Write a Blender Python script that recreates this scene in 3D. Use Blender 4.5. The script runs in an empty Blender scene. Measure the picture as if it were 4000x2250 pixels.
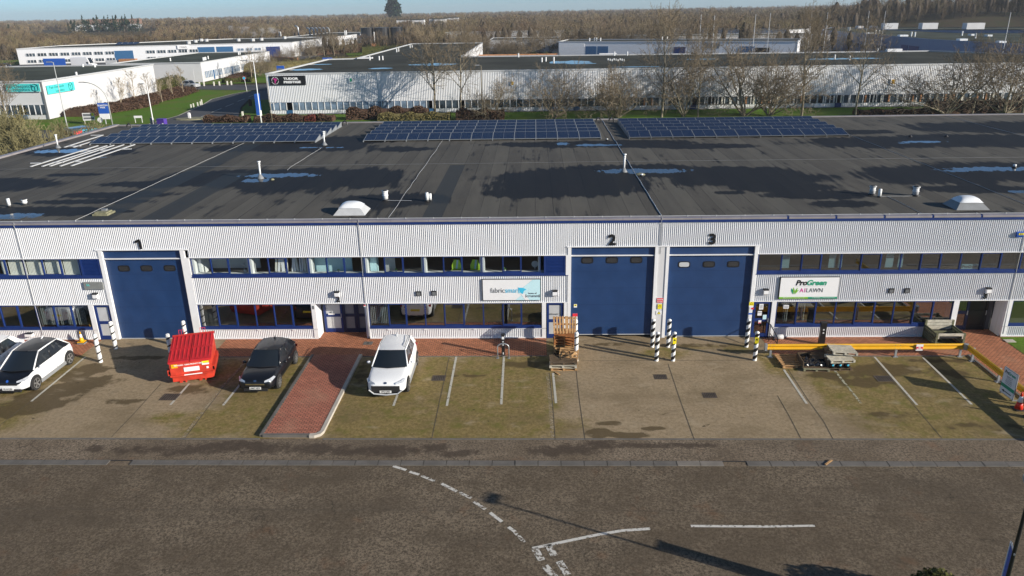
import bpy, bmesh, math, random
import numpy as np
from mathutils import Vector, Matrix, noise as mnoise
random.seed(7); rng = np.random.default_rng(7)
R = math.radians
scene = bpy.context.scene
COL = scene.collection
# ------------------------------------------------------------------ camera (solved from the vanishing lines of the photograph)
F, ROLL, PITCH, YAW = 2931.27, -0.0172, 0.354, 0.0334
CAM = Vector((0, -37.5, 16.81))
cy_, sy_ = math.cos(YAW), math.sin(YAW)
FWD = Vector((-sy_*math.cos(PITCH), cy_*math.cos(PITCH), -math.sin(PITCH)))
RT = Vector((cy_, sy_, 0)); UP = RT.cross(FWD)
R2 = math.cos(ROLL)*RT + math.sin(ROLL)*UP
U2 = -math.sin(ROLL)*RT + math.cos(ROLL)*UP
cam = bpy.data.cameras.new('camera'); camo = bpy.data.objects.new('camera', cam); COL.objects.link(camo)
cam.sensor_width = 36; cam.lens = F/4000*36; cam.clip_end = 9000; cam.clip_start = 0.5
camo.matrix_world = Matrix(((R2.x, U2.x, -FWD.x, CAM.x), (R2.y, U2.y, -FWD.y, CAM.y), (R2.z, U2.z, -FWD.z, CAM.z), (0, 0, 0, 1)))
scene.camera = camo
def ray(px, py): return R2*((px-2000)/F) - U2*((py-1125)/F) + FWD
def g(X, Y, a, b, z=0.0):            # a measured point of the photo, as a point on the horizontal plane z
    d = ray(X+a/2.576, Y+b/2.576); t = (z-CAM.z)/d.z; return CAM + d*t
def gv(X, Y, a, b, y=0.0):           # the same on the vertical plane y
    d = ray(X+a/2.576, Y+b/2.576); t = (y-CAM.y)/d.y; return CAM + d*t
# ------------------------------------------------------------------ materials
class NT:
    def __init__(s, name):
        s.m = bpy.data.materials.new(name); s.m.use_nodes = True; s.t = s.m.node_tree; s.t.nodes.clear()
        s.out = s.n('ShaderNodeOutputMaterial')
    def n(s, t, **k):
        x = s.t.nodes.new(t)
        for a, v in k.items():
            if a.startswith('i_'):
                q = a[2:]; q = int(q) if q.isdigit() else q
                x.inputs[q].default_value = v
            else: setattr(x, a, v)
        return x
    def l(s, a, b): s.t.links.new(a, b)
    def math(s, op, a, b=None, clamp=False):
        x = s.n('ShaderNodeMath', operation=op, use_clamp=clamp)
        for i, v in enumerate((a, b)):
            if v is None: continue
            if isinstance(v, (int, float)): x.inputs[i].default_value = v
            else: s.l(v, x.inputs[i])
        return x.outputs[0]
    def mix(s, fac, a, b, blend='MIX'):
        x = s.n('ShaderNodeMix', data_type='RGBA', blend_type=blend)
        for i, v in ((0, fac), (6, a), (7, b)):
            if isinstance(v, (int, float)): x.inputs[i].default_value = v
            elif isinstance(v, tuple): x.inputs[i].default_value = (*v, 1) if len(v) == 3 else v
            else: s.l(v, x.inputs[i])
        return x.outputs[2]
    def coord(s, scale=(1, 1, 1), kind='Object'):
        c = s.n('ShaderNodeTexCoord'); mp = s.n('ShaderNodeMapping'); mp.inputs['Scale'].default_value = scale
        s.l(c.outputs[kind], mp.inputs[0]); return mp.outputs[0]
    def geo(s, scale=(1, 1, 1)):
        c = s.n('ShaderNodeNewGeometry'); mp = s.n('ShaderNodeMapping'); mp.inputs['Scale'].default_value = scale
        s.l(c.outputs['Position'], mp.inputs[0]); return mp.outputs[0]
    def noise(s, v, scale, detail=4, rough=.55):
        x = s.n('ShaderNodeTexNoise'); s.l(v, x.inputs['Vector']); x.inputs['Scale'].default_value = scale
        x.inputs['Detail'].default_value = detail; x.inputs['Roughness'].default_value = rough; return x.outputs[0]
    def ramp(s, v, a, b, lo=0., hi=1.):
        x = s.n('ShaderNodeMapRange', interpolation_type='SMOOTHSTEP'); s.l(v, x.inputs[0])
        for i, q in enumerate((a, b, lo, hi)): x.inputs[i+1].default_value = q
        return x.outputs[0]
    def attr(s, name): return s.n('ShaderNodeAttribute', attribute_name=name).outputs['Fac']
    def bsdf(s, col, rough=.6, metal=0., spec=.5, bump=None, bstr=.2, bdist=.01):
        p = s.n('ShaderNodeBsdfPrincipled')
        if isinstance(col, tuple): p.inputs['Base Color'].default_value = (*col[:3], 1)
        else: s.l(col, p.inputs['Base Color'])
        if isinstance(rough, (int, float)): p.inputs['Roughness'].default_value = rough
        else: s.l(rough, p.inputs['Roughness'])
        p.inputs['Metallic'].default_value = metal
        if isinstance(spec, (int, float)): p.inputs['Specular IOR Level'].default_value = spec
        else: s.l(spec, p.inputs['Specular IOR Level'])
        if bump is not None:
            b = s.n('ShaderNodeBump'); b.inputs['Strength'].default_value = bstr; b.inputs['Distance'].default_value = bdist
            s.l(bump, b.inputs['Height']); s.l(b.outputs[0], p.inputs['Normal'])
        s.l(p.outputs[0], s.out.inputs[0]); return p
def M(name, col, rough=.6, metal=0., var=.12, scale=2.5, bump=0., spec=.5, bscale=None, world=False):
    n = NT(name); v = n.geo() if world else n.coord()
    a = n.noise(v, scale, 5); c = n.mix(n.ramp(a, .25, .75), tuple(x*(1-var) for x in col), tuple(min(1, x*(1+var)) for x in col))
    r = n.math('ADD', n.math('MULTIPLY', a, .2*rough), .9*rough)
    bt = n.noise(v, bscale or scale*6, 4) if bump else None
    n.bsdf(c, r, metal, spec, bt, bump); return n.m
MT = {}
def cladmat():
    n = NT('white_cladding'); v = n.geo(); st = n.noise(n.geo((1.6, 1.6, .10)), 2.0, 5, .65); b = n.noise(v, .5, 4)
    c = n.mix(n.ramp(st, .50, .78, 0, .45), (.70, .71, .735), (.52, .505, .48)); c = n.mix(n.ramp(b, .5, .8, 0, .25), c, (.62, .61, .60)); n.bsdf(c, .45, 0, .5); return n.m
def wornc(name):
    n = NT(name); v = n.geo(); a = n.noise(v, 5, 6, .7); p = n.bsdf((.40, .33, .22), .85, 0, .2); tr = n.n('ShaderNodeBsdfTransparent'); ms = n.n('ShaderNodeMixShader'); n.l(n.ramp(a, .40, .62, 0, .75), ms.inputs[0]); n.l(tr.outputs[0], ms.inputs[1]); n.l(p.outputs[0], ms.inputs[2]); n.l(ms.outputs[0], n.out.inputs[0]); return n.m
MT['white'] = cladmat()
MT['white2'] = M('white_trim', (.80, .80, .81), .4, var=.04)
MT['cream'] = M('grey_white_cladding', (.62, .62, .63), .5, var=.05, scale=.3)
MT['blue'] = M('blue_frame_paint', (.010, .032, .150), .38, var=.1)
MT['doorblue'] = None
MT['coping'] = M('coping_metal', (.26, .24, .245), .45, var=.12, scale=1.2)
MT['dark'] = M('dark_void', (.02, .02, .022), .8, var=.2)
MT['black'] = M('black_paint', (.012, .012, .014), .35, var=.1)
MT['blackp'] = M('black_plastic', (.02, .02, .022), .5, var=.2, bump=.3)
MT['bw_white'] = M('bollard_white', (.82, .82, .80), .5, var=.08, scale=6)
MT['red'] = M('skip_red', (.52, .040, .018), .55, var=.25, scale=2.5)
MT['lid'] = M('lid_red', (.46, .012, .018), .6, var=.15, scale=3)
MT['orange'] = M('cone_orange', (.75, .03, .012), .45, var=.06)
MT['ylw'] = M('yellow_paint', (.78, .42, .01), .4, var=.07, scale=2)
MT['ylw2'] = M('sign_yellow', (.85, .72, .02), .45, var=.05)
MT['steel'] = M('galvanised_steel', (.42, .44, .46), .42, .6, var=.12, scale=8)
MT['pole'] = M('pole_grey', (.42, .44, .43), .5, .2, var=.1)
MT['polew'] = M('pole_white', (.75, .76, .76), .45, var=.06)
MT['tyre'] = M('tyre_rubber', (.02, .02, .02), .8, var=.2)
MT['alloy'] = M('alloy', (.55, .56, .58), .3, .8, var=.05)
MT['plate'] = M('plate_white', (.8, .8, .78), .4, var=.02)
MT['chrome'] = M('chrome', (.7, .7, .72), .12, 1., var=.02)
MT['grey'] = M('grey_plastic', (.22, .23, .24), .5, var=.1)
MT['lgrey'] = M('light_grey', (.5, .51, .52), .5, var=.08)
MT['teal'] = M('teal_sign', (.08, .62, .60), .5, var=.03)
MT['tealdk'] = M('teal_ink', (.0, .12, .15), .5, var=.02)
MT['pink'] = M('pink_ink', (.75, .05, .35), .5, var=.02)
MT['redink'] = M('red_ink', (.7, .03, .05), .5, var=.02)
MT['cyan'] = M('cyan_ink', (.05, .5, .75), .5, var=.02)
MT['green'] = M('green_ink', (.02, .32, .18), .5, var=.02)
MT['lime'] = M('lime_ink', (.22, .5, .05), .5, var=.02)
MT['greyink'] = M('grey_ink', (.16, .17, .18), .5, var=.02)
MT['palecyan'] = M('pale_cyan', (.55, .80, .86), .45, var=.02)
MT['signwhite'] = M('sign_white', (.82, .82, .83), .4, var=.02)
MT['signblue'] = M('sign_blue', (.02, .10, .45), .45, var=.03)
MT['purple'] = M('purple_paint', (.08, .04, .30), .5, var=.05)
MT['plaque'] = M('brushed_plaque', (.28, .29, .28), .4, .3, var=.1)
MT['brickwall'] = M('timber_fence', (.42, .20, .09), .75, var=.2, scale=1.5)
MT['mossy'] = M('mossy_plastic', (.22, .21, .13), .8, var=.3, scale=6, bump=.3)
MT['hivis'] = M('hivis', (.55, .85, .05), .6, var=.05)
MT['blind'] = M('blind_fabric', (.72, .70, .62), .8, var=.04)
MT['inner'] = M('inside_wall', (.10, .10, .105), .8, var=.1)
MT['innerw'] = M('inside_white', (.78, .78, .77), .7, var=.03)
MT['leaf'] = M('pot_plant_leaf', (.12, .28, .06), .6, var=.2)
MT['dome'] = M('dome_acrylic', (.82, .84, .86), .22, var=.03)
MT['paleconc'] = wornc('pale_concrete')
MT['kerbm'] = M('kerb_newer', (.20, .18, .155), .8, var=.15, world=True)
MT['navy'] = M('navy_frame', (.008, .018, .06), .45)  # blue door frame with the recess shade put into its colour
MT['panelframe'] = M('panel_frame', (.30, .32, .34), .5, .3)
MT['iron'] = M('rusty_iron', (.075, .058, .045), .8, var=.3)
MT['farbrown'] = M('far_brown_cladding', (.20, .12, .085), .8)
MT['joint'] = M('joint_filler', (.085, .07, .05), .9, var=.3, world=True)
MT['kerb'] = M('kerb_concrete', (.135, .125, .112), .8, var=.18, scale=1.6, bump=.2, world=True)
MT['kerbw'] = M('kerb_white', (.46, .42, .36), .75, var=.15, scale=1.4, bump=.2, world=True)
MT['headlight'] = M('lamp_glass', (.55, .57, .6), .08, .3, var=.1, scale=12)
MT['taillight'] = M('tail_lamp', (.35, .01, .012), .15, var=.1)
def carpaint(name, col, coat=.6):
    n = NT(name); p = n.bsdf(col, .3, 0., .5); p.inputs['Coat Weight'].default_value = coat; p.inputs['Coat Roughness'].default_value = .04; return n.m
MT['carwhite'] = carpaint('car_white', (.84, .85, .86)); MT['carblack'] = carpaint('car_black', (.006, .007, .010), .35)
MT['carsilver'] = carpaint('car_silver', (.45, .46, .48)); MT['carnavy'] = carpaint('van_navy', (.015, .03, .055))
MT['carglass'] = carpaint('car_glass', (.012, .016, .02), 1.)
def win_mat(name, refl, tint, rough=.02):
    n = NT(name); tr = n.n('ShaderNodeBsdfTransparent'); tr.inputs[0].default_value = (*tint, 1)
    gl = n.n('ShaderNodeBsdfGlossy'); gl.inputs[1].default_value = rough; gl.inputs[0].default_value = (.95, .98, 1, 1)
    f = n.n('ShaderNodeLayerWeight'); f.inputs[0].default_value = .5
    fac = n.math('ADD', n.math('MULTIPLY', n.math('POWER', f.outputs['Facing'], 4), .7), refl, True)
    v = n.coord(); b = n.n('ShaderNodeBump'); b.inputs['Strength'].default_value = .03; b.inputs['Distance'].default_value = .003
    n.l(n.noise(v, 1.1, 1), b.inputs['Height']); n.l(b.outputs[0], gl.inputs['Normal'])
    ms = n.n('ShaderNodeMixShader'); n.l(fac, ms.inputs[0]); n.l(tr.outputs[0], ms.inputs[1]); n.l(gl.outputs[0], ms.inputs[2]); n.l(ms.outputs[0], n.out.inputs[0]); return n.m
MT['glass'] = win_mat('window_glass', .34, (.62, .68, .68))
MT['glassup'] = win_mat('window_glass_clear', .06, (.85, .9, .9))
MT['glassdark'] = win_mat('window_glass_dark', .22, (.35, .4, .4))
MT['farglass'] = M('far_window', (.05, .07, .09), .15, var=.6, scale=.7)
MT['farglassb'] = M('far_window_blue', (.16, .22, .30), .2, var=.4, scale=.9)
MT['farblue'] = M('far_door_blue', (.03, .11, .24), .5, var=.08)
MT['farroof'] = M('far_roof_felt', (.065, .068, .06), 1., var=.25, scale=.12, world=True, spec=.04)
MT['farroofg'] = M('far_roof_green', (.075, .085, .07), 1., var=.3, scale=.1, world=True, spec=.04)
MT['bluewall'] = M('blue_grey_cladding', (.13, .19, .31), .5, var=.06)  # pale cladding with the blue of its shaded side painted in
MT['bark'] = M('bark', (.21, .18, .125), .9, var=.35, scale=3, world=True)
MT['twig'] = M('twigs', (.19, .150, .098), .9, var=.3, scale=.6, world=True)
MT['twigg'] = M('twigs_green', (.20, .18, .085), .9, var=.3, scale=.6, world=True)
MT['puddle'] = M('puddle_water', (.03, .035, .04), .05, spec=.5)
MT['twigp'] = M('pale_twigs', (.34, .28, .20), .9, var=.2, scale=1.)
# roller door: horizontal ribs
n = NT('roller_door_blue'); v = n.coord()
w = n.n('ShaderNodeTexWave', wave_type='BANDS', bands_direction='Z', wave_profile='SIN'); w.inputs['Scale'].default_value = 7.0; n.l(v, w.inputs[0])
w2 = n.n('ShaderNodeTexWave', wave_type='BANDS', bands_direction='Z', wave_profile='SAW'); w2.inputs['Scale'].default_value = .33; n.l(v, w2.inputs[0])
nz = n.noise(v, 1.2, 6); c = n.mix(n.ramp(nz, .2, .85), (.009, .036, .115), (.016, .052, .155)); c = n.mix(n.ramp(w2.outputs[0], .03, .0), c, (.005, .02, .08))
sc_ = n.noise(n.coord((3, 1, .35)), 2.2, 6, .7); c = n.mix(n.ramp(sc_, .66, .78, 0, .25), c, (.12, .18, .3))
n.bsdf(c, .42, 0, .5, w.outputs[0], .5, .012); MT['doorblue'] = n.m
# timber for pallets
for nm, col in (('palletwood', (.50, .30, .14)), ('palletwood_grey', (.58, .54, .44)), ('palletwood_red', (.42, .17, .06)), ('palletwood_dark', (.14, .10, .065)), ('cratewood', (.17, .17, .10))):
    n = NT(nm); v = n.coord((1, 6, 6)); a = n.noise(v, 5, 6, .65); b = n.noise(n.coord(), 2.3, 3)
    c = n.mix(n.ramp(a, .25, .75), tuple(x*.55 for x in col), tuple(min(1, x*1.25) for x in col)); c = n.mix(n.ramp(b, .45, .7, 0, .5), c, tuple(x*.5 for x in col))
    n.bsdf(c, .8, 0, .2, a, .3); MT[nm] = n.m
# worn road paint
def wornpaint(name, col, lo, hi, sc=9):
    n = NT(name); v = n.geo(); a = n.noise(v, sc, 6, .7); p = n.bsdf(col, .7, 0, .3)
    tr = n.n('ShaderNodeBsdfTransparent'); ms = n.n('ShaderNodeMixShader'); n.l(n.ramp(a, lo, hi), ms.inputs[0]); n.l(tr.outputs[0], ms.inputs[1]); n.l(p.outputs[0], ms.inputs[2]); n.l(ms.outputs[0], n.out.inputs[0]); return n.m
MT['roadpaint'] = wornpaint('road_paint', (.62, .60, .55), .36, .46, 7)
MT['roadpaint2'] = wornpaint('road_paint_worn', (.60, .58, .53), .45, .52, 7)
MT['baypaint'] = wornpaint('bay_paint', (.50, .48, .41), .32, .44, 6)
MT['baypaint2'] = wornpaint('bay_paint_worn', (.42, .41, .30), .43, .52, 6)
# asphalt
def asphalt(name, base, stain=False):
    n = NT(name); v = n.geo()
    fine = n.noise(v, 11, 7, .85); med = n.noise(v, 1.1, 6, .6); big = n.noise(v, .16, 4)
    c = n.mix(n.ramp(fine, .36, .64), tuple(x*.26 for x in base), tuple(x*1.80 for x in base))
    c = n.mix(n.ramp(big, .35, .65), c, n.mix(.45, c, (base[0]*.6, base[1]*.56, base[2]*.5)))
    c = n.mix(n.ramp(med, .55, .75, 0, .4), c, tuple(x*.5 for x in base))
    ln = n.noise(n.geo((.06, .55, 1)), 1., 4, .6); mo = n.noise(v, .5, 7, .7); c = n.mix(n.ramp(mo, .44, .62, 0, .5), c, (base[0]*.55, base[1]*.52, base[2]*.48)); mo2 = n.noise(v, 3.5, 4, .6); c = n.mix(n.ramp(mo2, .58, .72, 0, .22), c, tuple(min(1, x*1.5) for x in base)); c = n.mix(n.ramp(ln, .45, .68, 0, .38), c, tuple(x*.55 for x in base)); red = n.noise(v, .7, 5, .6); c = n.mix(n.ramp(red, .58, .75, 0, .5), c, (base[0]*1.15, base[1]*.8, base[2]*.62))
    # cracks
    dv = n.n('ShaderNodeVectorMath', operation='ADD'); nn = n.n('ShaderNodeTexNoise'); nn.inputs['Scale'].default_value = 1.2; nn.inputs['Detail'].default_value = 5; n.l(v, nn.inputs[0])
    n.l(v, dv.inputs[0]); n.l(nn.outputs['Color'], dv.inputs[1])
    vo = n.n('ShaderNodeTexVoronoi', feature='DISTANCE_TO_EDGE'); vo.inputs['Scale'].default_value = .28; n.l(dv.outputs[0], vo.inputs['Vector'])
    vo2 = n.n('ShaderNodeTexVoronoi', feature='DISTANCE_TO_EDGE'); vo2.inputs['Scale'].default_value = 1.6; n.l(dv.outputs[0], vo2.inputs['Vector'])
    m1 = n.math('MULTIPLY', n.ramp(vo.outputs[0], .0042, .001), n.ramp(n.noise(v, .35, 2), .46, .56))
    m2 = n.math('MULTIPLY', n.ramp(vo2.outputs[0], .02, .004), n.ramp(n.noise(v, .22, 3), .54, .66))
    c = n.mix(n.math('MULTIPLY', n.math('MAXIMUM', m1, m2), .7), c, tuple(x*.32 for x in base))
    if stain:
        a = n.math('ADD', n.attr('stain'), n.math('MULTIPLY', n.math('SUBTRACT', n.noise(v, 2.2, 6, .65), .5), 2.2))
        c = n.mix(n.ramp(a, .40, .95, 0, .8), c, tuple(x*.30 for x in (base[0], base[1]*.93, base[2]*.95)))
        wv = n.ramp(n.geo(), 0, 1)
    n.bsdf(c, .88, 0, .25, fine, .7, .012); return n.m
MT['road'] = asphalt('asphalt_road', (.150, .119, .084))
MT['verge'] = asphalt('asphalt_footway', (.190, .150, .108), True)
MT['farroad'] = M('far_asphalt', (.06, .062, .068), .85, var=.15, scale=.5, world=True)
# brick paving
def paving(name, c1, c2, rot=0):
    n = NT(name); c = n.n('ShaderNodeNewGeometry'); mp = n.n('ShaderNodeMapping'); mp.inputs['Rotation'].default_value = (0, 0, rot); n.l(c.outputs['Position'], mp.inputs[0]); v = mp.outputs[0]
    b = n.n('ShaderNodeTexBrick'); n.l(v, b.inputs[0]); b.offset = .5
    for k, q in (('Color1', (*c1, 1)), ('Color2', (*c2, 1)), ('Mortar', (.075, .05, .035, 1)), ('Scale', 1.), ('Mortar Size', .014), ('Brick Width', .225), ('Row Height', .115), ('Bias', 0.)): b.inputs[k].default_value = q
    a = n.noise(v, 1.3, 5); col = n.mix(n.ramp(a, .5, .8, 0, .35), b.outputs[0], (.16, .09, .06)); col = n.mix(n.ramp(n.noise(v, .5, 3), .5, .75, 0, .35), col, (.42, .26, .17))
    n.bsdf(col, .85, 0, .2, b.outputs['Fac'], -.6, .006); return n.m
MT['paving'] = paving('brick_paving', (.56, .22, .115), (.38, .15, .08))
MT['pavered'] = paving('brick_paving_red', (.52, .195, .13), (.38, .14, .095))
# concrete apron
n = NT('concrete_apron'); v = n.geo()
fine = n.noise(v, 6, 7, .8); med = n.noise(v, 1.6, 6, .6); big = n.noise(v, .35, 4); st = n.noise(n.geo((.5, 5, 1)), 1.3, 5, .6)
c = n.mix(n.ramp(fine, .34, .66), (.245, .184, .110), (.375, .290, .185)); c = n.mix(n.ramp(med, .5, .78, 0, .45), c, (.20, .165, .115))
ms = n.math('ADD', n.attr('moss'), n.math('MULTIPLY', n.math('SUBTRACT', n.noise(v, .8, 6, .65), .5), .9)); ms = n.math('ADD', ms, n.math('MULTIPLY', n.math('SUBTRACT', st, .5), .35))
mc = n.mix(n.ramp(fine, .34, .66), (.125, .094, .030), (.305, .225, .088)); mc = n.mix(n.ramp(med, .45, .75), mc, (.135, .128, .022))
c = n.mix(n.ramp(ms, .12, .62, 0, .96), c, mc)
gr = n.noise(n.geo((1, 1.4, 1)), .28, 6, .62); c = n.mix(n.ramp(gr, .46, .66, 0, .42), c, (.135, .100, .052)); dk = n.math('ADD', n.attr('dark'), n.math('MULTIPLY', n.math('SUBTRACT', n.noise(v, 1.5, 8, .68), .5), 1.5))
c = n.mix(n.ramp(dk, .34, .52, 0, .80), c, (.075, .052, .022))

lt_ = n.noise(n.geo((.7, 1.3, 1)), .9, 6, .6); c = n.mix(n.ramp(lt_, .56, .74, 0, .45), c, (.44, .36, .25)); spk = n.noise(v, 3.0, 3, .5); c = n.mix(n.ramp(spk, .69, .72, 0, .75), c, (.05, .035, .02))
n.bsdf(c, .85, 0, .25, fine, .25, .01); MT['apron'] = n.m
# roof felt with wet patches and puddles
n = NT('roof_felt'); v = n.geo()
fine = n.noise(v, 18, 5, .7); bx = n.noise(n.geo((1.0, .12, 1)), 1.3, 5, .6); big = n.noise(v, .25, 4)
c = n.mix(n.ramp(fine, .3, .7), (.056, .052, .045), (.102, .095, .082)); c = n.mix(n.ramp(bx, .35, .7, 0, .5), c, (.135, .125, .105)); c = n.mix(n.ramp(big, .4, .7, 0, .35), c, (.062, .062, .058))
sx = n.n('ShaderNodeSeparateXYZ'); n.l(v, sx.inputs[0])
fr = n.math('FRACT', n.math('ADD', n.math('MULTIPLY', sx.outputs[0], 1.02), n.math('MULTIPLY', n.noise(v, .6, 2), .02)))
seam = n.math('MULTIPLY', n.ramp(fr, .06, .03), n.ramp(n.noise(n.geo((1, .2, 1)), 1.1, 2), .4, .55, .35, .9))
c = n.mix(seam, c, (.022, .022, .021))
strip = n.math('FRACT', n.math('MULTIPLY', n.math('FLOOR', n.math('MULTIPLY', sx.outputs[0], 1.02)), .3719)); c = n.mix(n.math('MULTIPLY', n.math('SUBTRACT', strip, .3), .6, True), c, (.135, .128, .108))
wn = n.math('ADD', n.math('MULTIPLY', n.noise(n.geo((1.6, .16, 1)), 1.3, 6, .62), .7), n.math('MULTIPLY', n.noise(v, .4, 4), .5))
wet = n.math('ADD', n.attr('wet'), n.math('MULTIPLY', n.math('SUBTRACT', wn, .60), 2.0)); wm = n.ramp(wet, .14, .38)
pud = n.math('ADD', n.attr('pud'), n.math('MULTIPLY', n.math('SUBTRACT', n.noise(n.geo((1.7, .45, 1)), 1.5, 6, .65), .5), 2.6)); pm = n.math('MULTIPLY', n.ramp(pud, .36, .42), n.ramp(n.attr('pud'), .05, .30))
c = n.mix(wm, c, n.mix(.86, c, (.008, .009, .012))); c = n.mix(pm, c, (.03, .035, .04))
patch = n.attr('patch'); c = n.mix(n.ramp(patch, .3, .5, 0, .85), c, (.034, .040, .045))
rg = n.math('SUBTRACT', n.math('SUBTRACT', .85, n.math('MULTIPLY', wm, .22)), n.math('MULTIPLY', pm, .58), True)
p = n.bsdf(c, rg, 0, n.math('ADD', n.math('SUBTRACT', .25, n.math('MULTIPLY', wm, .12)), n.math('MULTIPLY', pm, .5)), n.math('MULTIPLY', n.math('ADD', fine, n.math('MULTIPLY', seam, 1.5)), n.math('SUBTRACT', 1, pm)), .35, .012)
MT['roof'] = n.m
# vegetation sheets
def grassmat(name, a, b, c3):
    n = NT(name); v = n.geo(); f = n.noise(v, 5, 6, .7); bb = n.noise(v, .12, 5, .6); c = n.mix(n.ramp(f, .3, .7), a, b); c = n.mix(n.ramp(bb, .45, .62, 0, .8), c, c3); n.bsdf(c, .95, 0, .1, f, .6, .05); return n.m
MT['grass'] = grassmat('grass', (.060, .13, .012), (.12, .215, .022), (.12, .15, .032))
MT['rough'] = grassmat('rough_ground', (.08, .075, .03), (.14, .12, .055), (.07, .085, .03))
MT['earth'] = grassmat('woodland_floor', (.05, .04, .025), (.09, .07, .045), (.06, .065, .03))
def leafy(name, a, b):
    n = NT(name); v = n.geo(); f = n.noise(v, 2.2, 5, .7); h = n.noise(v, 14, 3, .7); c = n.mix(n.ramp(f, .35, .65), a, b); c = n.mix(n.ramp(h, .35, .65, 0, .6), c, tuple(x*.45 for x in a)); n.bsdf(c, .9, 0, .15); return n.m
MT['hedge'] = leafy('hedge_brown', (.085, .048, .034), (.13, .085, .055)); MT['hedger'] = leafy('hedge_red', (.14, .035, .03), (.17, .06, .04))
MT['hedgeg'] = leafy('shrub_green', (.06, .075, .02), (.13, .12, .04)); MT['pine'] = leafy('pine_green', (.012, .035, .018), (.03, .06, .025)); MT['scrub'] = leafy('scrub_olive', (.15, .125, .05), (.23, .20, .085))
# far wood: hue drifts from tree to tree
n = NT('wood_twigs'); v = n.geo(); a = n.noise(v, .045, 3, .6); b = n.noise(v, .11, 3); h = n.noise(v, 1.1, 3, .7)
c = n.mix(n.ramp(a, .38, .62), (.20, .145, .095), (.26, .21, .12)); c = n.mix(n.ramp(b, .52, .68, 0, .7), c, (.21, .195, .09)); c = n.mix(n.ramp(b, .42, .3, 0, .7), c, (.24, .14, .10)); c = n.mix(n.ramp(h, .45, .75, 0, .4), c, (.11, .085, .06))
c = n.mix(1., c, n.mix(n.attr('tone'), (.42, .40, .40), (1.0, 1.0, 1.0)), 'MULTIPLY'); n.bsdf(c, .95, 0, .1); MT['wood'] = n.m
MT['woodcore'] = M('wood_inner', (.060, .046, .032), .95, var=.4, scale=.3, world=True)  # dark colour paints the shaded gaps inside the crowns
# solar
for nm, silver in (('solar', True), ('solar_black', False)):
    n = NT(nm); v = n.coord(); b = n.n('ShaderNodeTexBrick'); n.l(v, b.inputs[0]); b.offset = 0
    for k, q in (('Color1', (.007, .013, .040, 1)), ('Color2', (.009, .018, .052, 1)), ('Mortar', (.04, .06, .10, 1) if silver else (.015, .02, .04, 1)), ('Scale', 1.), ('Mortar Size', .006), ('Brick Width', .145), ('Row Height', .165)): b.inputs[k].default_value = q
    n.bsdf(b.outputs[0], .16, 0, .55); MT[nm] = n.m
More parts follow.
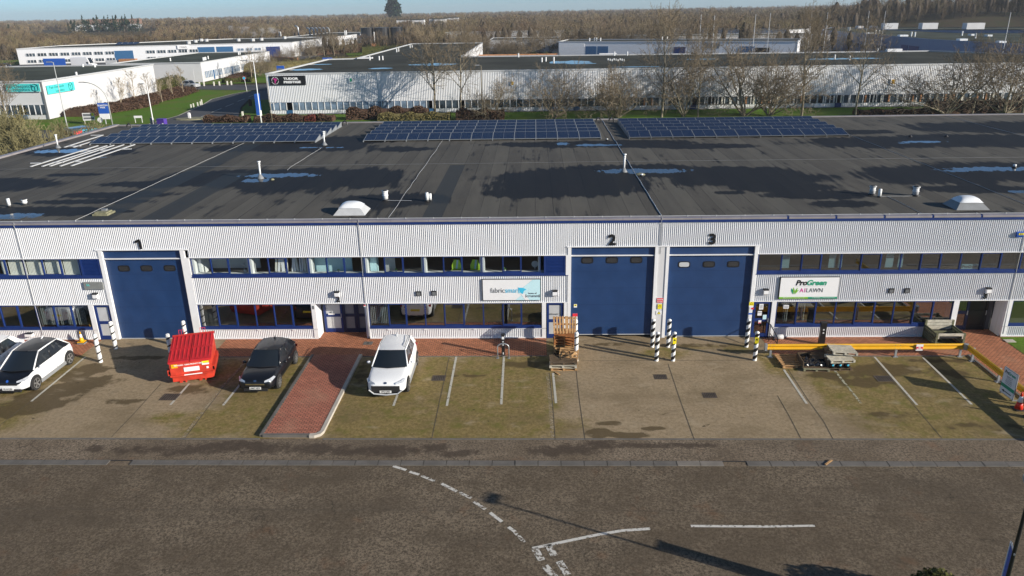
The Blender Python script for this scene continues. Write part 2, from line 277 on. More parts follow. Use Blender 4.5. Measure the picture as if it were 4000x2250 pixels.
# ------------------------------------------------------------------ mesh builder
class MB:
    def __init__(s): s.v = []; s.f = []; s.mi = []; s.mats = []; s.T = None
    def _m(s, m):
        if m not in s.mats: s.mats.append(m)
        return s.mats.index(m)
    def add(s, vs, fs, m='white'):
        k = len(s.v); mi = s._m(m)
        for p in vs:
            p = Vector(p); s.v.append(s.T @ p if s.T else p)
        for f in fs: s.f.append(tuple(k+i for i in f)); s.mi.append(mi)
        return s
    def box(s, x0, x1, y0, y1, z0, z1, m='white'):
        return s.add([(x0, y0, z0), (x1, y0, z0), (x1, y1, z0), (x0, y1, z0), (x0, y0, z1), (x1, y0, z1), (x1, y1, z1), (x0, y1, z1)],
            [(0, 3, 2, 1), (4, 5, 6, 7), (0, 1, 5, 4), (1, 2, 6, 5), (2, 3, 7, 6), (3, 0, 4, 7)], m)
    def cbox(s, c, size, m='white', rot=None):
        hx, hy, hz = size[0]/2, size[1]/2, size[2]/2; c = Vector(c)
        vs = [Vector(q) for q in ((-hx, -hy, -hz), (hx, -hy, -hz), (hx, hy, -hz), (-hx, hy, -hz), (-hx, -hy, hz), (hx, -hy, hz), (hx, hy, hz), (-hx, hy, hz))]
        if rot is not None: vs = [rot @ q for q in vs]
        return s.add([c+q for q in vs], [(0, 3, 2, 1), (4, 5, 6, 7), (0, 1, 5, 4), (1, 2, 6, 5), (2, 3, 7, 6), (3, 0, 4, 7)], m)
    def quad(s, a, b, c, d, m='white'): return s.add([a, b, c, d], [(0, 1, 2, 3)], m)
    def tube(s, pts, r, nn=8, m='white', cap=True):
        pts = [Vector(p) for p in pts]; rs = r if isinstance(r, (list, tuple)) else [r]*len(pts); vs = []; fs = []
        for i, p in enumerate(pts):
            d = (pts[min(i+1, len(pts)-1)]-pts[max(i-1, 0)]).normalized()
            a = d.orthogonal().normalized() if i == 0 else (a-d*a.dot(d)).normalized()
            b = d.cross(a)
            for k in range(nn):
                t = 2*math.pi*k/nn; vs.append(p+(a*math.cos(t)+b*math.sin(t))*rs[i])
        for i in range(len(pts)-1):
            for k in range(nn): fs.append((i*nn+k, i*nn+(k+1) % nn, (i+1)*nn+(k+1) % nn, (i+1)*nn+k))
        if cap: fs.append(tuple(range(nn-1, -1, -1))); fs.append(tuple((len(pts)-1)*nn+k for k in range(nn)))
        return s.add(vs, fs, m)
    def prism(s, poly, z0, z1, m='white', mtop=None):
        k = len(poly); vs = [(p[0], p[1], z0) for p in poly]+[(p[0], p[1], z1) for p in poly]
        s.add(vs, [tuple(range(k-1, -1, -1))]+[(i, (i+1) % k, (i+1) % k+k, i+k) for i in range(k)], m)
        return s.add([(p[0], p[1], z1) for p in poly], [tuple(range(k))], mtop or m)
    def extr(s, prof, x0, x1, m='white'):      # profile in (y,z) pushed along x
        k = len(prof); vs = [(x0, p[0], p[1]) for p in prof]+[(x1, p[0], p[1]) for p in prof]
        return s.add(vs, [tuple(range(k)), tuple(range(2*k-1, k-1, -1))]+[(i, i+k, (i+1) % k+k, (i+1) % k) for i in range(k)], m)
    def disc(s, c, nrm, r, nn=16, m='white', sx=1, sy=1):
        c = Vector(c); d = Vector(nrm).normalized(); a = Vector((0, 0, 1)).cross(d); a = a.normalized() if a.length > .01 else Vector((1, 0, 0)); b = d.cross(a)
        return s.add([c+(a*math.cos(2*math.pi*k/nn)*sx+b*math.sin(2*math.pi*k/nn)*sy)*r for k in range(nn)], [tuple(range(nn))], m)
    def build(s, name, parent=None, smooth=False, loc=None, bevel=0):
        me = bpy.data.meshes.new(name); me.from_pydata([tuple(p) for p in s.v], [], s.f)
        for m in s.mats: me.materials.append(MT[m])
        me.polygons.foreach_set('material_index', s.mi)
        bm = bmesh.new(); bm.from_mesh(me); bmesh.ops.recalc_face_normals(bm, faces=bm.faces)
        if bevel: bmesh.ops.bevel(bm, geom=[e for e in bm.edges if len(e.link_faces) == 2 and e.calc_face_angle(0) > .6], offset=bevel, segments=2, affect='EDGES', clamp_overlap=True)
        bm.to_mesh(me); bm.free()
        if smooth: me.polygons.foreach_set('use_smooth', [True]*len(me.polygons))
        return link(name, me, parent, loc)
def link(name, me, parent=None, loc=None):
    o = bpy.data.objects.new(name, me); COL.objects.link(o)
    if parent is not None: o.parent = parent
    if loc is not None: o.location = loc
    return o
def tag(o, label, cat, group=None):
    o['label'] = label; o['category'] = cat
    if group: o['group'] = group
    return o
def struct(o): o['kind'] = 'structure'; return o
def empty(name, loc=(0, 0, 0), rz=0, label=None, cat=None, group=None):
    o = bpy.data.objects.new(name, None); COL.objects.link(o); o.location = loc; o.rotation_euler = (0, 0, rz); o.empty_display_size = .3
    if label: tag(o, label, cat, group)
    return o
def dup(root, loc, rz=None, label=None, scale=None):
    r = root.copy(); COL.objects.link(r); r.location = loc
    if rz is not None: r.rotation_euler = (root.rotation_euler.x, root.rotation_euler.y, rz)
    if scale is not None: r.scale = (scale,)*3 if isinstance(scale, (int, float)) else scale
    if label: r['label'] = label
    for ch in list(root.children):
        c = ch.copy(); COL.objects.link(c); c.parent = r
        for q in list(ch.children): d = q.copy(); COL.objects.link(d); d.parent = c
    return r
FONT_CACHE = {}
def text(s, size, mat, parent, loc, rot=(R(90), 0, 0), name='lettering', bold=0., shear=0., align='CENTER', ext=.004, sx=1., spacing=1.):
    cu = bpy.data.curves.new(name, 'FONT'); cu.body = s; cu.size = size; cu.offset = bold; cu.shear = shear; cu.align_x = align; cu.align_y = 'CENTER'; cu.extrude = ext; cu.space_character = spacing; cu.resolution_u = 3
    t = bpy.data.objects.new('t', cu); me = bpy.data.meshes.new_from_object(t); bpy.data.objects.remove(t)
    me.materials.clear(); me.materials.append(MT[mat]); me.name = name
    o = link(name, me, parent, loc); o.rotation_euler = rot; o.scale = (sx, 1, 1); return o
def setattr_f(me, name, vals):
    a = me.attributes.new(name, 'FLOAT', 'POINT'); a.data.foreach_set('value', vals.astype(np.float32))
def grid(name, x0, x1, y0, y1, z, step, mat, attrs):
    nx = int((x1-x0)/step)+1; ny = int((y1-y0)/step)+1
    X, Y = np.meshgrid(np.linspace(x0, x1, nx), np.linspace(y0, y1, ny)); P = np.stack([X.ravel(), Y.ravel(), np.full(X.size, z)], 1)
    i = np.arange((ny-1)*(nx-1)); r = i//(nx-1); c = i % (nx-1); a = r*nx+c; Fc = np.stack([a, a+1, a+nx+1, a+nx], 1)
    me = np_mesh(name, P, Fc, mat)
    for k, fn in attrs.items(): setattr_f(me, k, fn(P[:, 0], P[:, 1]))
    return me
def np_mesh(name, P, Fc, mat, mi=None):
    me = bpy.data.meshes.new(name); k = Fc.shape[1]
    me.vertices.add(len(P)); me.vertices.foreach_set('co', P.astype(np.float32).ravel())
    me.loops.add(Fc.size); me.loops.foreach_set('vertex_index', Fc.astype(np.int32).ravel())
    me.polygons.add(len(Fc)); me.polygons.foreach_set('loop_start', np.arange(0, Fc.size, k, dtype=np.int32)); me.polygons.foreach_set('loop_total', np.full(len(Fc), k, np.int32))
    for m in (mat if isinstance(mat, list) else [mat]): me.materials.append(MT[m])
    if mi is not None: me.polygons.foreach_set('material_index', mi.astype(np.int32))
    me.update(calc_edges=True); return me
def blobs(lst):
    def fn(X, Y):
        out = np.zeros_like(X)
        for b in lst:
            cx, cy, rx, ry = b[:4]; s = b[4] if len(b) > 4 else 1.; a = b[5] if len(b) > 5 else 0.
            dx, dy = X-cx, Y-cy; u = dx*math.cos(a)+dy*math.sin(a); w = -dx*math.sin(a)+dy*math.cos(a)
            out = np.maximum(out, s*np.clip(1.35-np.sqrt((u/rx)**2+(w/ry)**2)*.9, 0, 1))
        return out
    return fn
# ================================================================== GROUND
def T(i): return ((i-1)*1000, 1250)
def gg(i, a, b, z=0): return g((i-1)*1000, 1250, a, b, z)
def rr(i, a, b, z=6.772): return g((i-1)*1000, 450, a, b, z)
def hh(i, a, b, z=0): return g((i-1)*1000, 0, a, b, z)
def sheet(name, poly, z, mat):
    mb = MB(); mb.add([(p[0], p[1], z) for p in poly], [tuple(range(len(poly)))], mat); return struct(mb.build(name))
sheet('ground', [(-2500, -300), (2500, -300), (2500, 5200), (-2500, 5200)], -.12, 'earth')
# road, kerb, footway
sheet('road', [(-130, -80), (130, -80), (130, -12.19), (-130, -12.19)], -.03, 'road')
st = [(p.x, p.y, rx, ry) for p, rx, ry in [(gg(1, 950, 1290), .5, .35), (gg(1, 1240, 1310), .6, .3), (gg(1, 1400, 1305), .7, .35), (gg(1, 1570, 1300), .8, .35), (gg(1, 1810, 1320), 1., .4), (gg(1, 2150, 1290), 1.8, .5), (gg(1, 2400, 1250), 1.4, .4), (gg(2, 80, 1290), 1.6, .55), (gg(2, 600, 1300), 1.8, .5), (gg(2, 900, 1330), 1., .4), (gg(2, 1330, 1310), 1.8, .55), (gg(2, 1810, 1290), .8, .35), (gg(2, 2020, 1340), 1.1, .35), (gg(3, 400, 1320), 1.2, .5), (gg(3, 600, 1300), 1.6, .5), (gg(3, 900, 1250), 1.3, .4), (gg(3, 1500, 1260), 3., .25, )]]
me = grid('footway', -60, 60, -11.85, -10.24, -.012, .2, 'verge', {'stain': blobs(st)}); struct(link('footway', me))
kb = MB(); x = -60.0; random.seed(3)
while x < 60:
    xm = x+.45
    if (6.9 < xm < 8.3) or (-16.8 < xm < -16.1): kb.box(x, x+.91, -12.18, -11.86, -.06, -.02, 'verge')
    else: kb.box(x+.012, x+.898, -12.18+random.uniform(-.01, .01), -11.87, -.06, random.uniform(-.004, .012), 'kerbm' if (5.3 < xm < 6.9) else 'kerb')
    x += .91
struct(kb.build('kerb'))
jb = MB(); jb.box(-60, 60, -11.90, -11.85, -.02, -.004, 'dark'); struct(jb.build('kerb_joint'))
sm = MB(); sm.box(-60, 60, -15.015, -14.995, -.03, -.026, 'joint'); struct(sm.build('road_seam'))
# concrete apron
X0 = [(-29, -6, 3, 5, 1.), (-24.6, -8.6, 2., 1.6, .8), (-15.2, -4, 1.8, 2, .6), (-11.9, -8.5, 1, 2.5, .8), (-7.2, -9, 2., 1.6, 1.), (-3, -9.2, 4.5, 1.3, .9), (17, -9, 3, 1.4, .8), (22, -7, 2, 4, .9), (13.6, -6, .8, 3, .7), (-26.5, -8.5, 2.4, 2.2, .75), (-26, -4, 2.2, 3, .9), (-10.8, -6, 2.6, 4.5, .0), (-14.2, -9, 1.9, 1.4, .7), (-13.2, -5.5, 1.5, 4.2, .95), (-16.4, -8.6, 1.2, .8, .5),
      (-7.3, -6.5, 2.2, 4.4, .95), (-4.9, -5, 1.2, 3.5, .8), (-2, -6.4, 2.9, 4.3, 1.), (-.2, -4, 1.2, 3, .9), (14.3, -5, 1.6, 2, .8), (16.2, -7, 2.2, 3.4, 1.), (19.8, -6.4, 2.9, 4.4, 1.1), (18.5, -3, 3.5, 1.4, 1.), (12.3, -2.6, 1, .8, .9),
      (10.6, -1.4, 1.1, .5, .7), (6.6, -1.9, 1.4, .7, .65), (9, -1.2, 2.6, .4, .45), (1.2, -1.2, .8, 1., .7), (12.2, -3.4, 1., 1.2, .7), (-24.3, -3.3, .6, 1.8, .8)]
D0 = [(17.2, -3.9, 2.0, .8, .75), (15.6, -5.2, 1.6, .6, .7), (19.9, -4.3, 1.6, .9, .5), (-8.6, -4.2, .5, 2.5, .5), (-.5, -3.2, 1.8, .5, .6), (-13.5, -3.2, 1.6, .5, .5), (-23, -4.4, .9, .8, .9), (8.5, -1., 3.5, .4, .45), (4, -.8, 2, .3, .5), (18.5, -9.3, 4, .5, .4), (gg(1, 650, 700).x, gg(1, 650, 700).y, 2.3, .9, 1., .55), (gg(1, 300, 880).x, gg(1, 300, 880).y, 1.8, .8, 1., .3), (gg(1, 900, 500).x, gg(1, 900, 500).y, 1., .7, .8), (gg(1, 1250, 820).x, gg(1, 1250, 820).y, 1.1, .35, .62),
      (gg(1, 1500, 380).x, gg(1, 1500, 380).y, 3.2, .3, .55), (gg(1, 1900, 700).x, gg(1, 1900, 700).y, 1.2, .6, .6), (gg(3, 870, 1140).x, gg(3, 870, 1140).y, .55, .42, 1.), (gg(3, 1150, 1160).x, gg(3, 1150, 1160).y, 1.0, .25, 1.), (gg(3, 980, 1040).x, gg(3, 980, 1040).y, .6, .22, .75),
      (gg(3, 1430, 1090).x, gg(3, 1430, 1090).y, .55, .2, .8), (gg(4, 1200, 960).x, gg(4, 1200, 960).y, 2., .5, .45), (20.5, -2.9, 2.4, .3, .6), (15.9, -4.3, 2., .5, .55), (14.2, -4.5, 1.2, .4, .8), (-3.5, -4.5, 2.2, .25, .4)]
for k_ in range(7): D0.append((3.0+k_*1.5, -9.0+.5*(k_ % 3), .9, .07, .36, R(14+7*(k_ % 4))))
me = grid('concrete_apron', -60, 60, -10.24, .9, 0., .125, 'apron', {'moss': blobs(X0), 'dark': blobs(D0)}); struct(link('concrete_apron', me))
ed = MB()
for a, b in ((-60, -11.7), (-9.0, 1.05), (1.05, 60)): ed.box(a, b, -10.3, -10.2, -.02, .006, 'kerb')
struct(ed.build('apron_edge'))
# brick paving strips, path and forecourt
def pav(name, x0, x1, y0, y1, z, m='paving'): b = MB(); b.box(x0, x1, y0, y1, -.05, z, m); return struct(b.build(name))
pav('brick_walk', -60, -24.15, -2.05, .05, .008); pav('brick_walk', -17.1, .57, -2.2, 1.25, .008); pav('brick_walk', 12.2, 22.0, -2.32, 1.25, .008); pav('brick_walk', 22.0, 24.78, -10.1, 1.25, .010)
b = MB(); b.box(-11.6, -9.22, -10.0, -2.2, -.05, .105, 'pavered'); struct(b.build('brick_path'))
b = MB(); b.box(-11.74, -11.6, -10.1, -2.2, -.05, .12, 'kerb'); b.box(-11.6, -9.6, -10.15, -10.0, -.05, .12, 'kerb'); struct(b.build('path_kerb'))
b = MB(); b.box(-9.22, -9.06, -9.8, -2.2, -.05, .125, 'kerbw'); b.prism([(-9.22, -9.8), (-9.06, -9.8), (-9.14, -10.05), (-9.38, -10.2), (-9.6, -10.2), (-9.6, -10.03), (-9.34, -9.98)], -.05, .125, 'kerbw'); struct(b.build('path_kerb'))
b = MB(); b.box(21.9, 22.02, -10.1, -2.32, -.05, .07, 'kerb'); b.box(12.2, 21.9, -2.40, -2.32, -.05, .02, 'kerb'); b.box(-17.1, .57, -2.27, -2.2, -.05, .02, 'kerb'); struct(b.build('walk_edging'))
sheet('grass_verge', [(24.8, -10.2), (60, -10.2), (60, -.1), (24.8, -.1)], .02, 'grass')
# slab joints, bay lines
def ribbon(mb, pts, w, z, m, t=.004):
    pts = [Vector((p[0], p[1], 0)) for p in pts]; L = []
    for i, p in enumerate(pts):
        d = (pts[min(i+1, len(pts)-1)]-pts[max(i-1, 0)]).normalized(); nrm = Vector((-d.y, d.x, 0))*w/2; L.append((p+nrm, p-nrm))
    for i in range(len(L)-1): mb.quad((*L[i][0].xy, z), (*L[i][1].xy, z), (*L[i+1][1].xy, z), (*L[i+1][0].xy, z), m)
jm = MB()
for i, pts in ((1, [(1620, 640), (1360, 930), (1120, 1180)]), (1, [(2480, 430), (2230, 700), (1865, 1185)]), (1, [(310, 820), (110, 970), (-60, 1110)]), (2, [(1945, 375), (1860, 760), (1770, 1185)]), (3, [(375, 530), (410, 850), (435, 1205)]), (3, [(645, 500), (680, 820), (735, 1205)]), (3, [(1570, 440), (1690, 800), (1835, 1205)]), (4, [(205, 500), (400, 800), (560, 1020), (655, 1200)]), (4, [(1020, 360), (1350, 720), (1750, 1190)]), (4, [(95, 760), (210, 960), (330, 1190)]), (3, [(690, 410), (1500, 408), (2420, 405)]), (2, [(1530, 1200), (1530, 1200)])):
    pts = [gg(i, *p) for p in pts]; xx = sum(p.x for p in pts)/len(pts)
    if pts[0] != pts[-1]:
        ribbon(jm, pts, .028, .006, 'joint')
        if (i, round(xx)) in ((4, 18), (4, 19), (2, -5), (1, -15), (3, 0), (3, 1)) : ribbon(jm, [p+Vector((-.10, 0, 0)) for p in pts], .17, .003, 'paleconc')
struct(jm.build('slab_joints'))
lm = MB()
for i, a, b, m in ((1, (862, 370), (315, 820), 'baypaint'), (1, (1905, 640), (1715, 855), 'baypaint'), (1, (2480, 570), (2245, 860), 'baypaint'), (2, (1430, 735), (1383, 865), 'baypaint'), (2, (2015, 370), (1920, 865), 'baypaint'), (2, (2495, 365), (2468, 850), 'baypaint'), (3, (413, 535), (443, 838), 'baypaint'), (4, (160, 500), (390, 843), 'baypaint'), (4, (670, 508), (935, 838), 'baypaint2'), (4, (1072, 372), (1500, 856), 'baypaint'), (4, (1560, 378), (2050, 850), 'baypaint')):
    ribbon(lm, [gg(i, *a), gg(i, *b)], .11, .008, m)
struct(lm.build('bay_lines'))
def kk(i, a, b): return g((i-1)*1000, 1688, a, b, -.026)
rm = MB()
for i, a, b in ((2, (1380, 342), (1512, 382)), (2, (1545, 398), (1642, 428)), (2, (1665, 440), (1798, 492)), (2, (1868, 518), (2020, 597)), (2, (2038, 603), (2165, 665)), (2, (2192, 698), (2308, 776)), (2, (2355, 810), (2475, 902)), (2, (2540, 955), (2610, 1005)), (3, (30, 1008), (125, 1108))): ribbon(rm, [kk(i, *a), kk(i, *b)], .13, -.022, 'roadpaint2' if a[0] in (2038, 2192, 30, 1665) else 'roadpaint')
ribbon(rm, [kk(3, *p) for p in ((205, 1170), (350, 1140), (560, 1095), (850, 1035), (1100, 992), (1388, 972))], .13, -.022, 'roadpaint')
ribbon(rm, [kk(3, 1800, 945), kk(3, 2576, 950)], .12, -.022, 'roadpaint'); ribbon(rm, [kk(4, 0, 950), kk(4, 470, 942)], .11, -.022, 'roadpaint')
for a, b in (((360, 1130), (425, 1245)), ((225, 1165), (300, 1290)), ((475, 1300), (560, 1435)), ((330, 1345), (440, 1470))): ribbon(rm, [kk(3, *a), kk(3, *b)], .24, -.022, 'roadpaint2')
struct(rm.build('road_markings'))
# drain covers
def drain(px, lab, rot=0., sz=(.62, .52), nm='drain_grate', mm='iron'):
    p = gg(*px); e = empty(nm, (p.x, p.y, .0), rot, lab, 'drain cover', 'drain covers in the forecourt')
    a = MB(); hx, hy = sz[0]/2, sz[1]/2
    for q in ((-hx, hx, -hy, -hy+.04), (-hx, hx, hy-.04, hy), (-hx, -hx+.04, -hy+.04, hy-.04), (hx-.04, hx, -hy+.04, hy-.04)): a.box(q[0], q[1], q[2], q[3], -.02, .012, mm)
    a.build('frame', e); b = MB(); b.box(-hx+.04, hx-.04, -hy+.04, hy-.04, -.02, .002, 'dark')
    k = 7
    for j in range(k): x = -hx+.07+j*(sz[0]-.14)/(k-1); b.box(x-.026, x+.026, -hy+.04, hy-.04, .002, .009, mm)
    b.build('grating', e)
drain((1, 1710, 775), 'rusty square drain cover crossed by a bay line in front of the red skip', sz=(.8, .66))
drain((2, 1840, 585), 'square drain cover with a red mark right of the white car', sz=(.66, .58))
drain((3, 1495, 573), 'slotted drain cover straight in front of the middle bollards'); drain((3, 1990, 758), 'slotted drain cover with leaves round it, nearest the road'); drain((4, 1165, 590), 'brown drain cover in the mossy bays behind the yellow barrier side', sz=(.8, .6))
p = gg(2, 1128, 235); a = MB(); a.box(-.25, .25, -.2, .2, 0, .018, 'kerb'); a.box(-.07, .07, -.05, .05, .018, .024, 'dark'); tag(a.build('inspection_cover', loc=(p.x, p.y, 0)), 'small pale inspection cover set in the brick paving by the reception recess', 'drain cover')
p = gg(4, 2430, 215); a = MB(); a.box(-.25, .25, -.17, .17, 0, .03, 'kerbw'); tag(a.build('inspection_cover', loc=(p.x, p.y, .018)), 'pale concrete cover in the grass at the right end', 'drain cover')
pa, pb_ = g(3000, 1688, 575, 335, 0), g(3000, 1688, 640, 290, 0); b = MB(); b.cbox((0, 0, 0), ((pb_-pa).length, .07, .03), 'palletwood'); o = b.build('wood_offcut', loc=tuple((pa+pb_)/2+Vector((0, 0, .035)))); o.rotation_euler = (0, 0, math.atan2(pb_.y-pa.y, pb_.x-pa.x)); tag(o, 'loose wooden batten lying across the kerb', 'plank')
# ================================================================== MAIN WAREHOUSE
XL, XR, YB, ZR = -41.5, 60.0, 36.6, 6.77
PITCHX = .1015
def clad(name, x0, x1, z0, z1, parent, y=0., m='white', pitch=PITCHX, amp=.017, bot=None):
    n = max(2, int((x1-x0)/pitch*6)+1); xs = np.linspace(x0, x1, n); ph = (xs/pitch) % 1.0
    off = np.interp(ph, [0, .18, .42, .60, .84, 1.], [-1, -1, 1, 1, -1, -1])*amp
    P = np.concatenate([np.stack([xs, y+off, np.full(n, z0)], 1), np.stack([xs, y+off, np.full(n, z1)], 1)]); i = np.arange(n-1)
    return link(name, np_mesh(name, P, np.stack([i, i+1, i+1+n, i+n], 1), m), parent)
wh = empty('warehouse', (0, 0, 0), 0, 'long white ribbed industrial terrace with blue doors numbered 1, 2 and 3', 'warehouse')
DOORS = [(-23.05, -18.87), (1.90, 6.22), (7.0, 11.36)]
# upper band
xs = [XL, -23.15, -18.75, 1.80, 11.46, XR]
clad('wall_cladding', XL, -23.28, 4.78, 6.5, wh); clad('wall_cladding', -23.28, -18.44, 5.24, 6.5, wh); clad('wall_cladding', -18.44, 1.72, 4.78, 6.5, wh); clad('wall_cladding', 1.72, 11.56, 5.24, 6.5, wh); clad('wall_cladding', 11.56, XR, 4.78, 6.5, wh)
for a, b in ((XL, -23.28), (-18.44, 1.74), (11.54, XR)): clad('wall_cladding', a, b, 2.13, 3.64, wh)
for a, b in ((XL, -24.22), (-18.41, -11.93), (-9.08, .56), (12.6, 22.4), (24.84, XR)): clad('wall_cladding', a, b, .10, .60, wh)
tr = MB()
for a, b in ((XL, -23.28), (-18.44, 1.74), (11.54, XR)): tr.box(a, b, -.05, .02, 4.75, 4.785, 'white2'); tr.box(a, b, -.05, .02, 2.10, 2.135, 'white2'); tr.box(a, b, -.06, .06, 3.64, 3.67, 'blue')
for a, b in ((-23.4, -18.4), (1.65, 11.62)): tr.box(a, b, -.06, .02, 5.2, 5.245, 'white2')
for a, b in ((XL, -24.22), (-18.41, -11.93), (-9.08, .56), (12.6, 22.4), (24.84, XR)): tr.box(a, b, -.05, .03, .04, .10, 'white2'); tr.box(a, b, -.02, .05, -.05, .04, 'pavered'); tr.box(a, b, -.045, .03, .60, .62, 'white2')
tr.build('wall_trim', wh)
jt = MB()
for x in (-27.43, -9.18, 6.52, 24.9): jt.box(x-.012, x+.012, -.034, -.02, 4.8, 6.49, 'lgrey'); jt.box(x-.012, x+.012, -.034, -.02, 2.15, 3.62, 'lgrey') if not 1.8 < x < 11.5 else None
jt.build('panel_joint', wh)
# white jambs round doors and openings
jb = MB()
for a, b, z1, w0 in ((-23.27, -23.07, 5.2, 0), (-18.84, -18.62, 5.2, 0), (-18.62, -18.42, 4.75, 0), (1.70, 1.88, 5.2, 0), (6.24, 6.40, 5.2, 0), (6.82, 6.98, 5.2, 0), (11.38, 11.56, 5.2, 0), (-24.45, -24.18, 2.1, 0), (-12.16, -11.93, 2.1, 0), (-9.36+.27, -9.09+.03, 2.1, 0), (.34, .56, 2.1, 0), (1.52, 1.68, 2.1, 0), (12.56, 12.80, 2.1, 0), (22.06, 22.34, 2.1, 0), (24.84, 25.10, 2.1, 0), (1.60, 1.70, 4.75, 3)):
    jb = MB(); jb.box(a, b, -.045, .14, .04 if w0 == 0 else 3.67, z1, 'white2'); jb.build('jamb', wh)
jb = MB(); jb.box(6.40, 6.82, -.01, .1, 0, 5.2, 'cream'); jb.build('door_pier', wh)
# fascia, coping, roof
fa = MB(); fa.box(XL, XR, -.06, 0, 6.5, 6.60, 'blue'); fa.build('fascia', wh)
cp = MB()
x = XL
while x < XR:
    L = 2.0 if x < 9.6 else 2.42
    cp.extr([(-.08, 6.64), (-.08, 6.72), (-.03, 6.775), (.24, 6.79), (.28, 6.77), (.28, 6.64)], x+.006, min(x+L, XR)-.006 if x < 9.6 else x+L-.10, 'coping'); x += L
cp.box(XL, XR, -.06, .27, 6.6, 6.76, 'blue'); cp.box(XL, XR, YB-.35, YB, 6.6, 6.86, 'coping'); cp.box(XL, XL+.45, 0, YB, 6.6, 6.90, 'coping'); cp.build('coping', wh)
W0 = [(p.x, p.y, rx, ry, s) for p, rx, ry, s in [(rr(2, 500, 650), 5.5, 3.0, 1), (rr(2, 1000, 620), 3, 2.4, 1), (rr(1, 2300, 620), 4.2, 2.0, 1), (rr(1, 1700, 690), 3.6, .9, .9), (rr(1, 1200, 800), 3, .8, .85), (rr(1, 900, 870), 3, .5, .8), (rr(1, 250, 970), 4.5, .9, 1), (rr(1, 40, 700), 3, 1.8, .95), (rr(2, 1350, 850), 2.5, 1.6, .85), (rr(2, 1000, 860), 1.6, .8, .85), (rr(2, 400, 320), 6, 1.9, 1), (rr(2, 1000, 250), 3.4, 2.2, 1), (rr(2, 1450, 340), 2.2, 1.0, .8), (rr(3, 600, 660), 4.6, 3.6, 1), (rr(3, 150, 780), 2.2, 1.1, .95), (rr(3, 1200, 560), 5, 1.9, 1), (rr(3, 1900, 570), 5, 1.4, 1), (rr(3, 2450, 640), 4.2, 2.0, 1), (rr(4, 150, 720), 3, 1.2, 1), (rr(4, 500, 800), 2.6, .9, 1), (rr(4, 790, 890), 1.6, .6, .95), (rr(3, 1900, 310), 3.8, 1.0, 1), (rr(3, 1300, 290), 4, 1.6, 1), (rr(3, 600, 290), 5.5, 1.2, 1), (rr(4, 1200, 270), 6, 2.2, 1), (rr(4, 2000, 250), 6, 2.6, 1), (rr(4, 2400, 120), 7, 3, 1), (rr(4, 1700, 600), 4.4, 2.4, 1), (rr(4, 2300, 560), 6, 2.6, 1), (rr(4, 2100, 740), 3, .9, .9), (rr(4, 900, 170), 3, 1.0, 1), (rr(1, 900, 380), 3.6, 1.3, 1), (rr(1, 600, 360), 4, 1.2, .95), (rr(1, 600, 980), 1.5, .5, .7), (rr(1, 1200, 970), .8, .3, .9), (rr(2, 910, 1045), .9, .28, 1.2), (rr(4, 2150, 985), 1.3, .28, 1.2), (rr(1, 750, 600), 2, .5, .7), (rr(3, 2200, 780), 1, .4, .8)]]
P0 = [(p.x, p.y, rx, ry) for p, rx, ry in [(rr(2, 250, 605), 2.3, .6), (rr(2, 0, 655), .9, .5), (rr(3, 1330, 560), 2.6, .7), (rr(3, 1040, 560), 1.0, .5), (rr(3, 760, 300), .8, .55), (rr(3, 515, 288), .45, .6), (rr(3, 890, 300), .6, .5), (rr(3, 1000, 300), .7, .25), (rr(2, 540, 325), .9, .22), (rr(2, 740, 325), .3, .2), (rr(2, 845, 325), .3, .2), (rr(1, 640, 360), 2.2, .8), (rr(1, 170, 1015), 1.3, .55), (rr(4, 1550, 268), 1.6, .45), (rr(4, 2250, 540), 2.8, .6), (rr(4, 1900, 560), .8, .25), (rr(4, 1380, 280), .5, .2), (rr(4, 2560, 770), .7, .3), (rr(1, 1000, 425), .6, .15)]]
def patches(X, Y):
    o = np.zeros_like(X)
    for x0, x1, y0, y1 in ((-5.9, -4.85, -1, 14.5), (-24.1, -22.6, -1, 25), (-20.8, -19.3, -1, 12.5)): o = np.maximum(o, ((X > x0) & (X < x1) & (Y > y0) & (Y < y1))*1.)
    return o
me = grid('roof', XL, XR, .3, YB, ZR, .25, 'roof', {'wet': blobs(W0), 'pud': blobs(P0), 'patch': patches}); link('roof', me, wh)
bw = MB(); bw.box(XL, XR, YB-.3, YB, 0, 6.6, 'cream'); bw.box(XL, XL+.2, .2, YB, 0, 6.6, 'cream'); bw.box(XR-.2, XR, .2, YB, 0, 6.6, 'cream'); bw.build('rear_wall', wh)
# interiors: floors, ceilings, back walls, cross walls at the doors
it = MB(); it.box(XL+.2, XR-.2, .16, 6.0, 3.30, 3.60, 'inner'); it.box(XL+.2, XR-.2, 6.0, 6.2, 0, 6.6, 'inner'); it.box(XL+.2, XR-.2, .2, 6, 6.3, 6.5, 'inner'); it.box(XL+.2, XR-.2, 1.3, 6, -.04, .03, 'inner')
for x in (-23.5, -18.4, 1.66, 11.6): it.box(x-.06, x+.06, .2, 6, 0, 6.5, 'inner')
it.build('interior', wh)
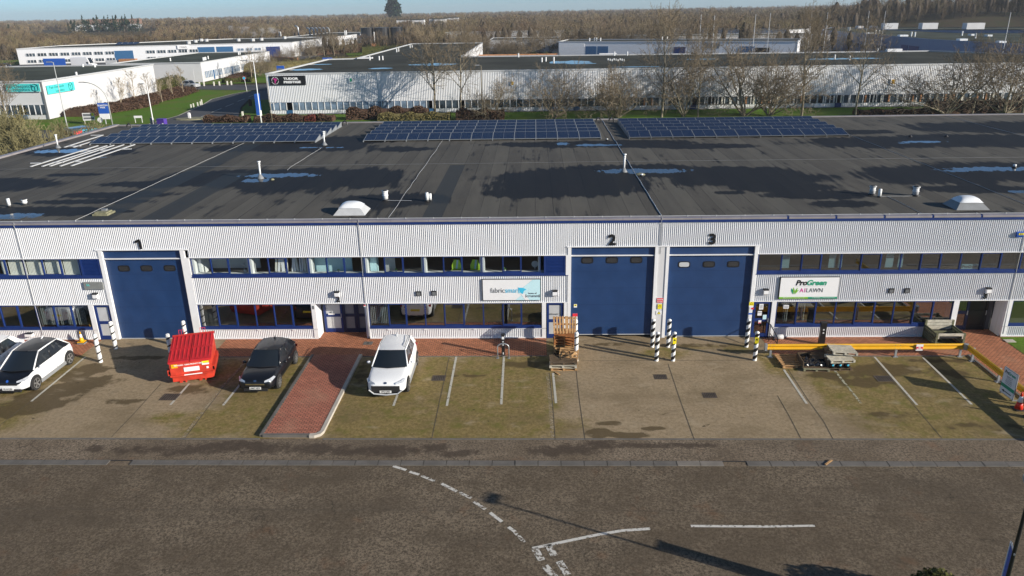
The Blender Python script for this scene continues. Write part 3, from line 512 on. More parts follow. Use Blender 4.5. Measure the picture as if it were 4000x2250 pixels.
# window maker
def window(x0, x1, z0, z1, casement=False, glass='glass', y=.0):
    f = MB(); t = .045 if not casement else .075; yy0, yy1 = y-.005-(.02 if casement else 0), y+.07
    f.box(x0, x0+t*.6, yy0, yy1, z0, z1, 'blue'); f.box(x1-t*.6, x1, yy0, yy1, z0, z1, 'blue'); f.box(x0+t*.6, x1-t*.6, yy0, yy1, z1-t*.7, z1, 'blue'); f.box(x0+t*.6, x1-t*.6, yy0, yy1, z0, z0+t*(.8 if not casement else 1.3), 'blue')
    o = f.build('window', wh); pz = MB(); pz.quad((x0+t*.6, y+.035, z0+t*.8), (x1-t*.6, y+.035, z0+t*.8), (x1-t*.6, y+.035, z1-t*.7), (x0+t*.6, y+.035, z1-t*.7), glass); pz.build('pane', o); return o
def run(xs, z0, z1, glass, cas=()):
    for i in range(len(xs)-1): window(xs[i]+.004, xs[i+1]-.004, z0, z1, i in cas, glass)
sl = MB()
for a, b in ((XL, -23.28), (-18.44, 1.74), (11.54, XR)): sl.box(a, b, -.035, .08, 3.67, 3.79, 'blue')
for a, b in ((XL, -24.46), (-18.41, -12.17), (-9.05, .33), (12.81, 22.05), (25.12, XR)): sl.box(a, b, -.035, .08, .62, .75, 'blue')
sl.build('window_sill', wh)
ul = [-24.45]+[-24.45-1.013*k for k in range(1, 9)]; ul = ul[::-1]
run(ul, 3.79, 4.75, 'glassup', (3, 6))
u2 = [-18.36, -17.31, -16.35, -15.25, -14.22, -13.24, -12.05, -11.09, -10.13, -9.05, -8.0, -7.0, -5.92, -4.87, -3.87, -2.82, -1.73, -.75, .27]
run(u2, 3.79, 4.75, 'glassup', (1, 4, 7, 10, 13, 16))
u4 = [11.6, 12.82]+[12.82+1.018*k for k in range(1, 19)]; run(u4, 3.79, 4.75, 'glass', (2, 5, 8, 11, 14))
ll = [-24.46-1.0*k for k in range(0, 9)][::-1]; run(ll, .75, 2.08, 'glass', (3, 6))
run([-18.40, -17.37, -16.33, -15.27, -14.25, -13.24, -12.18], .75, 2.08, 'glass', (1, 4)); run([-9.05, -7.98, -7.01, -5.98, -4.94, -3.87, -2.82, -1.78, -.76, .33], .75, 2.08, 'glass', (1, 4, 7))
run([12.83, 13.88, 14.9, 15.94, 16.97, 17.99, 19.0, 20.03, 21.04, 22.05], .75, 2.08, 'glass', (1, 4, 7)); run([25.12+1.02*k for k in range(5)], .75, 2.08, 'glass', (1,))
# white inner reveals and boards seen behind the clear upper panes
rv = MB()
for a in (-18.36, -15.25, -12.05, -9.05, -5.92, -2.82, .27): rv.box(a-.13 if a > -18 else a, a+.13 if a < .2 else a, .10, .55, 3.6, 4.8, 'innerw')
rv.box(-18.2, 1.6, .09, .42, 3.60, 3.80, 'innerw'); rv.box(XL+.3, -23.4, .09, .42, 3.6, 3.80, 'innerw'); rv.box(-18.3, -18.05, .5, 2.6, 3.6, 6, 'innerw'); rv.box(-18.1, -15.3, 1.7, 1.8, 3.6, 6, 'innerw')
rv.box(-12.0, -9.95, .9, 1.0, 3.6, 6, 'palecyan'); rv.box(-8.9, -8.55, .6, 1.2, 3.6, 6.2, 'palecyan'); rv.box(-8.2, -7.6, .9, 1.0, 3.6, 6.2, 'lgrey')
rv.build('inner_reveal', wh)
bl = MB()
for k in range(1, 5):
    a = -24.45-1.013*(k-1); x = a-1.0
    while x < a-.12: bl.quad((x, .24, 3.8), (x+.085, .26, 3.8), (x+.085, .26, 4.8), (x, .24, 4.8), 'blind'); x += .078
bl.box(-28.9, -28.6, .24, .26, 3.8, 4.8, 'blind'); bl.build('vertical_blind', wh)
b2 = MB()
for a0, a1 in ((-27.4, -26.55), (-26.4, -25.55), (-25.4, -24.9), (13.3, 13.6), (14.0, 14.4), (-9.0, -8.1)):
    x = a0
    while x < a1: b2.quad((x, .3, .8), (x+.05, .35, .8), (x+.05, .35, 2.3), (x, .3, 2.3), 'lgrey'); x += .1
for a0, a1 in ((12.95, 13.4), (15.45, 15.8), (15.95, 16.15), (18.4, 18.8), (19.05, 19.3)): b2.box(a0, a1, .5, .52, 3.8, 4.8, 'palecyan')
b2.build('vertical_blind', wh)
# louvres
for a, b in ((-24.38, -23.30), (.45, 1.62)):
    f = MB(); f.box(a, a+.1, -.03, .08, 3.75, 4.75, 'blue'); f.box(b-.1, b, -.03, .08, 3.75, 4.75, 'blue'); f.box(a+.1, b-.1, -.03, .08, 4.68, 4.75, 'blue'); f.box(a+.1, b-.1, .06, .1, 3.79, 4.68, 'black')
    o = f.build('louvre', wh); s = MB()
    for k in range(11): z = 3.80+k*.08; s.add([(a+.1, -.035, z), (b-.1, -.035, z), (b-.1, .05, z+.062), (a+.1, .05, z+.062), (a+.1, -.035, z+.012), (b-.1, -.035, z+.012), (b-.1, .05, z+.074), (a+.1, .05, z+.074)], [(0, 1, 2, 3), (4, 7, 6, 5), (0, 4, 5, 1)], 'blue')
    s.build('slats', o)
# roller doors
for i, (a, b) in enumerate(DOORS):
    zb = (.02, .16, .04)[i]; f = MB(); f.box(a, b, .10, .16, 4.72, 5.2, 'doorblue'); f.box(a-.02, b+.02, .0, .10, 4.69, 4.735, 'white2'); f.box(a, b, .13, .16, zb, 4.70, 'doorblue'); f.box(a, b, .11, .165, zb, zb+.035, 'lgrey')
    f.box(a, b, .3, .4, 0, 4, 'dark')
    o = f.build('roller_door', wh); zc = (4.14, 4.42, 4.16)[i]; cs = ((-22.12, -20.88, -19.62), (2.73, 4.02, 5.30), (7.81, 9.10, 10.37))[i]
    for c in cs:
        for nm, hw, hz, y, m in (('vision_panel', .32, .175, .118, 'black'), ('vision_glass', .26, .125, .112, 'lgrey' if (i == 2 and c == cs[0]) else 'dark')):
            v = MB(); pts = []
            for k in range(24):
                t = 2*math.pi*k/24; cx = math.copysign(abs(math.cos(t))**.45, math.cos(t)); cz = math.copysign(abs(math.sin(t))**.45, math.sin(t)); pts.append((c+cx*hw, zc+cz*hz))
            v.add([(p[0], y, p[1]) for p in pts]+[(p[0], .13, p[1]) for p in pts], [tuple(range(24))]+[(k, (k+1) % 24, 24+(k+1) % 24, 24+k) for k in range(24)], m); v.build(nm, o)
# personnel doors
def pdoor(a, b, y=.05, glass='lgrey', z1=2.08, panes=((.25, .95), (1.12, 1.92)), handle=True, fr='blue'):
    f = MB(); f.box(a, a+.12, y-.05, y+.05, .02, z1, fr); f.box(b-.12, b, y-.05, y+.05, .02, z1, fr); f.box(a+.12, b-.12, y-.05, y+.05, z1-.1, z1, fr); f.box(a+.12, b-.12, y-.03, y+.03, .02, .25, fr); f.box(a+.12, b-.12, y-.03, y+.03, .95, 1.12, fr)
    o = f.build('entrance_door', wh); 
    for q in panes: v = MB(); v.box(a+.12, b-.12, y, y+.02, q[0], q[1], glass); v.build('door_panel', o)
    if handle: h = MB(); h.box(b-.10, b-.06, y-.09, y-.05, .9, 1.15, 'steel'); h.build('handle', o)
    return o
pdoor(-24.16, -23.30, glass='lgrey'); pdoor(.60, 1.50, glass='lgrey'); pdoor(11.62, 12.52, glass='glassdark', panes=((.25, .95), (1.12, 1.98)))
# recesses
def recess(a, b, depth):
    w = MB(); w.box(a-.12, a-.0, .14, depth, 0, 2.13, 'white'); w.box(b, b+.12, .14, depth, 0, 2.13, 'white'); w.box(a, b, .02, depth, 2.10, 2.14, 'cream'); w.box(a, b, depth+.08, depth+.14, 0, 2.13, 'inner'); w.build('recess_lining', wh)
recess(-11.92, -9.30, .95); recess(22.36, 24.82, .95)
pdoor(-11.80, -10.75, .96, 'lgrey'); pdoor(-10.72, -9.98, .96, 'grey', handle=False, fr='navy'); pdoor(-9.96, -9.32, .96, 'greyink', handle=False, fr='navy'); pdoor(22.6, 23.5, .96, 'glassdark', fr='navy'); pdoor(23.52, 24.5, .96, 'black', fr='black')  # all but the first door carry the recess shade in their colours
text('RECEPTION', .17, 'greyink', wh, (-11.28, .90, 1.72), name='door_lettering'); text('FABRICSMART', .13, 'greyink', wh, (-10.33, .93, 1.74), name='door_lettering', sx=.8); text('SCRUMMI', .14, 'greyink', wh, (-9.66, .93, 1.74), name='door_lettering', sx=.7)
text('fabricsmart', .12, 'greyink', wh, (1.05, -.01, 1.45), name='door_lettering')
b = MB(); b.box(-11.55, -11.2, .90, .925, 1.08, 1.16, 'white2'); b.build('letter_plate', wh)
# numbers
b = MB(); b.add([(-20.93, -.07, 5.28), (-20.79, -.07, 5.28), (-20.84+.0, -.07, 5.82), (-20.94, -.07, 5.82), (-21.14, -.07, 5.70), (-21.14, -.07, 5.60), (-20.96, -.07, 5.67)], [(0, 1, 2, 3, 6), (3, 4, 5, 6)], 'black'); b.T = Matrix.Translation((0, .03, 0)); b.build('unit_number', wh)
for s, c, z, sz in (('2', 3.99, 5.56, .78), ('3', 9.14, 5.56, .78), ('2', -10.64, 2.36, .42), ('3', 23.58, 2.35, .42)):
    text(s, sz, 'black', wh, (c, -.055, z), name='unit_number', bold=.022*sz/.7, ext=.02)
# wall vents, rodding eyes
for x, z in ((-6.26, 2.67), (-5.43, 2.69), (18.68, 2.69), (19.5, 2.69)):
    v = MB(); v.box(x-.14, x+.14, -.07, -.02, z-.13, z+.13, 'black'); o = v.build('wall_vent', wh)
    v = MB(); [v.box(x-.1, x+.1, -.085, -.071, z-.09+k*.06, z-.055+k*.06, 'grey') for k in range(3)]; v.build('vent_slats', o)
for x in (-15.2, -13.25, -8.0, -6.0, -4.0, -3.3): v = MB(); v.box(x-.09, x+.09, -.05, -.025, .54, .60, 'white2'); v.build('weep_vent', wh)
# lightning tape on coping and roof conductors
lc = MB(); lc.tube([(x, -.0+.02*math.sin(x*1.7), 6.83) for x in np.arange(XL, XR, 1.0)], .014, 4, 'lgrey')
for x in np.arange(XL, XR, 1.45): lc.box(x-.02, x+.02, -.02, .02, 6.80, 6.86, 'lgrey')
def tape(pts, r=.010, m='lgrey'):
    out = []
    for i in range(len(pts)-1):
        p, q = Vector(pts[i]), Vector(pts[i+1]); L = (q-p).length; k = max(2, int(L/1.2))
        for j in range(k): out.append(p.lerp(q, j/k)+Vector((random.uniform(-.03, .03), random.uniform(-.03, .03), .02)))
    out.append(Vector(pts[-1])+Vector((0, 0, .02))); lc.tube(out, r, 5, m)
z = ZR
tape([(-7.65, 36.4, z), (-7.65, .3, z)]); tape([(6.5, 36.4, z), (6.5, .3, z)], .026); tape([(-24.3, 36, z), (-24.3, .3, z)]); tape([(25.9, 36, z), (25.9, .3, z)]); tape([(-17, 22.1, z), (-17.1, 14.4, z), (-17.0, 13.2, z)]); tape([(19.6, 4.06, z), (19.68, .2, z)]); tape([(39, 36, z), (39, .3, z)])
tape([(XL+.4, 14.6, z), (6, 15, z), (30, 15, z), (XR-1, 15, z)], .008, 'grey'); tape([(-8.4, 4.1, z), (-7.0, 4.0, z)]); tape([(19.1, 4.0, z), (20.5, 4.0, z), (21.1, 4.0, z)])
lc.build('lightning_conductor', wh)
for x0, z0 in ((-9.18, 0), (6.47, 0), (-27.4, 0), (24.9, 0)):
    d = MB(); d.tube([(x0+.05, -.1, 6.8), (x0, -.1, 6.6), (x0, -.045, 6.4), (x0, -.045, 4.8)]+([(x0, -.045, 2.2), (x0+.06, -.06, .2)] if not 1.8 < x0 < 11 else []), .012, 4, 'lgrey'); d.build('down_cable', wh)
# roof furniture
def flue(x, y, h, r=.055, kind='tall', cone='grey'):
    b = MB(); b.tube([(x, y, ZR), (x, y, ZR+.05), (x, y, ZR+.28)], [.24, .20, .07], 14, 'grey'); b.tube([(x, y, ZR+.10), (x, y, ZR+.24)], [.16, .075], 12, cone); 
    b.tube([(x, y, ZR+.05), (x+.02, y, ZR+h)], r, 10, 'polew'); b.tube([(x+.02, y, ZR+h-.02), (x+.02, y, ZR+h+.06)], r*1.9, 10, 'polew'); b.tube([(x+.02, y, ZR+h-.16), (x+.02, y, ZR+h-.12)], r*1.5, 10, 'polew')
    return b.build('flue_pipe', wh, True)
flue(-17.14, 23.53, 1.05, .06, cone='red'); flue(-17.95, 10.6, 1.08, .06); flue(5.84, 11.5, 1.12, .06, cone='red'); flue(-39.35, 23.6, 1.05, .06)
def stub(x, y, h, r, m='polew'):
    b = MB(); b.tube([(x, y, ZR), (x, y, ZR+.08)], [r*1.7, r*1.1], 12, 'blackp'); b.tube([(x, y, ZR+.06), (x, y, ZR+h)], r, 12, m)
    if r > .12:
        b.tube([(x, y, ZR+h-.05), (x, y, ZR+h)], r*1.25, 12, m); b.tube([(x, y, ZR+h*.5), (x, y, ZR+h*.53)], r*1.2, 12, m)
    b.build('vent_cowl', wh, True)
for q in ((-30.0, 3.51, .48, .09), (-29.4, 3.98, .3, .13), (-8.53, 4.23, .56, .15), (-6.1, 3.9, .5, .09), (-5.93, 3.98, .42, .08), (18.95, 4.45, .5, .15, 'lgrey'), (19.1, 3.85, .46, .09), (21.18, 4.12, .52, .16, 'lgrey'), (5.9, 24.3, .12, .09), (31, 11.6, .2, .1), (30.2, 24.2, .12, .1, 'blackp'), (33, 24.1, .12, .1, 'blackp')): stub(*q)
def skylight(x0, x1, y0, y1, name='skylight'):
    b = MB(); i, h = .28, .32; b.add([(x0, y0, ZR), (x1, y0, ZR), (x1, y1, ZR), (x0, y1, ZR), (x0+i, y0+i, ZR+h), (x1-i, y0+i, ZR+h), (x1-i, y1-i, ZR+h), (x0+i, y1-i, ZR+h)], [(0, 1, 5, 4), (1, 2, 6, 5), (2, 3, 7, 6), (3, 0, 4, 7), (4, 5, 6, 7)], 'lgrey' if x0 < 0 else 'grey')
    o = b.build(name, wh); d = MB(); vs = []; n = 10; a0, a1, c0, c1 = x0+i-.04, x1-i+.04, y0+i-.04, y1-i+.04
    for r in range(n+1):
        for c in range(n+1):
            u, v = c/n*2-1, r/n*2-1; q = max(0, (1-abs(u)**2.6)*(1-abs(v)**2.6)); vs.append((a0+(a1-a0)*c/n, c0+(c1-c0)*r/n, ZR+h+.01+.26*q**.6))
    d.add(vs, [(r*(n+1)+c, r*(n+1)+c+1, (r+1)*(n+1)+c+1, (r+1)*(n+1)+c) for r in range(n) for c in range(n)], 'dome'); d.build('dome', o, True)
skylight(-10.7, -9.0, .85, 2.35); skylight(21.75, 23.45, .85, 2.3)
p = rr(1, 1045, 995); b = MB(); b.box(p.x-.42, p.x+.42, p.y-.4, p.y+.42, ZR, ZR+.1, 'mossy'); b.box(p.x-.33, p.x+.33, p.y-.3, p.y+.3, ZR+.1, ZR+.17, 'mossy'); b.box(p.x-.1, p.x+.15, p.y, p.y+.2, ZR+.17, ZR+.27, 'grey'); b.build('roof_hatch', wh)
for q, s in ((rr(3, 1290, 597), .34), (rr(2, 165, 650), .14)): b = MB(); b.tube([(q.x, q.y, ZR), (q.x, q.y, ZR+.06), (q.x, q.y, ZR+.1)], [s, s*.8, s*.3], 12, 'mossy'); b.build('roof_outlet', wh)
q = rr(3, 1305, 612); stub(q.x, q.y, .14, .09)
b = MB()
for x, s in ((-18.2, -1), (5.9, -1), (7.35, 1), (-38.9, 1)):
    b.tube([(x+.12*s, 34.6, ZR), (x+.06*s, 34.6, ZR+.35), (x-.12*s, 34.6, ZR+.45), (x-.3*s, 34.6, ZR+.3), (x-.35*s, 34.6, ZR+.1)], .07, 6, 'blackp')
b.build('cable_duct', wh)
# racking rails left on the roof without panels
b = MB(); zz = ZR+.03
for a, c in (((915, 205), (1040, 203)), ((1035, 203), (650, 325)), ((1140, 200), (740, 325)), ((690, 314), (815, 312)), ((985, 310), (310, 520)), ((1075, 310), (425, 518)), ((1145, 305), (505, 515)), ((1245, 300), (608, 515)), ((1355, 298), (720, 512)), ((308, 487), (430, 485)), ((530, 480), (640, 478)), ((760, 470), (850, 468)), ((865, 357), (940, 356)), ((1010, 355), (1080, 353)), ((1215, 345), (1322, 343))):
    p, q = rr(1, *a), rr(1, *c); d = (q-p).normalized(); nv = Vector((-d.y, d.x, 0))*.06
    b.add([p+nv, p-nv, q-nv, q+nv]+[v+Vector((0, 0, .06)) for v in (p+nv, p-nv, q-nv, q+nv)], [(4, 5, 6, 7), (0, 1, 5, 4), (1, 2, 6, 5), (2, 3, 7, 6), (3, 0, 4, 7)], 'lgrey')
tag(b.build('mounting_rails'), 'bare aluminium mounting rails lying on the far left of the roof beside the panels', 'mounting rails')
# solar arrays
def array(x0, n, w, lab, silver):
    root = empty('solar_array', (x0, 24.9, ZR), 0, lab, 'solar panels', 'solar arrays on the warehouse roof'); D, tilt = 1.62, R(11); c, s = math.cos(tilt), math.sin(tilt); pm = 'solar' if silver else 'solar_black'
    fr = 'panelframe' if silver else 'greyink'
    proto = MB(); hw = w-.03
    proto.add([(0, 0, 0), (hw, 0, 0), (hw, D, 0), (0, D, 0)], [(0, 1, 2, 3)], pm)
    t = .028
    for q in ((-.01, hw+.01, -t, 0), (-.01, hw+.01, D, D+t)): proto.box(q[0], q[1], q[2], q[3], -.04, .008, fr)
    for xx, tt in ((-.012, .03), (hw-.018, .03), (hw/2-.008, .016)): proto.box(xx, xx+tt, 0, D, -.02 if tt > .02 else .0, .006 if tt > .02 else .003, fr)
    me = None
    for r in range(5):
        for k in range(n):
            if me is None: o = proto.build('solar_panel', root); me = o.data
            else: o = link('solar_panel', me, root)
            o.location = (k*w, r*1.86, .13); o.rotation_euler = (tilt, 0, 0)
    rk = MB()
    for r in range(5):
        for k in range(n+1):
            x = k*w-.03; y = r*1.86; rk.add([(x-.025, y-.12, 0), (x+.025, y-.12, 0), (x+.025, y+D*c, 0), (x-.025, y+D*c, 0), (x-.025, y-.12, .1), (x+.025, y-.12, .1), (x+.025, y+D*c, .1+D*s), (x-.025, y+D*c, .1+D*s)], [(4, 5, 6, 7), (0, 1, 5, 4), (1, 2, 6, 5), (2, 3, 7, 6), (3, 0, 4, 7)], fr)
        rk.add([(0, r*1.86+D*c+.01, .0), (n*w, r*1.86+D*c+.01, 0), (n*w, r*1.86+D*c-.08, .1+D*s), (0, r*1.86+D*c-.08, .1+D*s)], [(0, 1, 2, 3)], fr)
    rk.build('mounting_frame', root)
array(-37.35, 11, 1.738, 'leftmost silver framed solar array near the back of the roof', True)
array(-14.2, 11, 1.79, 'middle silver framed solar array near the back of the roof', True)
array(7.8, 10, 1.78, 'black framed solar array on the right, above doors 2 and 3', False)
# ================================================================== THINGS ON THE FACADE
def signboard(name, x0, x1, z0, z1, lab, y=-.09, m='signwhite', fr='black', cat='sign', group=None, t=.03):
    e = empty(name, ((x0+x1)/2, y, (z0+z1)/2), 0, lab, cat, group); w, h = (x1-x0)/2, (z1-z0)/2
    b = MB(); b.box(-w, w, 0, .06, -h, h, fr); b.build('frame', e); b = MB(); b.box(-w+t, w-t, -.012, .0, -h+t, h-t, m); b.build('panel', e); return e, w, h
e, w, h = signboard('shop_sign', -2.83, .28, 2.26, 3.48, 'white sign reading fabricsmart with a pale blue corner, left of door 2')
b = MB(); b.add([(.2, -.016, -h+.03), (w-.03, -.016, -h+.03), (w-.03, -.016, h-.03)], [(0, 1, 2)], 'palecyan'); b.add([(w-.42, -.018, h-.03), (w-.03, -.018, h-.03), (w-.03, -.018, h-.42), (.42, -.018, -.24), (.3, -.018, -.12)], [(0, 1, 2, 3, 4)], 'palecyan'); b.add([(.5, -.021, -.24), (.62, -.021, -.12), (.95, -.021, -h+.03), (.72, -.021, -h+.03)], [(0, 1, 2, 3)], 'signwhite'); b.build('colour_block', e)
text('fabric', .40, 'greyink', e, (-.36, -.022, -.03), sx=.86, align='RIGHT'); text('smart', .40, 'cyan', e, (-.35, -.022, -.03), sx=.86, align='LEFT')
b = MB(); b.add([(.32, -.024, .14), (.62, -.024, .12), (.80, -.024, .02), (.66, -.024, -.05), (.60, -.024, -.24), (.44, -.024, -.12), (.42, -.024, .02)], [(0, 1, 2, 3, 4, 5, 6)], 'cyan'); b.build('emblem', e)
text('home of', .13, 'greyink', e, (1.12, -.024, -.19)); text('scrummi', .23, 'greyink', e, (1.12, -.024, -.34)); b = MB(); [b.box(*q, -.024, -.022, *z, 'greyink') for q, z in (((.74, .76), (-.44, -.25)), ((.74, .82), (-.265, -.25)), ((1.46, 1.48), (-.44, -.25)))]; b.build('bracket', e)
e, w, h = signboard('shop_sign', 12.83, 15.92, 2.26, 3.50, 'white sign reading ProGreen and A1LAWN above the ground floor windows')
text('Pro', .40, 'black', e, (-.44, -.02, .29), bold=.014, shear=.25); text('Green', .40, 'green', e, (.34, -.02, .29), bold=.014, shear=.25)
text('A1', .33, 'pink', e, (-.30, -.02, -.13), sx=.9); text('LAWN', .33, 'greyink', e, (.30, -.02, -.13), sx=.9)
b = MB(); [b.add([(x, -.022, -.34), (x+dx*.5-.05, -.022, -.15), (x+dx, -.022, .06+dz), (x+dx*.5+.06, -.022, -.12)], [(0, 1, 2, 3)], m) for x, dx, dz, m in ((-.78, -.03, 0, 'lime'), (-.74, .14, -.02, 'lime'), (-.70, .20, -.14, 'lime'), (-.82, -.10, -.05, 'green'))]; b.build('emblem', e)
b = MB(); b.box(-w+.03, 0, -.02, -.013, -h+.03, -h+.13, 'lime'); b.box(0, w-.03, -.02, -.013, -h+.03, -h+.13, 'green'); b.box(-.72, .85, -.018, -.013, .09, .10, 'lgrey'); b.build('colour_band', e)
text('0800 977 8110  |  www.a1lawn.co.uk', .075, 'signwhite', e, (-.75, -.024, -h+.08), ext=.001); text('01708 864822  |  www.progreen.co.uk', .075, 'signwhite', e, (.8, -.024, -h+.08), ext=.001)
e, w, h = signboard('wall_plaque', -24.39, -23.34, 3.02, 3.44, 'plain grey metal plaque with a small turquoise mark beside door 1', m='plaque', fr='plaque', t=.01)
b = MB(); [b.tube([(-.36+k*.09, -.02, -.0), (-.32+k*.09, -.02, .08)], .008, 4, 'teal') for k in range(2)]; [b.tube([(-.30+k*.09, -.02, -.0), (-.36+k*.09, -.02, .12)], .008, 4, 'teal') for k in range(2)]; b.build('emblem', e)
for x, z, lab in ((-23.86, 2.66, 'wall lamp under the grey plaque left of door 1'), (-10.65, 2.69, 'wall lamp above the small 2 over the reception recess'), (1.03, 2.68, 'wall lamp between the fabricsmart sign and door 2'), (12.14, 2.69, 'wall lamp right of door 3, beside the ProGreen sign'), (23.65, 2.69, 'wall lamp above the small 3 over the right recess')):
    e = empty('wall_lamp', (x, -.03, z), 0, lab, 'wall lamp', 'bulkhead lamps on the facade'); b = MB(); b.extr([(0, .17), (-.14, .17), (-.17, .13), (-.17, .09), (0, .09)], -.13, .13, 'black'); b.build('hood', e); b = MB(); b.extr([(0, .09), (-.17, .09), (-.18, -.10), (-.10, -.17), (0, -.17)], -.12, .12, 'signwhite'); b.build('diffuser', e)
e = empty('alarm_box', (24.62, -.03, 5.72), 0, 'blue alarm box with a yellow top high on the right of the facade', 'alarm box'); b = MB(); b.extr([(0, .14), (-.12, .10), (-.14, -.02), (-.08, -.14), (0, -.14)], -.16, .16, 'signblue'); b.build('housing', e); b = MB(); b.box(-.10, .14, -.15, -.135, .0, .10, 'ylw2'); b.build('nameplate', e); text('IDS', .1, 'black', e, (.02, -.155, .05), ext=.001)
def notice(x, z, w, h, lab, parts, y=-.05, name='warning_sign'):
    e = empty(name, (x, y, z), 0, lab, 'notice'); b = MB(); b.box(-w/2, w/2, 0, .008, -h/2, h/2, 'signwhite'); b.build('panel', e)
    c = MB(); k = 0
    for q in parts:
        k += 1
        if q[0] == 'tri': s = q[3]; c.add([(q[1]-s, -.003*k, q[2]-s*.8), (q[1]+s, -.003*k, q[2]-s*.8), (q[1], -.003*k, q[2]+s)], [(0, 1, 2)], q[4])
        elif q[0] == 'box': c.box(q[1], q[2], -.003*k, 0, q[3], q[4], q[5])
    c.build('symbol', e)
    for q in parts:
        if q[0] == 'txt': text(q[1], q[2], q[3], e, (q[4], -.02, q[5]), ext=.001, bold=.003)
    return e
notice(6.62, 2.21, .34, .28, 'red notice reading no parking, topmost on the post between doors 2 and 3', [('box', -.17, .17, .0, .13, 'redink'), ('box', -.17, .17, -.13, -.01, 'redink'), ('txt', 'No smoking', .06, 'signwhite', 0, .065), ('txt', 'No mobiles', .06, 'signwhite', 0, -.07)])
notice(6.63, 1.86, .22, .28, 'yellow triangle notice, middle one on the post between doors 2 and 3', [('box', -.11, .11, -.14, .14, 'ylw2'), ('tri', 0, .03, .08, 'black'), ('tri', 0, .03, .055, 'ylw2')])
notice(6.60, 1.50, .30, .22, 'white notice with a yellow warning triangle, lowest on the post between doors', [('tri', 0, 0, .1, 'black'), ('tri', 0, 0, .08, 'ylw2'), ('box', -.01, .01, -.03, .04, 'black')])
notice(2.14, 1.86, .17, .19, 'small yellow and white warning sticker on door 2 at the left', [('box', -.07, .07, -.02, .08, 'ylw2'), ('tri', 0, .03, .04, 'black')], y=.11)
notice(2.13, 1.22, .26, .38, 'red topped notice on door 2 above the pallets', [('box', -.13, .13, .02, .19, 'redink'), ('box', -.10, .10, -.17, -.01, 'lgrey')], y=.11)
notice(11.47, 1.95, .24, .30, 'yellow warning notice on the frame right of door 3', [('box', -.12, .12, -.06, .15, 'ylw2'), ('tri', 0, .06, .08, 'black'), ('tri', 0, .06, .055, 'ylw2')])
notice(11.52, 1.72, .2, .1, 'small red fire notice under the yellow one right of door 3', [('box', -.05, .1, -.05, .05, 'redink')]); notice(11.46, 1.42, .2, .1, 'small blue notice right of door 3', [('box', -.1, .1, -.05, .05, 'signblue')])
notice(12.02, 1.80, .22, .32, 'white printed sheet taped high on the door beside door 3', [('box', -.07, .07, -.1, .1, 'lgrey')], y=.0); notice(11.97, 1.42, .22, .26, 'white notice in the middle of the door beside door 3', [('txt', 'GOODS IN', .04, 'greyink', 0, .05)], y=.0); notice(12.25, 1.2, .2, .26, 'pale blue sheet low on the door beside door 3', [('box', -.09, .09, -.12, .12, 'palecyan')], y=.0); notice(12.02, .92, .16, .2, 'no smoking sticker on the door rail beside door 3', [('box', -.07, .07, -.09, -.03, 'redink')], y=-.01)
notice(13.32, 1.80, .28, .20, 'white notice in the ground floor window under the ProGreen sign', [('box', -.11, .11, -.02, .0, 'greyink'), ('box', -.11, .11, -.06, -.04, 'greyink'), ('box', -.11, .11, .03, .05, 'greyink')], y=-.03)
notice(-9.22, 1.98, .13, .12, 'tiny red notice on the column right of the reception recess', [('box', -.06, .06, -.0, .06, 'redink')]); notice(-12.05, 1.9, .13, .2, 'dark narrow notice on the column left of the reception recess', [('box', -.06, .06, -.1, .1, 'greyink')])
e, w, h = signboard('window_sign', 22.15, 23.0, 3.82, 4.07, 'pale card reading ProGreen standing in an upper window', y=.12, m='palecyan', fr='palecyan', t=.0); text('ProGreen', .2, 'greyink', e, (0, -.02, 0), bold=.004, shear=.2)
# window items
def chair(x, lab):
    e = empty('office_chair', (x, .75, 3.6), 0, lab, 'office chair', 'chairs with yellow vests in the upper window'); b = MB(); b.cbox((0, .02, .42), (.42, .08, .5), 'black'); b.cbox((0, .3, .12), (.46, .46, .08), 'black'); b.tube([(0, .3, 0), (0, .3, .12)], .04, 6, 'grey'); b.build('backrest', e)
    v = MB(); v.add([(-.24, -.03, .18), (.24, -.03, .18), (.27, -.03, .36), (.17, -.03, .70), (-.12, -.03, .72), (-.25, -.03, .4)], [(0, 1, 2, 3, 4, 5)], 'hivis'); v.add([(-.05, -.035, .2), (.05, -.035, .2), (.12, -.035, .7), (.02, -.035, .7)], [(0, 1, 2, 3)], 'palecyan'); v.add([(-.24, -.03, .18), (.24, -.03, .18), (.3, .0, .1), (-.3, 0, .1)], [(0, 1, 2, 3)], 'hivis'); v.build('vest', e)
chair(-4.25, 'black office chair with a yellow vest, left of the two in the upper window'); chair(-3.25, 'black office chair with a yellow vest, right of the two in the upper window')
for x, lab in ((-10.55, 'small pot plant on the sill left of the unit joint'), (-7.45, 'small pot plant on the sill right of the unit joint'), (-1.62, 'small pot plant on the sill nearest the fabricsmart sign')):
    e = empty('pot_plant', (x, .25, 3.8), 0, lab, 'pot plant', 'small plants on the upper window sill'); b = MB(); b.tube([(0, 0, 0), (0, 0, .09)], [.035, .05], 8, 'signwhite'); b.build('pot', e); b = MB()
    for k in range(14): a = random.uniform(0, 6.3); q = random.uniform(.03, .08); b.add([(0, 0, .08), (math.cos(a)*q, math.sin(a)*q, .12+random.random()*.1), (math.cos(a+.6)*q, math.sin(a+.6)*q, .11+random.random()*.1)], [(0, 1, 2)], 'leaf')
    b.build('leaves', e)
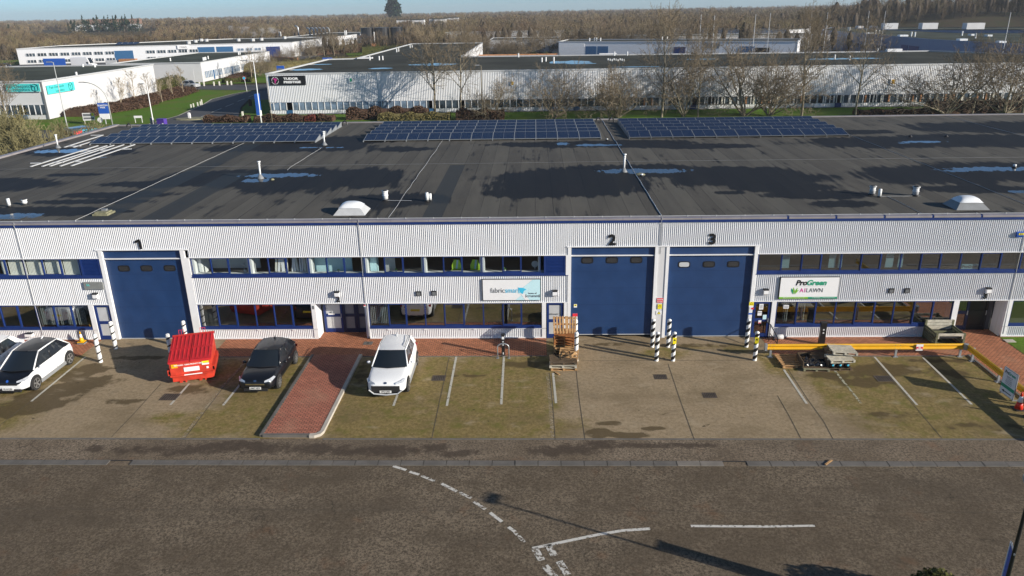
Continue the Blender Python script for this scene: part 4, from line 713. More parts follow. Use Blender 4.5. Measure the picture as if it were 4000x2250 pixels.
for k, (x, tl, w) in enumerate(((-14.0, .10, .10), (-13.85, .14, .12), (-13.6, -.02, .16), (-13.42, .05, .10), (-13.1, .1, .08), (-12.95, -.04, .10), (-12.8, -.10, .10), (-12.66, .0, .07), (-12.55, .03, .07), (-12.4, -.05, .12))):
    b = MB(); b.cbox((0, 0, .5), (w, .12, 1.0), 'signwhite' if k % 3 else 'blind'); o = b.build('leaning_board', loc=(x, .5, 3.8)); o.rotation_euler = (R(-6), tl, 0); tag(o, 'white fabric boards leaning together behind the upper window', 'board', 'boards leaning in the upper window')
e = empty('desk_fan', (1.2-.95, .6, 3.8), 0, 'grey round fan in the upper window beside the louvre', 'fan'); b = MB(); b.disc((-.28, -.05, .3), (0, -1, 0), .18, 20, 'lgrey'); b.tube([(-.28, -.02, 0), (-.28, -.02, .3)], .03, 8, 'lgrey'); b.build('fan_head', e)
e = empty('desk_lamp', (-15.75, .6, 3.8), 0, 'small white desk lamp in the upper window right of door 1', 'lamp'); b = MB(); b.tube([(0, 0, 0), (.02, 0, .05)], [.1, .08], 10, 'signwhite'); b.tube([(0, 0, .05), (-.08, 0, .3), (.02, 0, .45)], .015, 6, 'lgrey'); b.build('stand', e); b = MB(); b.tube([(.02, 0, .48), (-.02, -.1, .36)], [.03, .11], 10, 'signwhite'); b.build('lamp_shade', e)
# low floodlight, handrail, drum
e = empty('flood_light', (-28.0+.02, -.12, .42), 0, 'small pale floodlight box low on the wall behind the white electric car', 'floodlight'); b = MB(); b.extr([(0, .1), (-.22, .06), (-.24, -.06), (0, -.1)], -.2, .2, 'signwhite'); b.build('housing', e); b = MB(); b.box(-.2, .2, -.22, .0, .101, .12, 'black'); b.build('cover', e)
e = empty('handrail', (12.45, -.5, 0), 0, 'black tubular handrail beside the door right of door 3', 'handrail'); b = MB(); b.tube([(-.1, .45, .95), (.0, .0, .98), (.12, -.95, .62), (.12, -.95, 0)], .025, 8, 'black'); b.tube([(0, 0, 0), (0, 0, .98)], .025, 8, 'black'); b.tube([(.0, 0, .5), (.12, -.95, .3)], .02, 6, 'black'); b.build('rail', e)
e = empty('ash_bin', (12.95, -.35, .0), 0, 'short grey drum lying by the handrail near the barrier', 'drum'); b = MB(); b.tube([(-.2, 0, .2), (.28, 0, .2)], .13, 12, 'lgrey'); b.build('drum', e, True); b = MB(); b.box(-.25, -.15, -.05, .05, 0, .2, 'black'); b.build('bracket', e)
# ================================================================== BOLLARDS
def bollard(x, y, lab, h=1.6, sparse=False, sign=False):
    e = empty('bollard', (x, y, 0), random.uniform(-.2, .2), lab, 'bollard', 'striped bollards guarding the roller doors'); r = .105
    n = 20; H = h-.1; b = MB(); ns = 60; vs = [(math.cos(2*math.pi*k/n)*r, math.sin(2*math.pi*k/n)*r, H*j/ns) for j in range(ns+1) for k in range(n)]
    wf, bf = [], []; pitch = .40; duty = .22 if sparse else .46
    for j in range(ns):
        for k in range(n):
            ph = ((H*j/ns)-(.35 if sparse else .55)*abs(((k+.5)/n*2) % 2-1)*.4) / pitch % 1.0
            (bf if ph < duty else wf).append((j*n+k, j*n+(k+1) % n, (j+1)*n+(k+1) % n, (j+1)*n+k))
    b.add(vs, wf, 'bw_white'); b.add(vs, bf, 'black'); b.build('post', e)
    c = MB(); c.tube([(0, 0, H), (0, 0, H+.05), (0, 0, h-.01), (0, 0, h)], [r, r, r*.55, .01], 14, 'bw_white'); c.build('cap', e, True)
    if sign: s = MB(); s.box(-.09, .09, -r-.012, -r, h-.62, h-.28, 'ylw2'); s.add([(-.06, -r-.015, h-.45), (.06, -r-.015, h-.45), (0, -r-.015, h-.33)], [(0, 1, 2)], 'black'); s.build('warning_plate', e)
bollard(-22.64, -2.80, 'white bollard with thin black bands, front left of door 1', sparse=True); bollard(-22.71, -1.15, 'white bollard with thin black bands close to the wall, left of door 1', sparse=True)
bollard(-18.85, -2.80, 'striped bollard almost hidden behind the red skip', sparse=True); bollard(-18.8, -1.1, 'striped bollard behind the skip, right edge of door 1', sparse=True)
bollard(2.05, -2.80, 'striped bollard touching the pallets, front left of door 2', sparse=True); bollard(2.10, -1.15, 'striped bollard behind the pallets, left edge of door 2', sparse=True)
bollard(6.15, -1.15, 'rear bollard at the right edge of door 2'); bollard(6.12, -2.81, 'front bollard at the right edge of door 2'); bollard(6.98, -1.16, 'rear bollard at the left edge of door 3'); bollard(6.95, -2.82, 'bollard with a yellow plate at the left edge of door 3', sign=True)
bollard(11.08, -1.17, 'rear bollard at the right edge of door 3'); bollard(11.07, -2.79, 'bollard with a yellow plate at the start of the yellow barrier', sign=True)
# ================================================================== PALLETS
pb = MB()
for k in range(7): y = -.5+.0475+k*.1508; pb.box(-.6, .6, y-.0475, y+.0475, .122, .144, 'palletwood')
for x in (-.55, 0, .55): pb.box(x-.05, x+.05, -.5, .5, .1, .122, 'palletwood')
for x in (-.55, 0, .55):
    for y in (-.43, 0, .43): pb.box(x-.05, x+.05, y-.07, y+.07, .022, .1, 'palletwood')
for y in (-.43, 0, .43): pb.box(-.6, .6, y-.05, y+.05, 0, .022, 'palletwood')
PAL = None
def pallet(x, y, z, rot, lab, mat='palletwood', group='pallets stacked beside door 2', sc=(1.08, 1.05, 1)):
    global PAL
    if PAL is None: o = pb.build('pallet', bevel=0); PAL = {'palletwood': o.data}
    else:
        if mat not in PAL: m = PAL['palletwood'].copy(); m.materials[0] = MT[mat]; PAL[mat] = m
        o = link('pallet', PAL[mat])
    o.location = (x, y, z); o.rotation_euler = rot; o.scale = sc; tag(o, lab, 'pallet', group); return o
N = ['lowest', 'second', 'third', 'fourth', 'fifth', 'sixth', 'seventh', 'eighth']
pallet(1.38, -3.42, 0, (0, 0, .02), 'bottom pallet of the front pile beside door 2'); pallet(1.36, -3.45, .146, (0, 0, -.03), 'grey topped second pallet of the front pile beside door 2', 'palletwood_grey', sc=(1.13, 1.05, 1))
for k in range(8): pallet(1.47+random.uniform(-.03, .03), -1.95+random.uniform(-.04, .04), k*.150, (0, 0, random.uniform(-.04, .04)), f'pallet {N[k]} from the ground in the tall back stack beside door 2', 'palletwood_red' if k in (5, 6, 7) else 'palletwood_dark' if k < 2 else 'palletwood', sc=(.90, 1.05, 1))
pallet(1.64, -3.20, .32, (R(26), R(2), R(-7)), 'pale pallet leaning from the front pile up against the back stack', sc=(.80, 1.12, 1)); 
pallet(1.36, -3.40, .30, (0, 0, .04), 'dark pallet lying under the leaning one on the front pile', 'palletwood_dark', sc=(1.12, 1., .8))
def stringers(x, y, z, rot, lab, w=.62, L=.95, n=5):
    b = MB()
    for k in range(n): xx = -w/2+k*w/(n-1); b.box(xx-.045, xx+.045, -.02, .0, 0, L, 'palletwood'); b.box(xx-.02, xx+.02, 0, .08, .3, .4, 'palletwood')
    b.box(-w/2-.05, w/2+.05, .0, .03, .04, .13, 'palletwood_red'); b.box(-w/2-.05, w/2+.05, 0, .03, L*.5, L*.5+.09, 'palletwood_red'); b.box(-w/2-.05, w/2+.05, 0, .03, L-.13, L-.04, 'palletwood_red')
    o = b.build('pallet', loc=(x, y, z)); o.rotation_euler = rot; tag(o, lab, 'pallet', 'pallets stacked beside door 2')
stringers(1.27, -2.1, 1.20, (R(-42), 0, .03), 'left of the two slatted pallets leaning on top of the back stack', .62); stringers(1.82, -2.06, 1.20, (R(-42), 0, -.06), 'right of the two slatted pallets leaning on top of the back stack', .40, .92, 4)
for k, (x, y, z, L, r) in enumerate(((1.55, -3.25, .62, .9, (R(20), 0, R(-60))), (1.72, -3.35, .60, .75, (R(22), 0, R(-85))), (1.9, -3.3, .60, .5, (R(22), 0, R(60))), (1.05, -4.25, .02, .35, (0, 0, R(-55))))):
    b = MB(); b.cbox((0, 0, 0), (L, .09, .025), 'palletwood'); o = b.build('broken_slat', loc=(x, y, z)); o.rotation_euler = r; tag(o, ('long broken slat across the leaning pallet', 'second broken slat lying along the leaning pallet', 'short pale broken slat at the right of the leaning pallet', 'broken slat on the concrete in front of the pallets')[k], 'slat')
G2 = 'pallets dumped in front of the yellow barrier'
pallet(12.85, -3.05, .0, (0, 0, R(2)), 'pale new pallet flat on the ground, leftmost by the barrier', 'palletwood', G2, (1.12, 1.35, 1)); 
e = empty('crate_pallet', (13.75, -3.42, 0), R(-3), 'dark open tray of black plastic sheeting standing on a pallet by the barrier', 'crate', G2)
b = MB(); b.box(-.62, .62, -.7, .66, .0, .02, 'palletwood_dark'); [b.box(x-.05, x+.05, -.7, .66, .02, .12, 'mossy') for x in (-.57, 0, .57)]; b.box(-.62, .62, -.72, -.60, .12, .15, 'mossy'); b.box(-.62, .62, -.55, .66, .12, .15, 'palletwood_dark'); b.build('base', e)
b = MB(); [b.box(*q, .15, .42, 'palletwood_dark') for q in ((-.62, -.58, -.5, .66), (.58, .62, -.5, .66), (-.62, .62, .62, .66))]; b.build('side', e)
b = MB(); nn = 26; vs = []
for j in range(nn+1):
    for i in range(nn+1):
        x, y = -.56+1.12*i/nn, -.48+1.08*j/nn; q = mnoise.noise(Vector((x*4, y*4, 3)))*.10+mnoise.noise(Vector((x*11, y*11, 7)))*.06; vs.append((x, y, .33+q-.10*max(abs(x)*1.8, abs(y-.05)*1.9)**3))
b.add(vs, [(j*(nn+1)+i, j*(nn+1)+i+1, (j+1)*(nn+1)+i+1, (j+1)*(nn+1)+i) for j in range(nn) for i in range(nn)], 'carblack'); b.build('plastic_sheeting', e)
pallet(14.85, -3.55, .0, (0, 0, R(3)), 'bottom dark pallet under the blue caps, right of the black sheeting', 'palletwood_dark', G2, (1., .95, 1)); pallet(14.95, -3.62, .42, (0, 0, R(4)), 'grey brown pallet with slats running front to back above the blue drums', 'palletwood_grey', G2, (1.0, .8, 1))
for k in range(3):
    e = empty('blue_drum', (14.5+.36*k, -3.88, .15), 0, ('leftmost blue capped drum under the grey pallet', 'middle blue capped drum under the grey pallet', 'rightmost blue capped drum under the grey pallet')[k], 'drum', 'blue drums between the pallets'); b = MB(); b.tube([(0, .0, .0), (0, .0, .22)], .15, 12, 'carblack'); b.build('drum', e, True); b = MB(); b.tube([(0, -.15, .17), (0, -.17, .17)], .05, 8, 'cyan'); b.build('cap', e)
pallet(15.25, -3.05, .62, (R(-3), R(2), R(-4)), 'weathered white grey pallet on top, leaning on the yellow barrier', 'palletwood_grey', G2, (.98, 1.15, 1)); pallet(14.35, -2.95, .30, (R(4), R(-6), R(8)), 'dark pallet half hidden in shade behind the black sheeting', 'palletwood_dark', G2, (1, .8, 1))
b = MB(); b.box(-.5, .5, -.4, .4, 0, .33, 'palletwood_dark'); b.T = None
for k in range(5): b.box(-.52, .52, -.42, -.40, .02+k*.065, .06+k*.065, 'palletwood_grey')
tag(b.build('wooden_crate', loc=(15.0, -2.95, .26)), 'dark wooden box under the weathered top pallet by the barrier', 'crate')
# wooden crate with open front
e = empty('wooden_crate', (21.45, -.72, 0), R(0), 'big weathered green grey wooden crate with an open front by the right recess', 'crate')
b = MB()
for sx in (-1, 1):
    for k in range(5): b.box(sx*.70-.02, sx*.70+.02, -.62, .60, .10+k*.14, .22+k*.14, 'cratewood')
b.build('side', e); 
for x in (-.70, .70):
    for y in (-.62, .60): b = MB(); b.box(x-.05, x+.05, y-.05, y+.05, 0, .82 if y < 0 else 1.05, 'cratewood'); b.build('corner_post', e)
b = MB(); [b.box(-.70, .70, .56, .60, .12+k*.16, .26+k*.16, 'palletwood_grey') for k in range(6)]; b.build('back', e)
b = MB(); b.box(-.66, .66, -.58, .56, .50, .53, 'blackp'); b.box(-.70, .70, -.66, -.62, .66, .80, 'palletwood_grey'); b.box(-.66, .66, -.60, .56, .08, .11, 'cratewood'); b.box(-.64, .64, .1, .2, .53, .60, 'cratewood'); b.build('tray', e)
b = MB()
for sx in (-1, 1): b.box(sx*.66-.08, sx*.66+.08, -.66, -.62, .5, .66, 'palletwood_grey')
b.build('gusset', e)
# ================================================================== POSTS, BARRIER, SIGN, CONES
def evpost(x, y, h, w, lab, light=True):
    e = empty('charging_post', (x, y, 0), 0, lab, 'charging post', 'electric car charging posts'); b = MB(); b.box(-w/2, w/2, -.09, .09, 0, h-.06, 'black'); b.extr([(-.11, h-.06), (.11, h-.06), (.11, h-.02), (-.11, h+.02)], -w/2-.015, w/2+.015, 'blackp'); b.build('post', e, bevel=0)
    b = MB(); b.box(-w/2+.02, w/2-.02, -.098, -.091, h-.28, h-.14, 'signwhite' if light else 'black'); b.disc((0, -.096, h-.42), (0, -1, 0), .045, 14, 'lgrey'); b.disc((0, -.096, h-.60), (0, -1, 0), .045, 14, 'lgrey'); b.box(-.02, .02, -.098, -.091, .08, .2, 'signwhite') if light else None; b.build('control_panel', e)
evpost(-1.69, -2.10, 1.22, .16, 'slim black charging post behind the steel hoop'); evpost(15.07, -.9, 1.30, .30, 'broad black charging post behind the yellow barrier', False)
e = empty('hoop_barrier', (-1.68, -2.47, 0), 0, 'galvanised steel hoop guarding the slim charging post', 'hoop'); b = MB(); pts = [(-.29, 0, 0), (-.29, 0, .62)]+[(-.29*math.cos(t), 0, .62+.2*math.sin(t)) for t in np.linspace(.2, math.pi-.2, 10)]+[(.29, 0, .62), (.29, 0, 0)]; b.tube(pts, .03, 10, 'steel'); b.build('hoop', e, True)
b = MB(); [b.box(x-.07, x+.07, -.07, .07, 0, .015, 'steel') for x in (-.29, .29)]; b.build('foot_plate', e)
e = empty('crash_barrier', (0, 0, 0), 0, 'yellow steel crash barrier on short galvanised posts, turning a corner', 'barrier')
prof = [(0, .76), (-.05, .745), (-.07, .70), (-.05, .655), (0, .635), (0, .585), (-.05, .565), (-.07, .515), (-.05, .465), (0, .45), (.012, .45), (.012, .76)]
b = MB(); Bz = [(p[0]-2.5, p[1]) for p in prof]; b.extr(Bz, 11.72, 21.55, 'ylw'); b.build('rail', e)
b = MB(); b.T = Matrix.Translation((21.68, -2.6, 0)) @ Matrix.Rotation(R(-90), 4, 'Z') @ Matrix.Diagonal((1, 1, 1, 1)); b.extr([(p[0]*1.0, p[1]) for p in prof], 0, 8.6, 'ylw'); b.build('rail', e)
b = MB(); b.tube([(21.6, -2.55, .45), (21.6, -2.55, .76)], .12, 10, 'steel'); b.build('corner_piece', e)
b = MB(); b.extr([(-2.6, .43), (-2.42, .43), (-2.42, .78), (-2.6, .78)], 11.6, 11.72, 'steel'); b.build('end_cap', e)
for x, y in ((11.95, -2.42), (15.1, -2.42), (18.24, -2.42), (21.45, -2.42), (21.78, -2.95), (21.78, -5.2), (21.78, -7.5), (21.78, -9.8)): b = MB(); b.box(x-.05, x+.05, y-.04, y+.04, 0, .72, 'steel'); b.box(x-.12, x+.12, y-.1, y+.1, 0, .02, 'steel'); b.build('post', e)
b = MB(); [b.disc((x, -2.572, z), (0, -1, 0), .018, 8, 'grey') for x in (11.85, 12.05, 15.0, 15.2, 18.1, 18.35, 21.3) for z in (.70, .515)]; b.build('bolt', e)
e = empty('no_parking_sign', (19.28, -2.62, .60), 0, 'red and white no parking sign on the yellow barrier', 'sign'); b = MB(); b.box(-.17, .17, .0, .012, -.17, .17, 'signwhite'); b.build('panel', e); b = MB(); b.box(-.16, .16, -.004, 0, -.11, .04, 'redink'); b.build('colour_band', e); text('No', .085, 'signwhite', e, (0, -.008, .0), ext=.001, bold=.004); text('parking', .085, 'signwhite', e, (0, -.008, -.07), ext=.001, bold=.004)
e = empty('free_standing_sign', (21.33, -6.65, 0), R(-90+3), 'blue white ProGreen board on a frame leaning on the barrier, by the cones', 'sign')
b = MB(); b.box(-.47, .47, -.02, .02, .06, 1.32, 'grey'); b.box(-.42, -.36, .0, .3, 0, .04, 'grey'); b.box(.36, .42, 0, .3, 0, .04, 'grey'); b.build('frame', e); b = MB(); b.box(-.445, .445, -.03, -.02, .09, 1.29, 'signwhite'); b.build('panel', e); b = MB(); b.box(-.445, .445, -.034, -.03, .38, .54, 'green'); b.box(-.2, .3, -.034, -.03, .2, .24, 'black'); b.add([(-.34, -.034, .22), (-.18, -.034, .15), (-.18, -.034, .29)], [(0, 1, 2)], 'black'); b.build('colour_band', e)
text('Pro', .19, 'black', e, (-.22, -.036, 1.13), ext=.001, bold=.008); text('Green', .19, 'green', e, (.13, -.036, 1.13), ext=.001, bold=.006)
for k, s in enumerate(('Suppliers of', 'Fertilisers', 'Grass Seed', 'Weed Killers', 'Line Marker')): text(s, .085, 'greyink', e, (0, -.036, .97-k*.085), ext=.001)
def cone(x, y, h, lab, mats=('orange', 'signwhite', 'orange'), base='orange', z=0, r=.17):
    e = empty('traffic_cone', (x, y, z), 0, lab, 'traffic cone', 'traffic cones'); b = MB(); b.tube([(0, 0, .03), (0, 0, h*.42)], [r, r*.64], 18, mats[0]); b.tube([(0, 0, h*.74), (0, 0, h)], [r*.36, r*.12], 18, mats[2]); b.build('cone', e, True); b = MB(); b.tube([(0, 0, h*.42), (0, 0, h*.74)], [r*.65, r*.37], 18, mats[1]); b.build('reflective_sleeve', e, True); b = MB(); b.box(-r*1.35, r*1.35, -r*1.35, r*1.35, 0, .035, base); b.build('base', e)
cone(21.23, -7.75, .85, 'orange and white traffic cone right beside the ProGreen board', base='blackp'); cone(21.3, -8.55, .85, 'orange and white traffic cone half cut by the right edge, nearer the road', base='blackp')
cone(-24.97, -.45, .62, 'yellow and white cone standing on a block left of door 1', ('ylw', 'signwhite', 'ylw'), 'ylw', .1, .13)
b = MB(); b.box(-.2, .2, -.16, .16, 0, .06, 'grey'); b.box(-.18, .18, -.14, .14, .06, .1, 'blackp'); tag(b.build('rubber_block', loc=(-24.97, -.45, .005)), 'grey rubber block under the yellow cone', 'block')
# ================================================================== RED SKIP
e = empty('waste_container', (-16.70, -5.15, 0), R(17), 'red front loading waste container with two ribbed lids standing askew', 'waste container'); e.scale = (1.0, 1.38, 1.09)
W = .95
sp = [(.12, .14), (1.30, .14), (1.55, .55), (1.55, 1.62), (1.45, 1.66), (-.12, 1.06), (-.14, .58), (.08, .50)]
b = MB(); b.extr([(.06, .12), (1.36, .12), (1.50, .45), (1.50, 1.56), (-.08, 1.16), (-.10, .52), (.06, .44)], -W, W, 'red'); b.build('body', e, bevel=.012)
b = MB()
for z0, y in ((1.13, -.11), (.50, -.13)): b = MB(); b.box(-W-.02, W+.02, y-.01, y+.05, z0-.03, z0+.05, 'red'); b.build('stiffener', e)
b = MB(); b.box(-W-.03, W+.03, 1.48, 1.54, 1.52, 1.62, 'red'); b.build('stiffener', e); b = MB()
for x in (-.55, .35): b.box(x-.12, x+.0, .14, .7, .0, .13, 'red'); b.box(x+.14, x+.2, .14, .7, .0, .13, 'red')
b.build('skids', e)
for sx in (-1, 1):
    b = MB(); b.box(sx*(W+.005)-.0, sx*(W+.13), -.06, 1.2, .52, .56, 'red'); b.box(sx*(W+.005), sx*(W+.13), -.06, 1.2, .74, .78, 'red'); b.box(sx*(W+.10), sx*(W+.13), -.06, 1.2, .56, .74, 'red'); b.box(sx*(W+.01), sx*(W+.10), .0, 1.1, .565, .735, 'dark'); b.build('fork_pocket', e)
for sx in (-1, 1):
    b = MB(); x0, x1 = (-W-.02, -.02) if sx < 0 else (.02, W+.02); sl_ = (1.60-1.22)/1.6
    def lz(y): return 1.22+(y+.14)*sl_
    b.add([(x0, -.16, lz(-.16)-.08), (x1, -.16, lz(-.16)-.08), (x1, -.16, lz(-.16)), (x0, -.16, lz(-.16)), (x0, 1.50, lz(1.5)), (x1, 1.50, lz(1.5)), (x0, 1.50, lz(1.5)-.06), (x1, 1.50, lz(1.5)-.06)], [(0, 1, 2, 3), (3, 2, 5, 4), (4, 5, 7, 6), (0, 3, 4, 6), (1, 7, 5, 2)], 'lid')
    for k in range(5):
        xx = x0+.10+k*(x1-x0-.2)/4
        for y0, y1 in ((-.05, .55), (.65, 1.4)): b.add([(xx-.035, y0, lz(y0)), (xx+.035, y0, lz(y0)), (xx+.035, y1, lz(y1)), (xx-.035, y1, lz(y1)), (xx-.022, y0+.03, lz(y0)+.022), (xx+.022, y0+.03, lz(y0)+.022), (xx+.022, y1-.03, lz(y1)+.02), (xx-.022, y1-.03, lz(y1)+.02)], [(4, 5, 6, 7), (0, 1, 5, 4), (1, 2, 6, 5), (2, 3, 7, 6), (3, 0, 4, 7)], 'lid')
    b.build('lid', e)
b = MB()
for x in (-.55, .45): b = MB(); b.tube([(x-.12, 1.5, 1.58), (x-.12, 1.54, 1.84), (x+.12, 1.54, 1.84), (x+.12, 1.5, 1.58)], .012, 6, 'redink'); b.tube([(x, 1.5, 1.6), (x, 1.54, 1.84)], .01, 6, 'redink'); b.build('lid_rail', e)
b = MB(); b.box(-.32, .38, -.115, -.10, .66, .86, 'signwhite'); b.box(-.34, .48, -.145, -.135, .50, .545, 'signwhite'); b.box(-.86, -.58, -.115, -.10, .98, 1.06, 'ylw'); b.box(-.86, -.58, -.115, -.10, .89, .96, 'ylw'); b.box(.52, .84, -.115, -.10, .98, 1.06, 'ylw2'); b.box(.52, .84, -.115, -.10, .89, .96, 'signwhite'); b.box(.70, .80, -.115, -.10, .70, .79, 'signwhite'); b.build('sticker', e)
text('RECYCLING - CLEAN PRODUCT ONLY', .075, 'signwhite', e, (-.08, -.120, 1.00), ext=.001, bold=.003)
# ================================================================== CARS
def car(lab, loc, rz, paint, L=4.2, W=1.8, H=1.55, hood=.95, belt=.98, roofc=None, hoodc=None, tl=None, wb=2.6, wf=.9, wr=.66, y_ws=-.95, y_rf=-.25, y_rr=1.35, y_rg=1.95, ground=.2, plate=None, sill=True, R_=.33, cat='car', name='car', group='cars parked in front of the units', rails=False, emblem=None, arch=False, floatroof=False):
    e = empty(name, loc, rz, lab, cat, group); h2 = L/2; w = W/2
    roofc = roofc or paint; hoodc = hoodc or paint
    # stations: y, half width, top z
    S = [(-h2, w*.62, hood*.62), (-h2+.05, w*.80, hood*.74), (-h2+.22, w*.92, hood*.84), (-h2+.55, w*.985, hood*.93), (y_ws, w, hood), (0, w*1.0, belt), (y_rr-.1, w, belt+.02), (h2-.45, w*.97, belt+.02), (h2-.12, w*.88, belt-.02), (h2, w*.72, belt-.12)]
    b = MB(); n = 0; vs = []; pr = None
    def sec(y, ww, zt):
        fr = (y < -h2+.3) or (y > h2-.25); zb = ground+(.06 if fr else 0)
        zs = min(zt-.05, .72*zt+.08)
        return [(0, y, zb), (ww*.80, y, zb), (ww*.97, y, zb+.10), (ww, y, zb+(zs-zb)*.5), (ww*.985, y, zs), (ww*.90, y, zt-.03), (ww*.78, y, zt), (0, y, zt+.035)]
    rows = [sec(*s) for s in S]; k = 8; allv = []
    for r in rows: allv += r+[(-p[0], p[1], p[2]) for p in r[1:-1][::-1]]
    m = 14; f1, f2, f3 = [], [], []
    for i in range(len(rows)-1):
        for j in range(m):
            q = (i*m+j, i*m+(j+1) % m, (i+1)*m+(j+1) % m, (i+1)*m+j)
            if i < 4 and j in (5, 6, 7, 8): f2.append(q)
            elif j in (0, 1, 12, 13): f3.append(q)
            else: f1.append(q)
    f1.append(tuple(range(m))); f1.append(tuple((len(rows)-1)*m+j for j in range(m-1, -1, -1)))
    b.add(allv, f1, paint); k0 = 0
    for fs, mm in ((f2, hoodc), (f3, 'blackp')):
        mi = b._m(mm)
        for q in fs: b.f.append(q); b.mi.append(mi)
    o = b.build('body', e, True); md = o.modifiers.new('s', 'SUBSURF'); md.levels = md.render_levels = 2
    # greenhouse
    wbz, wrz = w*.90, w*.70; zb = belt-.03; zr = H-.02
    def ring(y0, y1, t, zz, ww, ins=0):   # lower->upper interpolation
        return None
    A = [(-wbz, y_ws+.12, hood-.02), (-wbz*.55, y_ws-.06, hood+.01), (0, y_ws-.13, hood+.03), (wbz*.55, y_ws-.06, hood+.01), (wbz, y_ws+.12, hood-.02)]
    Bq = [(-wrz, y_rf+.06, zr-.07), (-wrz*.55, y_rf-.03, zr-.03), (0, y_rf-.06, zr-.02), (wrz*.55, y_rf-.03, zr-.03), (wrz, y_rf+.06, zr-.07)]
    C = [(-wrz*.95, y_rr, zr-.09), (-wrz*.5, y_rr+.06, zr-.05), (0, y_rr+.08, zr-.04), (wrz*.5, y_rr+.06, zr-.05), (wrz*.95, y_rr, zr-.09)]
    D = [(-wbz*.93, y_rg-.08, zb), (-wbz*.5, y_rg+.02, zb), (0, y_rg+.05, zb), (wbz*.5, y_rg+.02, zb), (wbz*.93, y_rg-.08, zb)]
    gl = MB(); gl.add(A+Bq, [(i, i+1, i+6, i+5) for i in range(4)], 'carglass'); gl.build('windscreen', e, True)
    gl = MB(); gl.add(C+D, [(i, i+1, i+6, i+5) for i in range(4)], 'carglass'); gl.build('rear_window', e, True)
    midr = (y_rf+y_rr)/2
    for sx in (-1, 1):
        gl = MB(); P = [(sx*wbz, y_ws+.12, hood-.02), (sx*wbz*1.0, (y_ws+y_rg)/2, zb), (sx*wbz*.93, y_rg-.08, zb), (sx*wrz*.95, y_rr, zr-.09), (sx*wrz*1.03, midr, zr-.05), (sx*wrz, y_rf+.06, zr-.07)]
        gl.add(P, [(0, 1, 4, 5), (1, 2, 3, 4)], 'carglass'); gl.build('side_window', e)
        pl = MB(); pl.tube([P[0], (P[0][0]*.5+P[5][0]*.5, P[0][1]*.5+P[5][1]*.5, (P[0][2]+P[5][2])/2+.02), P[5]], .035, 6, paint); pl.tube([P[5], P[4], P[3]], .035, 6, paint)
        q = [Vector(p) for p in P]; c0 = q[2].lerp(q[1], .28); c1 = q[3].lerp(q[4], .30)
        off = Vector((sx*.012, 0, 0)); pl.add([q[2]+off, c0+off, c1+off, q[3]+off], [(0, 1, 2, 3)], paint if not floatroof else 'carblack'); pl.tube([q[2], q[3]], .04, 6, paint)
        m0, m1 = q[0].lerp(q[1], .92), q[5].lerp(q[4], .92); pl.tube([m0, m1], .022, 5, 'black'); pl.build('pillar', e, True)
        mr = MB(); mr.T = Matrix.Translation((sx*(w+.10), y_ws+.42, belt+.02)); c = []
        for i in range(5):
            for j in range(8): th = math.pi*i/4; ph = 2*math.pi*j/8; c.append((math.sin(th)*math.cos(ph)*.115, math.sin(th)*math.sin(ph)*.06, math.cos(th)*.075))
        mr.add(c, [(i*8+j, i*8+(j+1) % 8, (i+1)*8+(j+1) % 8, (i+1)*8+j) for i in range(4) for j in range(8)], paint); mr.build('wing_mirror', e, True)
    rf = MB(); E_ = lambda P, dz: [(p[0], p[1], p[2]+dz) for p in P]; mid = [((a[0]+c[0])/2*1.04, (a[1]+c[1])/2, (a[2]+c[2])/2+.035) for a, c in zip(Bq, C)]
    rf.add(E_(Bq, .012)+E_(mid, .02)+E_(C, .012), [(i, i+1, i+6, i+5) for i in range(4)]+[(i+5, i+6, i+11, i+10) for i in range(4)], roofc); rf.build('roof', e, True)
    rf = MB()
    for a, c in ((Bq[0], C[0]), (Bq[4], C[4])): rf.tube([(a[0], a[1], a[2]), ((a[0]+c[0])/2*1.05, (a[1]+c[1])/2, (a[2]+c[2])/2+.03), c], .03 if not rails else .02, 6, paint)
    if rails:
        for sx in (-1, 1): rf.tube([(sx*wrz*.92, y_rf+.35, zr-.02), (sx*wrz*.92, y_rf+.42, zr+.05), (sx*wrz*.90, y_rr-.2, zr+.05), (sx*wrz*.90, y_rr-.1, zr-.02)], .018, 6, 'grey')
    rf.add([(-.02, y_rr-.25, zr+.0), (.02, y_rr-.25, zr), (.015, y_rr-.05, zr+.12), (-.015, y_rr-.05, zr+.12), (0, y_rr-.02, zr)], [(0, 1, 2, 3), (1, 4, 2), (0, 3, 4)], paint); rf.build('roof_rail', e, True)
